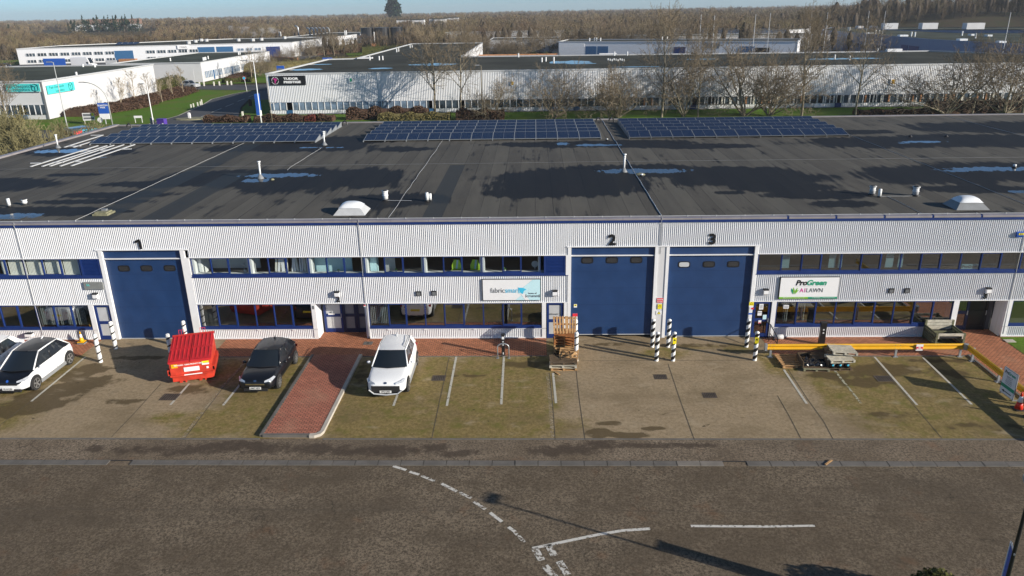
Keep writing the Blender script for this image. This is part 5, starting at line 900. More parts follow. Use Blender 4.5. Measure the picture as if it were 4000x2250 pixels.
    # wheels
    for sx in (-1, 1):
        for y in (-wb/2-.02, wb/2-.02):
            wx = sx*(w-.02)
            ar = MB(); n = 14; rr_ = R_+.065; ar.add([(wx+sx*.012, y+math.cos(t)*rr_, R_+math.sin(t)*rr_) for t in np.linspace(-.35, math.pi+.35, n)]+[(wx+sx*.012, y, R_-.1)], [tuple(range(n+1))], 'blackp' if arch else 'dark'); ar.build('wheel_arch', e)
            wh_ = MB(); wh_.tube([(wx-sx*.19, y, R_), (wx-sx*.02, y, R_), (wx+sx*.03, y, R_)], [R_, R_, R_*.93], 22, 'tyre'); o = wh_.build('wheel', e)
            rm_ = MB(); cx = wx+sx*.036; rm_.disc((cx, y, R_), (sx, 0, 0), R_*.70, 22, 'black'); 
            for s_ in range(5 if paint != 'carblack' else 7):
                t = 2*math.pi*s_/(5 if paint != 'carblack' else 7)+.3; a = (math.cos(t), math.sin(t)); pp = (-a[1], a[0]); i0, i1, w0, w1 = R_*.12, R_*.66, .025, .055
                rm_.add([(cx+sx*.008, y+a[0]*i0+pp[0]*w0, R_+a[1]*i0+pp[1]*w0), (cx+sx*.008, y+a[0]*i1+pp[0]*w1, R_+a[1]*i1+pp[1]*w1), (cx+sx*.008, y+a[0]*i1-pp[0]*w1, R_+a[1]*i1-pp[1]*w1), (cx+sx*.008, y+a[0]*i0-pp[0]*w0, R_+a[1]*i0-pp[1]*w0)], [(0, 1, 2, 3)], 'alloy')
            ring_ = [(cx+sx*.008, y+math.cos(t)*q, R_+math.sin(t)*q) for t in np.linspace(0, 2*math.pi, 23)[:-1] for q in (R_*.62, R_*.71)]; rm_.add(ring_, [(2*i, 2*i+1, (2*i+3) % 44, (2*i+2) % 44) for i in range(22)], 'alloy'); rm_.disc((cx+sx*.012, y, R_), (sx, 0, 0), R_*.16, 10, 'alloy'); rm_.build('rim', o)
    # shut lines
    for sx in (-1, 1):
        sh = MB(); xx = sx*(w*.992+.004)
        for yy in (y_ws+.25, (y_ws+y_rg)/2+.05, y_rg-.55): sh.add([(xx, yy-.009, ground+.18), (xx, yy+.009, ground+.18), (xx*.985, yy+.009, belt-.12), (xx*.985, yy-.009, belt-.12)], [(0, 1, 2, 3)], 'black')
        sh.build('door_gap', e)
        hd_ = MB(); [hd_.cbox((sx*(w*.99+.012), yy, belt-.17), (.03, .16, .03), paint if paint != 'carblack' else 'grey') for yy in ((y_ws+y_rg)/2-.15,)]; hd_.build('door_handle', e)
    cl_ = MB(); cl_.tube([(-w*.80, y_ws+.02, hood+.015), (0, y_ws-.16, hood+.045), (w*.80, y_ws+.02, hood+.015)], .018, 5, 'black'); cl_.build('cowl', e)
    # lights, grille, plate
    yf = -h2
    for sx in (-1, 1):
        hl = MB(); z = hood*.76; P = [(sx*w*.50, yf+.02, z-.05), (sx*w*.86, yf+.16, z-.03), (sx*w*.96, yf+.42, z+.06), (sx*w*.88, yf+.40, z+.12), (sx*w*.74, yf+.18, z+.08), (sx*w*.50, yf+.05, z+.02)]
        hl.add([(p[0]*1.015, p[1]-.025, p[2]) for p in P], [(0, 1, 4, 5), (1, 2, 3, 4)], 'headlight'); hl.build('headlight', e)
        t_ = MB(); t_.add([(sx*w*.62, h2-.015, belt-.28), (sx*w*.93, h2-.20, belt-.28), (sx*w*.96, h2-.22, belt-.12), (sx*w*.60, h2-.02, belt-.16)], [(0, 1, 2, 3)], 'taillight'); t_.build('tail_light', e)
    gr = MB(); gr.cbox((0, yf+.03, .30), (W*.62, .12, .15), 'blackp'); gr.cbox((0, yf+.02, hood*.60), (W*.50, .06, .07), 'blackp' if paint != 'carblack' else 'chrome'); gr.build('grille', e)
    if sill:
        sb = MB(); [sb.box(sx*w*.97-.03, sx*w*.97+.03, -wb/2+.35, wb/2-.35, ground-.01, ground+.16, 'grey') for sx in (-1, 1)]; sb.build('side_sill', e)
    if plate:
        b = MB(); b.box(-.27, .27, yf-.045, yf-.025, .33, .45, 'plate'); o = b.build('number_plate', e); text(plate, .105, 'black', o, (0, yf-.048, .39), ext=.001, bold=.003)
        b = MB(); b.box(-.27, .27, h2+.005, h2+.02, .62, .74, 'ylw2'); b.build('number_plate', e)
    if emblem: b = MB(); b.disc((0, yf+.05, hood*.76), (0, -.8, .6), .065, 14, emblem, 1.2 if emblem == 'chrome' else 1, .8 if emblem == 'chrome' else 1); b.build('emblem', e)
    return e
car('white hatchback with a black bonnet and black roof beside the left bay line', (-24.98, -4.42, 0), R(0), 'carwhite', L=4.15, W=1.86, H=1.66, hood=1.0, belt=1.02, roofc='carblack', hoodc='carblack', wb=2.74, y_ws=-1.38, y_rf=-.45, y_rr=1.15, y_rg=1.88, plate='FL16 LZS', R_=.355, emblem='signblue', floatroof=True)
car('white car cut by the left edge of the photo', (-27.72, -4.15, 0), R(0), 'carwhite', L=4.5, W=1.86, H=1.60, hood=1.0, belt=1.05, wb=2.75, plate='KY19 OPR', R_=.35, arch=True)
car('black three door hatchback between the red skip and the brick path', (-13.17, -4.35, 0), R(0), 'carblack', L=4.15, W=1.80, H=1.52, hood=.95, belt=.98, wb=2.66, y_ws=-.95, y_rf=-.15, y_rr=1.3, y_rg=1.95, plate='LN67 HDY', R_=.33, sill=False, emblem='chrome')
e = car('white sport utility car with roof rails right of the brick path', (-6.95, -4.62, 0), R(0), 'carwhite', L=4.35, W=1.90, H=1.66, hood=1.05, belt=1.10, wb=2.78, y_ws=-1.0, y_rf=-.25, y_rr=1.55, y_rg=2.05, plate='CF23 JXD', R_=.36, rails=True, arch=True, emblem='chrome')
b = MB(); b.tube([(-.78, -2.20, .48), (-.55, -2.23, .30), (0, -2.25, .25), (.55, -2.23, .30), (.78, -2.20, .48)], .035, 6, 'lgrey'); b.build('skid_trim', e)
b = MB(); b.box(-.66, .66, -2.205, -2.10, .34, .66, 'blackp'); b.build('grille', e)
# ================================================================== OFF FRAME LAMP COLUMN AND SHRUB (bottom right corner)
e = empty('lamp_column', (12.62, -20.95, 0), R(68), 'dark lamp column with a blue banner seen edge on at the bottom right corner', 'lamp post')
b = MB(); b.tube([(0, 0, 0), (0, 0, 1.2), (0, 0, 5.15)], [.065, .055, .04], 10, 'black'); b.build('column', e); b = MB(); b.cbox((.15, 0, 5.2), (.62, .24, .12), 'grey'); b.build('lantern', e)
b = MB(); b.box(.06, .40, -.015, .015, 1.1, 3.1, 'signblue'); b.box(.40, .44, -.03, .03, 1.1, 3.15, 'signwhite'); b.build('banner', e); b = MB(); b.box(-.08, .5, -.02, .02, 3.1, 3.15, 'steel'); b.box(-.08, .5, -.02, .02, 1.05, 1.1, 'steel'); b.build('bracket', e)
sheet('far_side_verge', [(4.5, -24), (30, -24), (30, -18.9), (4.5, -18.9)], .0, 'grass')
b = MB(); random.seed(11)
for k in range(1500):
    u = Vector((random.gauss(0, 1), random.gauss(0, 1), abs(random.gauss(0, 1)))).normalized(); q = Vector((u.x*.85, u.y*.85, u.z*1.1+.2))*random.uniform(.82, 1.03); a = Vector((random.gauss(0, 1), random.gauss(0, 1), random.gauss(0, 1))).normalized()*.06; c = u.cross(a).normalized()*.05; b.add([q-a, q+c, q+a, q-c], [(0, 1, 2, 3)], 'hedgeg')
e = empty('rounded_shrub', (11.7, -19.65, 0), 0, 'rounded clipped shrub peeping in at the bottom right', 'shrub'); b.build('foliage', e)
b = MB(); vs = []
for i in range(7):
    for j in range(12): th = math.pi/2*i/6; ph = 2*math.pi*j/12; vs.append((math.sin(th)*math.cos(ph)*.74, math.sin(th)*math.sin(ph)*.74, .15+math.cos(th)*.95))
b.add(vs, [(i*12+j, i*12+(j+1) % 12, (i+1)*12+(j+1) % 12, (i+1)*12+j) for i in range(6) for j in range(12)], 'hedgeg'); b.build('inner_branches', e)
# ================================================================== BACKGROUND: roads, lawns
random.seed(21)
def hp(t, a, b, z=0): p = hh(t, a, b, z); return (p.x, p.y)
sheet('service_road', [(-130, 60), (130, 60), (130, 82.5), (-130, 82.5)], -.03, 'farroad')
sheet('junction_road', [hp(1, 1250, 1330), hp(1, 1450, 1265), hp(1, 1800, 1165), hp(1, 2050, 1050), hp(1, 2130, 1000), hp(1, 2330, 950), hp(1, 2530, 915), hp(2, 120, 905), (-48, 146), (-48.3, 120), hp(1, 2500, 1000), hp(1, 2420, 1080), hp(1, 2400, 1170), hp(1, 2380, 1260), (-52, 82)], -.02, 'farroad')
sheet('side_road', [(-125, 149), (-86, 150.5), (-68, 145.5), (-48, 146.5), (-40, 160), (-40, 168), (-71, 160.5), (-125, 160)], -.025, 'farroad')
b = MB(); pts = [hp(1, 1450, 1262), hp(1, 1800, 1162), hp(1, 2050, 1048), hp(1, 2130, 998), hp(1, 2330, 948), hp(1, 2525, 912)]
ribbon(b, pts, .3, .01, 'kerbw'); struct(b.build('road_kerb'))
b = MB()
for a, c in (((2005, 1183), (2085, 1152)), ((2130, 1130), (2230, 1090)), ((2270, 1072), (2350, 1042)), ((2390, 1020), (2460, 995)), ((2500, 975), (2570, 950))): ribbon(b, [hp(1, *a), hp(1, *c)], .16, .0, 'roadpaint')
struct(b.build('centre_lines'))
sheet('lawn', [(-130, 82.6), (-65, 82.6), hp(1, 1800, 1160), hp(1, 2050, 1046), hp(1, 2130, 996), hp(1, 2330, 946), hp(1, 2530, 912), (-68, 145), (-86, 150), (-125, 148), (-125, 140), (-87, 140), (-86, 96), (-125, 95)], -.015, 'grass')
sheet('lawn', [(-53.5, 82.6), (130, 82.6), (130, 98), (-40, 98), (-48, 99), (-48, 122), hp(1, 2540, 1000), hp(1, 2440, 1080), hp(1, 2410, 1170), (-54, 88)], -.014, 'grass')
sheet('rough_ground', [(-130, -10), (XL-.1, -10), (XL-.1, 60), (-130, 60)], -.02, 'rough'); sheet('rough_ground', [(-55, 37), (90, 37), (90, 60), (-55, 60)], -.022, 'grass')
sheet('lawn', [(-97, 161), (-48, 170), (-48, 200), (-89, 200), (-89, 170), (-97, 168)], -.016, 'grass'); sheet('field', [(-330, 262), (-205, 262), (-205, 300), (-330, 300)], -.01, 'grass'); sheet('lawn', [hp(2, 900, 540), hp(2, 960, 520), hp(2, 1200, 520), hp(2, 1130, 570), hp(2, 950, 575)], .0, 'grass')
sheet('yard', [(-200, 225), (-100, 225), (-90, 300), (-200, 262)], -.02, 'farroad'); sheet('yard', [(-16, 146), (112, 140), (112, 221), (-16, 240)], -.02, 'farroad')
# ================================================================== FAR BUILDINGS
def wallrun(root, p, q, rows, mats=('farglass',)):
    pass
def shed(name, lab, poly, H, wallm='cream', roofm='farroof', cladf=(), group=None, cat='warehouse', rim='lgrey'):
    cx = sum(p[0] for p in poly)/len(poly); cy = sum(p[1] for p in poly)/len(poly)
    e = empty(name, (cx, cy, 0), 0, lab, cat, group); P = [(p[0]-cx, p[1]-cy) for p in poly]; k = len(P)
    b = MB(); b.add([(p[0], p[1], z) for z in (0, H) for p in P], [(i, (i+1) % k, (i+1) % k+k, i+k) for i in range(k)], wallm); b.build('wall', e)
    b = MB(); b.add([(p[0], p[1], H-.12) for p in P], [tuple(range(k))], roofm); b.build('roof', e)
    b = MB()
    for i in range(k):
        p, q = Vector((*P[i], 0)), Vector((*P[(i+1) % k], 0)); d = (q-p); L = d.length; rot = Matrix.Rotation(math.atan2(d.y, d.x), 3, 'Z'); b.cbox((p+q)/2+Vector((0, 0, H)), (L+.1, .35, .26), rim, rot)
    b.build('parapet', e); e['_c'] = (cx, cy); return e
def onwall(e, p, q, items, H):
    """items: (name, s0, s1, z0, z1, material, mullion pitch) measured in metres along the wall p->q"""
    cx, cy = e['_c']; P, Q = Vector((p[0]-cx, p[1]-cy, 0)), Vector((q[0]-cx, q[1]-cy, 0)); d = (Q-P).normalized(); rot = Matrix.Rotation(math.atan2(d.y, d.x), 3, 'Z'); nrm = Vector((d.y, -d.x, 0))
    for it in items:
        nm, s0, s1, z0, z1, mt = it[:6]; mp = it[6] if len(it) > 6 else 0; c = P+d*((s0+s1)/2)+nrm*.05; b = MB(); b.cbox((c.x, c.y, (z0+z1)/2), (s1-s0, .14, z1-z0), mt, rot); o = b.build(nm, e)
        if mp:
            f = MB(); s = s0
            while s <= s1+.01: c = P+d*s+nrm*.14; f.cbox((c.x, c.y, (z0+z1)/2), (.13, .1, z1-z0), 'white2', rot); s += mp
            f.build('frame', o)
def stubs(e, pts, z, r=.15, h=.8, m='polew'):
    cx, cy = e['_c']
    for q in pts: b = MB(); b.tube([(q[0]-cx, q[1]-cy, z-.2), (q[0]-cx, q[1]-cy, z+h)], r, 8, m); b.build('roof_vent', e)
def rp(t, a, b, z): p = hh(t, a, b, z); return (p.x, p.y)
# Tudor building (nearest of the far ones)
TP = [(-47.3, 98.4), (100, 98.4), (100, 118), (87, 138), (-16.9, 143.7), (-17.1, 223), (-40.7, 224), (-41.1, 142), (-47.3, 141)]
tud = shed('warehouse', 'long white ribbed warehouse with the black TUDOR PRESTIGE sign behind the bare trees', TP, 7.0, 'white', 'farroof')
cx, cy = tud['_c']
cl = MB(); xs_ = np.arange(-47.3, 100.2, .142)
for z0, z1 in ((2.12, 6.9), (.1, .72)):
    n = len(xs_); off = np.where((np.arange(n) % 2) == 0, -.05, .0); 
xs_ = np.arange(-47.3, 100, .075); ph = (xs_/.30) % 1; off = np.interp(ph, [0, .2, .45, .6, .85, 1], [-1, -1, 1, 1, -1, -1])*.035
for z0, z1 in ((2.12, 6.9), (.12, .74)):
    n = len(xs_); P_ = np.concatenate([np.stack([xs_-cx, 98.30-cy+off, np.full(n, z0)], 1), np.stack([xs_-cx, 98.30-cy+off, np.full(n, z1)], 1)]); i = np.arange(n-1); link('wall_cladding', np_mesh('wall_cladding', P_, np.stack([i, i+1, i+1+n, i+n], 1), 'white'), tud)
items = []; s = .8
dr = {5.2: 'farblue', 61.6: 'farblue', 69.2: 'farblue', 95.3: 'black', 104.0: 'lgrey', 110.6: 'blue'}
while s < 140:
    b1 = s+3.42; near = [k for k in dr if s-.3 <= k < b1-.3]
    items.append(('window', s, b1-.02, .76, 2.08, 'farglassb' if s < 27 else 'farglass', 1.14)); s = b1
for k, m in ((3.0, 'farblue'), (28.6, 'farblue'), (34.0, 'farblue'), (50.0, 'farblue'), (54.2, 'farblue'), (74.6, 'blue'), (77.7, 'white2'), (96.3, 'white2'), (99.8, 'blue')): items.append(('entrance_door', k, k+1.1, .05, 2.1, m))
onwall(tud, (-47.3, 98.35), (100, 98.35), items, 7)
for k in range(60): x = 15-cx+k*1.37+random.uniform(-.1, .1); b = MB(); b.box(x, x+.28, 98.12-cy, 98.16-cy, .8, 2.05, random.choice(['blind', 'brickwall', 'lgrey', 'lgrey'])); b.build('blind', tud)
stubs(tud, [rp(2, 1240, 600, 7), rp(2, 1275, 598, 7), rp(2, 1145, 600, 7), rp(2, 1415, 520, 7), rp(2, 1435, 515, 7), rp(2, 1550, 478, 7), rp(2, 1570, 472, 7), rp(3, 65, 570, 7), rp(3, 300, 618, 7), rp(3, 340, 612, 7), rp(3, 420, 610, 7), rp(3, 1030, 555, 7), rp(3, 1160, 553, 7), rp(4, 670, 590, 7), rp(4, 820, 600, 7), rp(4, 1100, 525, 7)], 7.0, .16, .75)
stubs(tud, [rp(3, 965+k*20, 600+(k % 3)*4, 7) for k in range(9)], 7, .13, .25)
for t_, a_, c_, s_, h_ in ((2, 1100, 590, 1.7, .3), (4, 1265, 520, 1.6, .6), (3, 965, 545, 2, .2)): p = rp(t_, a_, c_, 7); b = MB(); b.box(p[0]-cx-s_, p[0]-cx+s_, p[1]-cy-.5, p[1]-cy+.5, 7, 7+h_, 'white2'); b.build('rooflight', tud)
b = MB()
for (t, a, c, sx, sy) in ((2, 1790, 648, 5, 3.2), (2, 1250, 688, 2.2, 1.5), (2, 500, 700, 3, 2.2), (2, 640, 648, 2.6, 1), (3, 590, 625, 4.2, 4.5), (3, 700, 640, 3, 1.2), (4, 760, 590, 7, 2.2), (3, 1900, 595, 3, 1.2), (3, 1250, 672, 5, .8)):
    p = rp(t, a, c, 6.89); n = 26; b.add([(p[0]-cx+math.cos(q)*sx*(1+.35*mnoise.noise(Vector((math.cos(q)*2, math.sin(q)*2, p[0])))), p[1]-cy+math.sin(q)*sy*(1+.5*mnoise.noise(Vector((math.cos(q)*3, math.sin(q)*3, p[1])))), 6.89) for q in np.linspace(0, 2*math.pi, n+1)[:-1]], [tuple(range(n))], 'puddle')
b.build('puddle', tud)
p0, p1 = gv(1000, 0, 130, 765, 98.2), gv(1000, 0, 502, 855, 98.2)
e, w, h = signboard('shop_sign', p0.x, p1.x, p1.z, p0.z, 'black sign reading TUDOR PRESTIGE with a pink monogram on the far white warehouse', y=98.15, m='black', t=.05)
text('TUDOR', h*.62, 'signwhite', e, (w*.20, -.03, h*.36), bold=.03, sx=1.45); text('PRESTIGE', h*.62, 'signwhite', e, (w*.26, -.03, -h*.36), bold=.03, sx=1.45)
b = MB(); n = 28; rr0, rr1 = h*.70, h*.78; 
for k in range(n):
    if k % 7 in (0,): continue
    t0, t1 = 2*math.pi*k/n, 2*math.pi*(k+1)/n; b.add([(-w*.68+math.cos(t)*r, -.03, math.sin(t)*r) for t, r in ((t0, rr0), (t1, rr0), (t1, rr1), (t0, rr1))], [(0, 1, 2, 3)], 'signwhite')
c_ = -w*.68; [b.box(c_+q[0]*h, c_+q[1]*h, -.035, -.03, q[2]*h, q[3]*h, 'pink') for q in ((-.42, .36, .30, .44), (-.10, .06, -.55, .30), (.24, .38, .0, .40), (.0, .36, -.06, .08))]; b.build('emblem', e)
notice(gv(1000, 0, 952, 805, 98).x, gv(1000, 0, 952, 805, 98).z, .7, 1.0, 'small green and white box high on the wall of the TUDOR PRESTIGE building', [('box', -.2, .2, -.3, .3, 'green')], y=98.1, name='wall_box'); q = gv(3000, 0, 1262, 822, 98); notice(q.x, q.z, .8, 1.1, 'yellow and white box high on the long warehouse wall at the right', [('box', -.25, .25, -.35, .35, 'ylw')], y=98.1, name='wall_box'); q = gv(2000, 0, 5, 838, 98); notice(q.x, q.z, .5, .8, 'yellow box high on the middle of the long warehouse wall', [('box', -.2, .2, -.3, .3, 'ylw')], y=98.1, name='wall_box')
# left: pale warehouse with turquoise signs
fd = shed('warehouse', 'bright white warehouse with turquoise Fast Despatch Logistics signs at its corner', [(-130, 95.9), (-86.3, 95.9), (-87.4, 139.3), (-130, 139.3)], 6.55, 'cream', 'farroofg')
onwall(fd, (-130, 95.9), (-86.3, 95.9), [('window', 43.7-1.6-k*3.2-1.6, 43.7-k*3.2-.1, .85, 2.5, 'farglass', 1.06) for k in range(0, 9)]+[('entrance_door', 38.8, 39.9, .1, 2.4, 'farblue')]+[('wall_panel', 0, 43.7, 2.52, 2.6, 'lgrey')], 6.5)
b = MB(); cx, cy = fd['_c']; b.box(-86.3-cx-.25, -86.3-cx+.08, 95.75-cy, 95.9-cy, 0, 6.5, 'greyink'); b.build('corner_trim', fd)
stubs(fd, [rp(1, 768, 745, 6.6), rp(1, 835, 665, 6.6), rp(1, 955, 668, 6.6)], 6.5, .2, .5)
p0, p1 = gv(0, 0, 58, 842, 95.8), gv(0, 0, 420, 922, 95.8)
def cube_logo(e, c, s):
    b = MB(); import itertools
    P = [(-.8, .55), (0, .95), (.8, .6), (.8, -.5), (0, -1), (-.8, -.55), (0, .2)]; P = [(c+p[0]*s, p[1]*s) for p in P]
    for i, j in ((0, 1), (1, 2), (2, 3), (3, 4), (4, 5), (5, 0), (0, 6), (2, 6), (4, 6)): b.tube([(P[i][0], -.06, P[i][1]), (P[j][0], -.06, P[j][1])], s*.065, 4, 'tealdk')
    b.build('emblem', e)
e, w, h = signboard('shop_sign', p0.x, p1.x, p1.z, p0.z, 'long turquoise Fast Despatch Logistics sign on the shaded front wall', y=95.6, m='teal', fr='signwhite', t=.04)
text('Fast Despatch', .78, 'tealdk', e, (-w*.25, -.03, h*.35), sx=1.15); text('Logistics', .78, 'tealdk', e, (-w*.12, -.03, -h*.45), sx=1.15); cube_logo(e, w*.70, h*.95)
e = empty('shop_sign', (-86.15, 101.0, 4.95), R(90), 'smaller turquoise Fast Despatch Logistics sign on the sunlit side wall', 'sign'); b = MB(); b.box(-4.2, 4.2, -.04, 0, -.75, .75, 'teal'); b.build('panel', e); text('Fast Despatch', .62, 'tealdk', e, (-1.3, -.06, .33), sx=1.25); text('Logistics', .62, 'tealdk', e, (-.5, -.06, -.35), sx=1.25); cube_logo(e, 2.9, .75)
# second pale building
mb_ = shed('warehouse', 'white single storey building with a strip of tall windows behind the junction', [(-115, 170.5), (-89.8, 170.5), (-90.4, 228), (-115, 228)], 5.05, 'cream', 'farroofg')
onwall(mb_, (-89.8, 170.5), (-90.4, 228), [('window', 1.5+k*7.0, 1.5+k*7.0+5.6, .9, 2.6, 'farglassb', 1.1) for k in range(8)]+[('entrance_door', 7.6+k*14, 8.4+k*14, .2, 2.6, 'farblue') for k in range(3)]+[('wall_panel', .1, 57.4, 2.65, 5.0, 'white')], 5)
stubs(mb_, [rp(1, 2045, 605, 5.05), rp(1, 2058, 603, 5.05), rp(1, 2070, 600, 5.05), rp(1, 2095, 590, 5.05), rp(1, 1715, 610, 5.05), rp(1, 2400, 548, 5.05), rp(1, 2415, 545, 5.05)], 5, .2, .8)
# two storey building behind
ro = shed('warehouse', 'long two storey white building with twin blue roller doors and a roan sign', [(-202, 264), (-101, 289), (-101, 352), (-150, 352), (-202, 293)], 5.9, 'white', 'farroof')
L = 104.0; its = []
for a, b_ in ((3, 38), (47, 66.5)): 
    s = a
    while s < b_-3: its.append(('window', s, s+3.3, 3.0, 4.1, 'farglass', 1.1)); its.append(('window', s, s+3.3, .6, 1.6, 'farglass', 1.1)); s += 4.1
s = 82
while s < 92: its.append(('window', s, s+2.6, 3.1, 4.0, 'farglassb', 1.3)); s += 3.4
its += [('roller_door', 35, 42, .2, 4.3, 'farblue'), ('roller_door', 66.7, 73.2, .2, 4.9, 'farblue'), ('roller_door', 73.9, 80.4, .2, 4.9, 'farblue'), ('roller_door', 93.5, 99, .2, 4.4, 'blue')]
onwall(ro, (-202, 264), (-101, 289), its, 5.9)
cxr, cyr = ro['_c']; e = empty('shop_sign', (-202+101*.59, 264+25*.59-.4, 5.15), math.atan2(25, 101), 'small white roan sign above the far blue doors', 'sign'); b = MB(); b.box(-2.2, 2.2, -.1, 0, -.75, .65, 'signwhite'); b.build('panel', e); text('roan', 1.25, 'greyink', e, (0, -.12, .0), bold=.02, sx=1.2)
stubs(ro, [rp(1, 1900, 440, 5.9), rp(1, 1968, 425, 5.9), rp(1, 2025, 412, 5.9), rp(1, 2078, 415, 5.9), rp(1, 2400, 412, 5.9), rp(1, 2545, 412, 5.9), rp(2, 55, 405, 5.9), rp(2, 288, 388, 5.9)], 5.9, .9, 1.0, 'lgrey')
b = MB(); p = rp(1, 1200, 450, 5.9)
for k in range(4): b.cbox((p[0]-cxr+k*2.4, p[1]-cyr, 6.4), (2.1, 3.4, .1), 'solar', Matrix.Rotation(R(14), 3, 'X'))
b.build('solar_panel', ro)
wg = shed('factory', 'white factory wing with curved silver exhaust pipes and dark tanks behind', [(-127, 360), (-99.2, 360), (-98, 447), (-127, 447)], 5.9, 'white', 'farroof', cat='factory')
onwall(wg, (-99.2, 360), (-98, 447), [('window', 6+k*9, 12.5+k*9, 3.2, 4.2, 'farglassb', 1.3) for k in range(4)]+[('window', 48+k*9, 55+k*9, 3.6, 4.7, 'farglassb', 1.3) for k in range(4)]+[('entrance_door', 42, 45.5, .5, 4.3, 'teal')], 6); cxw, cyw = wg['_c']
for k in range(7):
    p = rp(2, (430, 545, 585, 622, 662, 700, 742)[k], 360, 5.9); b = MB(); x, y = p[0]-cxw, p[1]-cyw; b.tube([(x, y, 5.7), (x, y, 9.0 if k else 10), (x-.4, y, 9.7 if k else 10.6), (x-1.6, y, 9.9 if k else 11)], [.45]*4, 8, 'steel'); b.build('exhaust_pipe', wg, True)
stubs(wg, [rp(2, 235, 362, 5.9), rp(2, 250, 362, 5.9), rp(2, 895, 350, 5.9), rp(2, 910, 348, 5.9)], 5.9, .3, 2.2)
for k, (a, r) in enumerate(((1045, 2.1), (1112, 2.4), (1170, 2.0))): p = hp(2, a, 500); b = MB(); b.tube([(0, 0, 0), (0, 0, 9.2)], r*1.7, 18, 'black'); o = b.build('storage_tank', None, loc=(-93+k*8.2, 402, 0)); tag(o, ('dark storage tank nearest the white factory wing', 'middle of the three dark storage tanks', 'dark storage tank on the right of the three')[k], 'tank', 'dark tanks by the factory')
def fence(name, lab, p, q, h, m='brickwall'):
    e = empty(name, ((p[0]+q[0])/2, (p[1]+q[1])/2, 0), math.atan2(q[1]-p[1], q[0]-p[0]), lab, 'fence'); L = math.dist(p, q); b = MB(); b.box(-L/2, L/2, -.05, .05, 0, h, m); b.build('panel', e); b = MB(); n = max(2, int(L/3)); [b.box(-L/2+L*k/n-.1, -L/2+L*k/n+.1, -.12, .12, 0, h+.1, m) for k in range(n+1)]; b.build('post', e); return e
fence('timber_fence', 'orange timber screen round the factory tanks', hp(2, 925, 520), (-70, 335), 3.4); fence('timber_fence', 'dark orange timber fence in the yard behind the long warehouse', (-17, 205), (7, 205), 4.2); fence('timber_fence', 'lower orange fence in the right of the back yard', (5, 190), (22, 190), 2.2); fence('timber_fence', 'orange brown timber fence low left, behind the shrubs', (-96, 246), (-82, 232), 2.6)
# buildings in the middle distance, centre and right
b3 = shed('warehouse', 'white low warehouse with two pairs of blue doors beyond the long roof', [(8, 221.5), (77.6, 197.1), (84, 214), (12, 240)], 7.0, 'white', 'farroof')
onwall(b3, (8, 221.5), (77.6, 197.1), [('wall_panel', .2, 8.8, .2, 6.6, 'white2'), ('roller_door', 9.2, 12.7, .5, 5.6, 'farblue'), ('roller_door', 13.2, 16.7, .5, 5.6, 'farblue'), ('roller_door', 33, 37, .5, 5.4, 'lgrey'), ('roller_door', 37.6, 41.2, .5, 5.4, 'blue'), ('shop_panel', 47, 51.4, 5.0, 6.5, 'greyink'), ('roller_door', 57.7, 61.7, .5, 5.6, 'farblue'), ('roller_door', 62, 66, .5, 5.2, 'black')], 7)
stubs(b3, [rp(3, 780, 410, 7), rp(3, 830, 408, 7), rp(3, 850, 408, 7), rp(3, 890, 408, 7), rp(3, 1510, 398, 7), rp(3, 1560, 395, 7)], 7, .2, .9)
b4 = shed('warehouse', 'shaded white warehouse behind the orange fence and bare trees', [(-16, 243), (9, 241), (9, 268), (-16, 270)], 7.0, 'cream', 'farroof'); onwall(b4, (-16, 243), (9, 241), [('window', 1+k*5.5, 6+k*5.5, 1.2, 2.8, 'farglass', 1.2) for k in range(4)], 7)
b5 = shed('warehouse', 'distant white building with a row of small windows, left of centre', [(-44, 348), (31, 343), (31, 362), (-44, 368)], 7.0, 'white', 'farroof'); onwall(b5, (-44, 348), (31, 343), [('window', 2+k*6.2, 7.4+k*6.2, .8, 2.6, 'farglass', 1.3) for k in range(12)], 7)
b6 = shed('warehouse', 'distant white building with PARAGON lettering on its wall', [(62, 345), (110, 308), (124, 322), (74, 362)], 7.0, 'white', 'farroof'); onwall(b6, (62, 345), (110, 308), [('roller_door', 20, 25, .5, 5.4, 'farblue'), ('window', 30, 58, 1.6, 2.9, 'farglass', 1.5)], 7)
d = Vector((72, -55, 0)).normalized(); text('PARAGON', 2.4, 'greyink', b6, (62+d.x*35-b6['_c'][0]-.3, 345+d.y*35-b6['_c'][1]-.6, 4.8), rot=(R(90), 0, math.atan2(-55, 72)), bold=.05)
b7 = shed('warehouse', 'low white sheds with a long pale roof between the tree rows', [(36, 268), (112, 262), (112, 284), (36, 290)], 6.5, 'cream', 'farroofg'); onwall(b7, (36, 268), (112, 262), [('window', 6+k*8, 11+k*8, 1.5, 2.6, 'farglass', 1.4) for k in range(8)], 6.5)
bl_ = shed('warehouse', 'big shaded blue grey warehouse with dark blue doors at the right', [(121, 300), (114.6, 195), (122, 140), (190, 140), (190, 215), (150, 246), (140, 340)], 7.0, 'bluewall', 'farroofg', rim='bluewall'); onwall(bl_, (121, 300), (114.6, 195), [('window', 40+k*9, 47+k*9, 2.4, 3.6, 'farglass', 1.2) for k in range(5)]+[('roller_door', 30, 38, .3, 5, 'blue'), ('roller_door', 86, 91, .3, 4.8, 'blue'), ('roller_door', 92, 99, .3, 4.8, 'blue')], 7); onwall(bl_, (114.6, 195), (122, 140), [('window', .5, 34, 2.6, 4.0, 'farglassb', 1.2)], 7)
stubs(bl_, [rp(4, 590, 290, 7), rp(4, 805, 306, 7), rp(4, 820, 306, 7), rp(4, 1080, 340, 7), rp(4, 1115, 342, 7), rp(4, 1440, 362, 7), rp(4, 1475, 365, 7), rp(4, 1950, 355, 7), rp(4, 2085, 380, 7)], 7, .25, 1.3); cxb, cyb = bl_['_c']
b = MB()
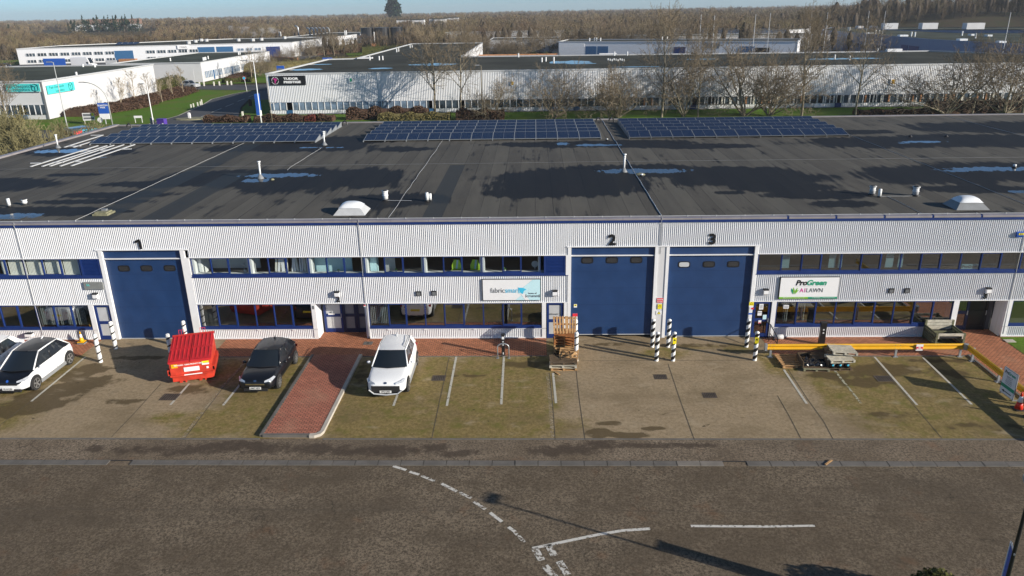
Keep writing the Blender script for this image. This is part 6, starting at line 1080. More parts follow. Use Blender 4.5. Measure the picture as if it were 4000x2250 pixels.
for t, a, c, s in ((4, 1355, 366, 2.2), (4, 1950, 408, 1.8), (4, 2050, 358, 1.2), (4, 2215, 366, 1.2), (4, 2340, 432, 1.5), (4, 1015, 340, 2)): p = rp(t, a, c, 7); b = MB(); b.box(p[0]-cxb-s*.6, p[0]-cxb+s*.6, p[1]-cyb-1, p[1]-cyb+1, 7, 7.5, 'dome'); b.build('rooflight', bl_)
b8 = shed('warehouse', 'far right low building with white roof units in front of the wooded hill', [(150, 350), (240, 290), (262, 322), (170, 385)], 5.6, 'bluewall', 'farroofg', rim='farroofg'); cx8, cy8 = b8['_c']
b = MB()
for p, s in (((172, 352), 4), ((186, 343), 4.5), ((200, 330), 5), ((160, 358), 1.5), ((166, 356), 1.5)): b = MB(); b.box(p[0]-cx8-s*.8, p[0]-cx8+s*.8, p[1]-cy8-2, p[1]-cy8+2, 5.5, 8.2 if s > 3 else 7, 'cream'); b.build('roof_plant', b8)
for k, (a, c) in enumerate(((1480, 200), (1585, 198), (1635, 198), (1805, 190), (1855, 190), (1945, 180), (1990, 178))): p = rp(2, a, c, 11); b = MB(); b.box(-5, 5, -4, 4, 0, 11, 'cream'); b.box(-5.5, 5.5, -4.5, 4.5, 11, 11.4, 'farroof'); b.box(-3, 3, -4.1, -4.0, 7.5, 9.2, 'farglass'); o = b.build('far_house', loc=(p[0], p[1], 0)); tag(o, 'small pale flat topped house block among the distant trees', 'house', 'pale blocks in the distant wood')
st_ = empty('stand', (rp(1, 1100, 290, 3)[0], rp(1, 1100, 290, 3)[1], 0), R(4), 'distant long brown and white building on the wooded hillside at left', 'building'); b = MB(); b.box(-42, 42, -4, 4, 0, 8.5, 'white2'); b.build('wall', st_); b = MB(); [b.box(-40+k*2, -39+k*2, -4.1, -4, 2, 6, 'farglass') for k in range(40)]; b.build('window', st_); b = MB(); b.box(-28, 40, 0, 9, 8.5, 15, 'farbrown'); b.build('roof', st_)
# ================================================================== street furniture of the background
def lamp(x, y, h, lab, style='straight', m='pole', arm=1.2, rz=0.):
    e = empty('street_lamp', (x, y, 0), rz, lab, 'street lamp', 'street lamps of the estate'); b = MB()
    if style == 'swan': pts = [(0, 0, 0), (0, 0, h*.55)]+[(-arm*(1-math.cos(t)), 0, h*.55+h*.43*math.sin(t)) for t in np.linspace(.1, math.pi/2, 9)]; hd = pts[-1]; b.tube(pts, [.12]+[.075]*(len(pts)-1), 8, m)
    elif arm == .01: b.tube([(0, 0, 0), (0, 0, h)], [.08, .05], 6, m); b.build('column', e, True); return e
    else: pts = [(0, 0, 0), (0, 0, 1.2), (0, 0, h)]; hd = (0, 0, h); b.tube(pts, [.15, .09, .06], 8, m); b.tube([(0, 0, h-.05), (-arm, 0, h+.05)], .05, 6, m) if arm else None; hd = (-arm, 0, h+.05)
    b.build('column', e, True); b = MB(); b.extr([(-.16, 0), (.16, 0), (.10, .14), (-.10, .14)], hd[0]-.75, hd[0]+.05, 'grey'); b.T = None; o = b.build('lantern', e); o.location = (0, hd[1], hd[2]-.05); return e
def atg(t, a, b): p = hh(t, a, b); return p.x, p.y
lamp(*atg(1, 680, 1290), 10.3, 'tall plain grey lamp column in front of the white side wall', m='pole', arm=.3); lamp(*atg(1, 1135, 1270), 7.2, 'curved swan neck street lamp over the estate sign', 'swan', arm=3.4); lamp(*atg(1, 1548, 1262), 6.6, 'white lamp post with a short arm by the purple bin', m='polew', arm=.5); lamp(*atg(2, 55, 1240), 9.9, 'tall white lamp post at the left corner of the TUDOR PRESTIGE building', m='polew', arm=1.3); lamp(*atg(2, 2280, 1205), 8.6, 'thin brown lamp column left of the middle bare trees', m='bark', arm=.3); lamp(*atg(2, 165, 1235), 6.6, 'thin brown pole right beside the TUDOR sign', m='bark', arm=.01)
for k, (a, b0, b1) in enumerate(((1905, 145, 275), (2040, 155, 275), (2455, 140, 220))): p = rp(3, a, b0, 15); lamp(p[0]*1.0, p[1], 15, ('first slim mast among the far trees', 'second slim mast among the far trees', 'third slim mast among the far trees')[k], m='lgrey', arm=.01)
for k, (a, b0) in enumerate(((25, 145), (440, 130), (602, 135), (1018, 125), (1183, 122), (2440, 145))): p = rp(4, a, b0, 14.6); lamp(p[0], p[1], 15, ('slim mast left of the blue warehouse', 'short far mast behind the blue warehouse', 'tall mast above the left end of the blue warehouse', 'tall mast in front of the wooded hill', 'far short mast on the wooded hill', 'leaning mast at the far right')[k], m='lgrey', arm=.01)
x, y = atg(1, 1070, 1250); e = empty('estate_sign', (x, y, 0), R(4), 'tall blue and white estate board standing on one post', 'sign'); b = MB(); b.box(-.06, .06, -.05, .05, 0, 1.0, 'lgrey'); b.build('post', e); b = MB(); b.box(-.8, .8, -.08, .08, .85, 1.75, 'signwhite'); b.box(-.8, .8, -.09, .09, 1.75, 3.5, 'signblue'); b.build('panel', e); text('QUARTON', .34, 'signwhite', e, (0, -.11, 3.1), bold=.01); text('PARK', .34, 'signwhite', e, (0, -.11, 2.75), bold=.01)
b = MB(); b.disc((0, -.09, 0), (0, -1, 0), .42, 18, 'signwhite'); b.disc((0, .09, 0), (0, 1, 0), .42, 18, 'grey'); b.tube([(0, 0, -.9), (0, 0, 0)], .04, 6, 'grey'); tag(b.build('round_road_sign', loc=(x-.05, y-1.5, .9)), 'small round white road sign under the tall blue board', 'road sign')
x, y = atg(1, 925, 1245); e = empty('notice_board', (x-.3, y, 0), R(5), 'agent board with black and white panels and a yellow corner on the lawn', 'sign'); e.scale = (.58, .6, .62); b = MB(); [b.box(q-.06, q+.06, -.05, .05, 0, 2.6, 'blind') for q in (-1.4, 1.4)]; b.build('post', e); b = MB(); b.box(-1.7, 1.7, -.1, -.05, .9, 2.9, 'signwhite'); b.build('panel', e); b = MB(); b.box(-1.5, .9, -.12, -.1, 2.0, 2.7, 'greyink'); b.box(-1.5, 1.5, -.12, -.1, 1.2, 1.75, 'greyink'); b.box(.9, 1.6, -.13, -.1, 2.1, 2.85, 'ylw2'); b.build('colour_block', e)
x, y = atg(1, 1400, 1235); e = empty('street_name_plate', (x, y, 0), R(3), 'low white street name plate on two legs', 'sign'); e.scale = (.55, .6, .65); b = MB(); [b.box(q-.07, q+.07, -.05, .05, 0, 1.5, 'signwhite') for q in (-1.05, 1.05)]; b.build('post', e); b = MB(); b.box(-1.25, 1.25, -.09, -.05, 1.25, 1.8, 'signwhite'); b.build('panel', e)
x, y = atg(1, 1635, 1262); e = empty('litter_cart', (x, y, 0), R(-10), 'purple box with white marks at the road corner', 'bin'); e.scale = (.55, .6, .62); b = MB(); b.box(-1.2, 1.2, -.7, .7, 0, 1.7, 'purple'); b.box(-1.25, 1.25, -.75, .75, 1.7, 1.78, 'purple'); b.build('box', e); b = MB(); b.box(.5, 1.0, -.72, -.7, .1, .7, 'signwhite'); b.build('sticker', e)
b = MB(); b.tube([(0, 0, 0), (0, 0, 1.1), (0, 0, 1.25)], [.32, .32, .2], 12, 'grey'); tag(b.build('litter_bin', loc=(x-1.9, y+.6, 0)), 'round grey bin at the foot of the white lamp post', 'bin')
x, y = atg(1, 1910, 1200); e = empty('keep_left_bollard', (x, y, 0), 0, 'white traffic island bollard in the junction', 'bollard'); b = MB(); b.box(-.28, .28, -.12, .12, .15, 1.15, 'signwhite'); b.build('shell', e, bevel=.1)
b = MB(); b.tube([(0, 0, 0), (0, 0, .18)], [2.2, 2.0], 18, 'mossy'); o = b.build('traffic_island', loc=(x, y+.4, -.02)); o.scale = (1.3, .8, 1); struct(o)
x, y = atg(1, 2485, 918); e = empty('no_stopping_sign', (x, y, 0), 0, 'round blue no stopping sign on a grey pole at the lawn corner', 'road sign'); b = MB(); b.tube([(0, 0, 0), (-.25, 0, 3.3)], .06, 8, 'polew'); b.build('pole', e); b = MB(); b.disc((-.24, -.13, 3.0), (0, -1, 0), .42, 20, 'redink'); b.disc((-.24, -.15, 3.0), (0, -1, 0), .34, 20, 'cyan'); b.disc((-.24, .0, 3.0), (0, 1, 0), .42, 20, 'grey'); b.build('disc', e)
x, y = atg(1, 1972, 895); lamp(x, y, 4.6, 'short pole beside the silver car', m='lgrey', arm=.01)
for k, (a, c) in enumerate(((1925, 1092), (1950, 1082), (1992, 1070), (2020, 1062), (2034, 1058))): x, y = atg(1, a, c); b = MB(); b.box(-.09, .09, -.09, .09, 0, .8 if k < 4 else 1.1, 'blind'); tag(b.build('timber_post', loc=(x, y, 0)), 'short pale timber post on the lawn edge by the junction', 'post', 'short posts at the lawn edge')
for k, (a, c) in enumerate(((2010, 865), (2055, 865), (2155, 862), (2210, 860), (2290, 856), (2330, 855))): x, y = atg(1, a, c-0); b = MB(); b.box(-.14, .14, -.14, .14, 0, 1.0, 'blind'); tag(b.build('timber_post', loc=(x, y, 0)), 'stubby pale post in the row along the side road', 'post', 'posts along the side road')
x, y = atg(1, 2445, 1180); b = MB(); b.box(-.13, .13, -.13, .13, 0, 1.0, 'blind'); tag(b.build('timber_post', loc=(x, y, 0)), 'single pale post beside the brown hedge at the junction', 'post')
x, y = atg(1, 2520, 1065); b = MB(); b.tube([(0, 0, 0), (0, 0, 1.2), (0, 0, 1.4)], [.35, .35, .2], 12, 'black'); tag(b.build('litter_bin', loc=(x, y, 0)), 'black round litter bin on the shaded grass right of the junction road', 'bin')
x, y = atg(2, 35, 1165); b = MB(); b.box(-.25, .25, -.6, .6, .2, 3.8, 'signblue'); b.box(-.3, .3, -.5, .5, .0, .9, 'signwhite'); tag(b.build('estate_sign', loc=(x, y, 0)), 'blue and white board seen edge on by the tall white lamp post', 'sign')
x, y = atg(2, 620, 640); b = MB(); b.box(-1.5, 1.5, -.2, .2, 2.0, 3.9, 'signblue'); b.box(-1.2, -1., -.1, .1, 0, 2, 'grey'); b.box(1., 1.2, -.1, .1, 0, 2, 'grey'); o = b.build('estate_sign', loc=(-65, 207, 0)); tag(o, 'blue estate board with white words beyond the TUDOR building', 'sign'); text('QUARTON', .55, 'signwhite', o, (0, -.25, 3.3), bold=.02); text('PARK', .55, 'signwhite', o, (0, -.25, 2.6), bold=.02)
x, y = atg(2, 125, 760); b = MB(); b.box(-.9, .9, -.15, .15, .9, 5.2, 'signblue'); b.box(-.9, .9, -.16, .16, .0, .9, 'signwhite'); b.box(-.7, .5, -.17, -.15, 2.0, 4.6, 'greyink'); tag(b.build('estate_sign', loc=(-61.5, 150, 0)), 'tall dark blue and white board behind the corner of the TUDOR building', 'sign')
x, y = atg(1, 200, 1395); e = empty('hydrant_marker', (-46.5, 30.5, 0), 0, 'small yellow marker post in the scrub at the left', 'post'); b = MB(); b.box(-.06, .06, -.05, .05, 0, 1.2, 'ylw'); b.box(-.2, .2, -.07, .07, 1.0, 1.6, 'ylw'); b.build('post', e)
# vehicles far off
def van(lab, loc, rz, L=5.2, W=2.0, H=2.2, paint='carnavy', write=False):
    e = empty('van', loc, rz, lab, 'van'); pr = [(-L/2, .35), (-L/2, .85), (-L/2+.25, 1.1), (-L/2+1.1, 1.3), (-L/2+1.9, H-.12), (-L/2+2.3, H), (L/2-.1, H), (L/2, H-.25), (L/2, .35)]
    b = MB(); b.extr(pr, -W/2, W/2, paint); b.build('body', e, bevel=.07)
    b = MB(); b.add([(-W*.42, -L/2+1.12, 1.36), (W*.42, -L/2+1.12, 1.36), (W*.38, -L/2+1.85, H-.16), (-W*.38, -L/2+1.85, H-.16)], [(0, 1, 2, 3)], 'carglass'); b.T = Matrix.Translation((0, -.04, .03)); b.build('windscreen', e)
    for sx in (-1, 1): b = MB(); x = sx*(W/2+.012); b.add([(x, -L/2+1.25, 1.3), (x, -L/2+2.5, 1.3), (x, -L/2+2.5, 1.85), (x, -L/2+1.85, 1.85)], [(0, 1, 2, 3)], 'carglass'); b.build('side_window', e)
    for sx in (-1, 1):
        for y in (-L/2+.95, L/2-1.0): b = MB(); b.tube([(sx*(W/2-.2), y, .34), (sx*(W/2+.03), y, .34)], .34, 16, 'tyre'); o = b.build('wheel', e); b = MB(); b.disc((sx*(W/2+.04), y, .34), (sx, 0, 0), .2, 12, 'alloy'); b.build('rim', o)
        b = MB(); b.box(sx*W*.42-.09, sx*W*.42+.09, L/2, L/2+.03, .9, 1.3, 'taillight'); b.build('tail_light', e)
        b = MB(); b.cbox((sx*(W/2+.16), -L/2+1.4, 1.35), (.22, .12, .28), 'signwhite'); b.build('wing_mirror', e)
    return e
e = van('dark blue van lettered J&M DRAINS on the road behind the left end of the roof', (-64.9, 70.3, 0), R(150), H=2.2, L=5.2)
b = MB(); b.box(-.65, .65, 2.8, 2.83, 1.0, 2.1, 'signwhite'); b.box(-.55, .55, 2.82, 2.84, 1.1, 2.0, 'carnavy'); b.build('sticker', e); text('J&M', .5, 'redink', e, (0, 2.86, 1.6), rot=(R(90), 0, R(180)), bold=.02)
text('J&M', .75, 'redink', e, (-1.03, 1.6, 1.5), rot=(R(90), 0, R(-90)), bold=.02); text('DRAINS', .75, 'cyan', e, (-1.03, -.15, 1.55), rot=(R(90), 0, R(-90)), bold=.02, sx=.85)
e['label'] = 'dark blue van lettered J&M DRAINS beyond the left end of the roof'
x, y = atg(1, 1900, 888); car('silver car on the side road beside the short posts', (x, y+1, 0), R(72), 'carsilver', L=5.0, W=2.1, H=1.85, hood=1.15, belt=1.15, wb=3.0, R_=.42, group=None)
van('white box lorry with a dark blue side parked by the two storey building', (-164, 243, 0), R(85), 8.5, 2.6, 3.4, 'signwhite'); van('dark van far left in front of the two storey building', (-190, 238, 0), R(88), 5.2, 2, 2, 'carblack'); van('small white van in the yard by the blue door', (-118-8, 250, 0), R(80), 5, 2, 2, 'signwhite')
b = MB(); b.box(-4, 4, -.1, 0, 0, 3.4, 'signblue'); tag(b.build('blue_container', loc=(-172, 238.5, 0)), 'dark blue box container beside the white lorry', 'container')
b = MB(); b.box(-3, 3, -1, 1, 0, 2.6, 'brickwall'); b.box(3.5, 5, -1, 1, 0, 2.2, 'redink'); b.box(-8, -4, -1, 1, 0, 2.2, 'lgrey'); tag(b.build('pallet_goods', loc=(-148, 244, 0)), 'stacked goods in the yard left of the far blue door', 'goods')
# ================================================================== BARE TREES
def grow(seed, H, trunk_h, spread, r0, multi=1, dens=1.0, up=.35):
    rnd = random.Random(seed); segs = []   # (p,q,r0,r1,level)
    def branch(p, d, L, r, lvl):
        n = 4 if lvl < 2 else 3; pts = [p]; 
        for i in range(n):
            d = (d+Vector((rnd.gauss(0, .13), rnd.gauss(0, .13), rnd.gauss(0, .08)+up*.16*(lvl > 0)))).normalized(); pts.append(pts[-1]+d*L/n)
        for i in range(n): segs.append((pts[i], pts[i+1], r*(1-.55*i/n), r*(1-.55*(i+1)/n), lvl))
        if lvl >= 4: return
        k = int((0, 6, 5, 4, 2)[lvl+1 if lvl < 4 else 4]*dens+rnd.random())
        for j in range(k):
            t = .25+.75*(j+rnd.random())/k; i = min(n-1, int(t*n)); q = pts[i].lerp(pts[i+1], t*n-i); ang = rnd.uniform(.45, .95)*(spread); az = rnd.uniform(0, 6.283)
            a = d.orthogonal().normalized(); a = Matrix.Rotation(az, 3, d) @ a; nd = (d*math.cos(ang)+a*math.sin(ang)).normalized(); branch(q, nd, L*rnd.uniform(.50, .72)*(1-.25*t), max(.009, r*(1-.5*t)*.55), lvl+1)
        branch(pts[-1], d, L*.55, max(.009, r*.42), lvl+1)
    if multi == 1:
        p = Vector((0, 0, 0)); d = Vector((rnd.gauss(0, .02), rnd.gauss(0, .02), 1)).normalized(); N = 10; prev = p; 
        for i in range(N):
            d = (d+Vector((rnd.gauss(0, .035), rnd.gauss(0, .035), .05))).normalized(); q = prev+d*H*.92/N; ra, rb = r0*(1-.88*i/N), r0*(1-.88*(i+1)/N); segs.append((prev, q, ra, rb, 0))
            z = (i+1)/N*H*.92
            if z > trunk_h:
                f = (z-trunk_h)/(H-trunk_h)
                for j in range(int(3*dens+rnd.random())):
                    az = rnd.uniform(0, 6.283); ang = rnd.uniform(.65, 1.15)*(1-.35*f); nd = Vector((math.cos(az)*math.sin(ang), math.sin(az)*math.sin(ang), math.cos(ang))); branch(prev.lerp(q, rnd.random()), nd, H*(.36-.20*f)*spread*rnd.uniform(.75, 1.15), max(.02, ra*.5), 1)
            prev = q
    else:
        for j in range(multi):
            az = 6.283*j/multi+rnd.uniform(-.4, .4); ang = rnd.uniform(.12, .75)*spread; nd = Vector((math.cos(az)*math.sin(ang), math.sin(az)*math.sin(ang), math.cos(ang))); branch(Vector((math.cos(az)*.15, math.sin(az)*.15, 0)), nd, H*rnd.uniform(.42, .6), r0*rnd.uniform(.35, .7), 0)
    return segs
def seg_mesh(name, segs, ns, mat, rscale=1.):
    P0_ = np.array([s[0][:] for s in segs]); P1_ = np.array([s[1][:] for s in segs]); Ra = np.array([s[2] for s in segs])*rscale; Rb = np.array([s[3] for s in segs])*rscale
    D = P1_-P0_; D /= np.linalg.norm(D, axis=1, keepdims=True)+1e-9; U = np.cross(D, np.array([.31, .77, .55])); U /= np.linalg.norm(U, axis=1, keepdims=True)+1e-9; V = np.cross(D, U); n = len(segs); vs = np.zeros((n, 2*ns, 3))
    for k in range(ns):
        c, s = math.cos(2*math.pi*k/ns), math.sin(2*math.pi*k/ns); o = U*c+V*s; vs[:, k] = P0_+o*Ra[:, None]; vs[:, ns+k] = P1_+o*Rb[:, None]
    base = (np.arange(n)*2*ns)[:, None, None]; f = np.array([[k, (k+1) % ns, ns+(k+1) % ns, ns+k] for k in range(ns)])[None]; return np_mesh(name, vs.reshape(-1, 3), (base+f).reshape(-1, 4), mat)
def tree_proto(seed, **k):
    tw = k.pop('twig', 'twig'); bk = k.pop('bark', 'bark'); sg = grow(seed, **k); a = [s for s in sg if s[4] < 2]; b = [s for s in sg if s[4] >= 2]
    b = [(s[0], s[1], max(s[2], .020), max(s[3], .014), s[4]) for s in b]; return seg_mesh('trunk', a, 6, bk), seg_mesh('crown', b, 3, tw)
PR = {'tall1': tree_proto(1, H=14.2, trunk_h=4.2, spread=1.12, r0=.22, dens=.90), 'tall2': tree_proto(2, H=14.0, trunk_h=4.6, spread=1.05, r0=.23, dens=.90), 'mid': tree_proto(3, H=12.0, trunk_h=3.6, spread=1.1, r0=.20, dens=.85),
      'vase1': tree_proto(4, H=10, trunk_h=0, spread=1.25, r0=.20, multi=9, dens=.74, up=.18), 'vase2': tree_proto(5, H=10, trunk_h=0, spread=1.35, r0=.19, multi=10, dens=.74, up=.18), 'small': tree_proto(6, H=7, trunk_h=1.8, spread=.9, r0=.09, dens=.6, bark='twigp', twig='twigp'), 'scrub': tree_proto(8, H=5, trunk_h=0, spread=1.15, r0=.10, multi=10, dens=.75, twig='twigg', bark='twigg')}
def tree(kind, x, y, H, lab, rz=None, group='bare trees', name='bare_tree', z=0, sxy=1.):
    base = {'tall1': 14.2, 'tall2': 14.0, 'mid': 12., 'vase1': 9.6, 'vase2': 9.8, 'small': 7., 'scrub': 5.4}[kind]; s = H/base
    e = empty(name, (x, y, z), random.uniform(0, 6.28) if rz is None else rz, lab, 'tree', group); e.scale = (s*sxy, s*sxy, s); link('trunk', PR[kind][0], e); link('crown', PR[kind][1], e); return e
GT = 'bare trees in the row before the long warehouse'
for a in ((2, 1800, 1170, 'mid', 11.8, 'first tall bare tree from the left before the long warehouse', 1.05), (2, 2065, 1180, 'tall1', 12.2, 'second bare tree from the left, upright with a straight trunk', .9), (2, 2400, 1195, 'vase1', 6.6, 'low spreading bare tree between the second tree and the warehouse middle', .9),
          (3, 430, 1190, 'vase1', 8.2, 'rounded many stemmed bare tree alone before the blank middle wall', 1.0), (3, 1060, 1185, 'vase2', 8.8, 'broad many stemmed bare tree right of the rounded lone one', 1.05), (3, 975, 1188, 'vase1', 6.6, 'thin small bare tree touching the broad many stemmed one on its left', .6), (3, 1505, 1180, 'tall2', 14.6, 'tallest bare tree in the middle of the row, trunk clear of branches', .85),
          (3, 1728, 1172, 'vase2', 10.5, 'forked bare tree between the two tallest straight ones', .8), (3, 1868, 1178, 'tall1', 12.6, 'slim straight bare tree just right of the forked one', .7), (3, 2340, 1165, 'vase1', 11.5, 'large dark spreading bare tree right of centre with low limbs', 1.05),
          (4, 5, 1165, 'vase2', 11.0, 'many stemmed bare tree just left of the straight tree by the window strip', .85), (4, 338, 1165, 'tall2', 14.2, 'tall bare tree with a pale trunk in front of the blue warehouse end', .85), (4, 878, 1163, 'tall1', 12.4, 'bare tree standing alone with a pale trunk right of the puddled roof', .85),
          (4, 1780, 1150, 'vase1', 10.0, 'widest many stemmed bare tree in the right part of the row', 1.25), (4, 2055, 1150, 'mid', 9.8, 'thin bare tree between the widest tree and the dark right clump', .75), (4, 2380, 1150, 'vase2', 10.5, 'dark bare tree with tangled limbs near the right edge', 1.1), (4, 2560, 1150, 'tall2', 13.6, 'tall bare tree at the right edge', 1.0)):
    x, y = atg(*a[:3]); tree(a[3], x, y, a[4]*(1.10 if a[3][0] == 'v' else 1.09), a[5], group=GT, sxy=a[6]*(1.12 if a[3][0] == 'v' else 1.0))
for k, (x, s) in enumerate(((-46, 10), (-28, 11.5), (-3, 12))): pass
GS = 'young bare trees in the shrub bed'
for k, a in enumerate(((1228, 1100, 5.6), (1370, 1055, 6.4), (1497, 1020, 5.4), (1635, 1028, 4.6), (1745, 993, 5.2), (1852, 963, 6.0))): x, y = atg(1, a[0], a[1]); tree('small', x, y, a[2], ('young pale bare tree nearest the estate board', 'second young bare tree before the white side wall', 'third young bare tree at the end of the white side wall', 'fourth young bare tree with a bushy crown', 'fifth young bare tree, on the shrub bed', 'young bare tree closest to the silver car')[k], group=GS, sxy=1.1)
for k, a in enumerate(((770, 1110, 3.6), (940, 1090, 3.8))): x, y = atg(1, a[0], a[1]); tree('small', x, y, 4.4, ('faint small bare tree against the left of the white side wall', 'faint small bare tree against the middle of the white side wall')[k], group=GS)
GB = 'bare trees behind the junction'
for k, (t, a, b_, h, kd) in enumerate(((1, 2535, 800, 8, 'small'), (2, 40, 760, 8, 'vase1'), (2, 130, 780, 7, 'vase2'), (2, 600, 560, 9, 'vase1'), (2, 690, 560, 10, 'mid'), (2, 790, 560, 10, 'mid'), (2, 540, 580, 7, 'vase2'), (2, 420, 590, 6, 'vase1'), (2, 250, 640, 6, 'vase2'), (2, 330, 640, 6.5, 'vase1'))): x, y = atg(t, a, b_); tree(kd, x, y, h, 'bare tree in the thicket between the junction and the factory wing', group=GB)
for k, (x, y, h) in enumerate(((-51, 28, 6.5), (-56, 45, 7), (-49.5, 40, 5), (-63, 52, 7.5), (-47, 34, 4.5), (-60, 36, 6), (-70, 60, 6), (-54, 54, 5.5), (-46, 21, 4.5), (-76, 66, 6), (-66, 66, 4), (-50, 16, 5))): tree('scrub', x, y, h, 'olive coloured bare shrub tree in the scrub left of the roof', group='olive shrubs beyond the left end of the roof', name='bare_shrub')
tree('mid', *atg(1, 130, 1400), 10.5, 'pale bare tree before the turquoise sign at the far left', group=None)
GM = 'bare trees behind the back yard'
for k, (t, a, h) in enumerate(((3, 330, 15), (3, 560, 14), (3, 740, 13), (3, 930, 15), (3, 1120, 13), (3, 1300, 15), (3, 40, 11), (2, 2330, 10), (2, 2480, 10), (3, 1420, 13), (3, 1560, 14), (3, 1690, 14), (3, 2450, 12), (4, 160, 12), (4, 420, 11), (2, 2150, 12), (3, 180, 10))): p = hp(t, a, 440, 0); sc_ = 272/(p[1]+37.5)*1.0; x = p[0]*((232+37.5)/(p[1]+37.5)); tree(('vase2', 'vase1')[k % 2], x, 243 if h > 12 else 236, h, 'dark bare tree in the row behind the back yard', group=GM)
# shrubs, hedges
def hedge(name, lab, path, w, h, m, group=None, n=500, cat='hedge'):
    """a dense mass of small leaf sized faces filling a rounded strip along path"""
    pts = [Vector((p[0], p[1], 0)) for p in path]; Ls = [(pts[i+1]-pts[i]).length for i in range(len(pts)-1)]; tot = sum(Ls); N = int(n*tot); r = np.random.default_rng(int(abs(pts[0].x*10))+5)
    P = []; c = pts[0]; t = r.random(N)*tot; ang = np.arccos(r.uniform(-1, 1, N)); ang = r.uniform(0, math.pi, N); rad = r.uniform(.72, 1.05, N); out = np.zeros((N, 3)); cum = np.concatenate([[0], np.cumsum(Ls)])
    for i in range(len(Ls)):
        mk = (t >= cum[i]) & (t <= cum[i+1]); f = ((t[mk]-cum[i])/Ls[i])[:, None]; a = np.array(pts[i][:]); b = np.array(pts[i+1][:]); d = (b-a)/Ls[i]; nn = np.array([-d[1], d[0], 0]); base = a+(b-a)*f
        hh_ = h*(.85+.15*np.sin(t[mk]*1.7+pts[0].x)); out[mk] = base+nn*(np.cos(ang[mk])*rad[mk]*w/2)[:, None]; out[mk, 2] = np.sin(ang[mk])**.6*rad[mk]*hh_
    S = .13+.06*r.random(N); A = r.normal(size=(N, 3)); A /= np.linalg.norm(A, axis=1, keepdims=True); B = np.cross(A, r.normal(size=(N, 3))); B /= np.linalg.norm(B, axis=1, keepdims=True); A *= S[:, None]; B *= (S*.6)[:, None]
    V = np.stack([out-A, out+B, out+A, out-B], 1).reshape(-1, 3); Fc = np.arange(4*N).reshape(-1, 4)
    core = MB(); prv = None
    for i, p in enumerate(pts):
        d = (pts[min(i+1, len(pts)-1)]-pts[max(i-1, 0)]).normalized(); nn = Vector((-d.y, d.x, 0)); ring = [(p+nn*math.cos(q)*w*.42)+Vector((0, 0, math.sin(q)**.6*h*.82 if 0 < q < math.pi else 0)) for q in np.linspace(0, math.pi, 7)]
        if prv: core.add(prv+ring, [(j, j+1, j+8, j+7) for j in range(6)], m)
        else: core.add(ring, [tuple(range(7))], m)
        prv = ring
    core.add(prv, [tuple(range(7))], m); e = empty(name, tuple(pts[0]), 0, lab, cat, group); o = link('foliage', np_mesh('foliage', V-np.array(pts[0][:]), Fc, m), e); c = core.build('inner_branches', e); c.location = -pts[0]; return e
def hpl(t, l): return [hp(t, *q) for q in l]
hedge('hedge', 'low clipped brown hedge along the road left of the TUDOR building', [(-55.5, 90), (-52, 89.5), (-48, 89.3)], 2.4, 1.1, 'hedge'); hedge('hedge', 'clipped brown hedge in front of the TUDOR sign', [(-46.8, 89.2), (-42.5, 89.3), (-38.5, 89.2)], 2.4, 1.2, 'hedge'); hedge('hedge', 'reddish low hedge right of the clipped brown one', [(-38.2, 89), (-36.4, 89)], 1.8, 1.1, 'hedger'); hedge('hedge', 'brown hedge ending at the grass gap before the window strip', [(-36, 89.2), (-33.5, 89.2)], 2.2, 1.2, 'hedge')
hedge('hedge', 'long tangled brown hedge before the left windows of the long warehouse', [(-31.8, 91), (-27, 91.5), (-22, 91.5), (-18, 91.2)], 3, 2.0, 'hedge', n=420); hedge('shrub', 'pale olive dead shrubs below the first bare tree', [(-26, 89), (-20, 89), (-14, 89)], 2.2, 1.3, 'scrub', n=260, cat='shrub'); hedge('shrub', 'reddish brown bushes right of the second bare tree', [(-13, 89), (-8, 89), (-5, 89)], 2.6, 1.8, 'hedge', n=300, cat='shrub')
hedge('shrub', 'straggly shrubs along the grass under the right bare trees', [(52, 88.5), (58, 88.5), (64, 88.5)], 1.6, .9, 'hedge', n=180, cat='shrub'); hedge('shrub', 'dark tangled undergrowth at the right end of the row', [(64, 89), (74, 89.5), (90, 90)], 3.4, 2.4, 'hedge', n=200, cat='shrub')
hedge('shrub_bed', 'large red brown shrub bed in front of the white side wall', hpl(1, [(790, 1175), (900, 1150), (1100, 1120), (1300, 1090), (1450, 1050)]), 6.5, 1.6, 'hedge', n=500, cat='shrubs'); hedge('shrub_bed', 'brown shrub bed under the young trees nearer the junction', hpl(1, [(1330, 1060), (1550, 1010), (1700, 975), (1850, 925)]), 7, 1.4, 'hedge', n=420, cat='shrubs'); hedge('shrub_bed', 'dark green brown hedge behind the young trees by the silver car', hpl(1, [(1560, 935), (1700, 880), (1800, 850)]), 5, 2.6, 'hedgeg', n=260, cat='shrubs')
hedge('hedge', 'low green brown hedge along the side road right of the posts', hpl(1, [(2250, 835), (2450, 820), (2560, 825)]), 2.5, 1.2, 'hedgeg', n=240); hedge('hedge', 'low hedge beside the drive at the side road', hpl(1, [(2340, 800), (2480, 760)]), 5, 1.2, 'hedge', n=160)
hedge('thicket', 'dark brown thicket behind the right end of the long warehouse', [(94, 141), (104, 134), (112, 126)], 8, 6.5, 'hedge', n=120, cat='thicket'); hedge('thicket', 'orange brown thicket below the factory wing', [(-92, 205), (-80, 212), (-68, 222), (-56, 236)], 10, 3.4, 'scrub', n=140, cat='thicket'); hedge('thicket', 'dark bushes right of the factory tanks', [(-72, 290), (-62, 292), (-48, 285)], 9, 4.5, 'hedgeg', n=120, cat='thicket'); hedge('thicket', 'brown thicket against the white factory wall', [(-97, 300), (-88, 318), (-80, 330)], 8, 4, 'hedge', n=120, cat='thicket')
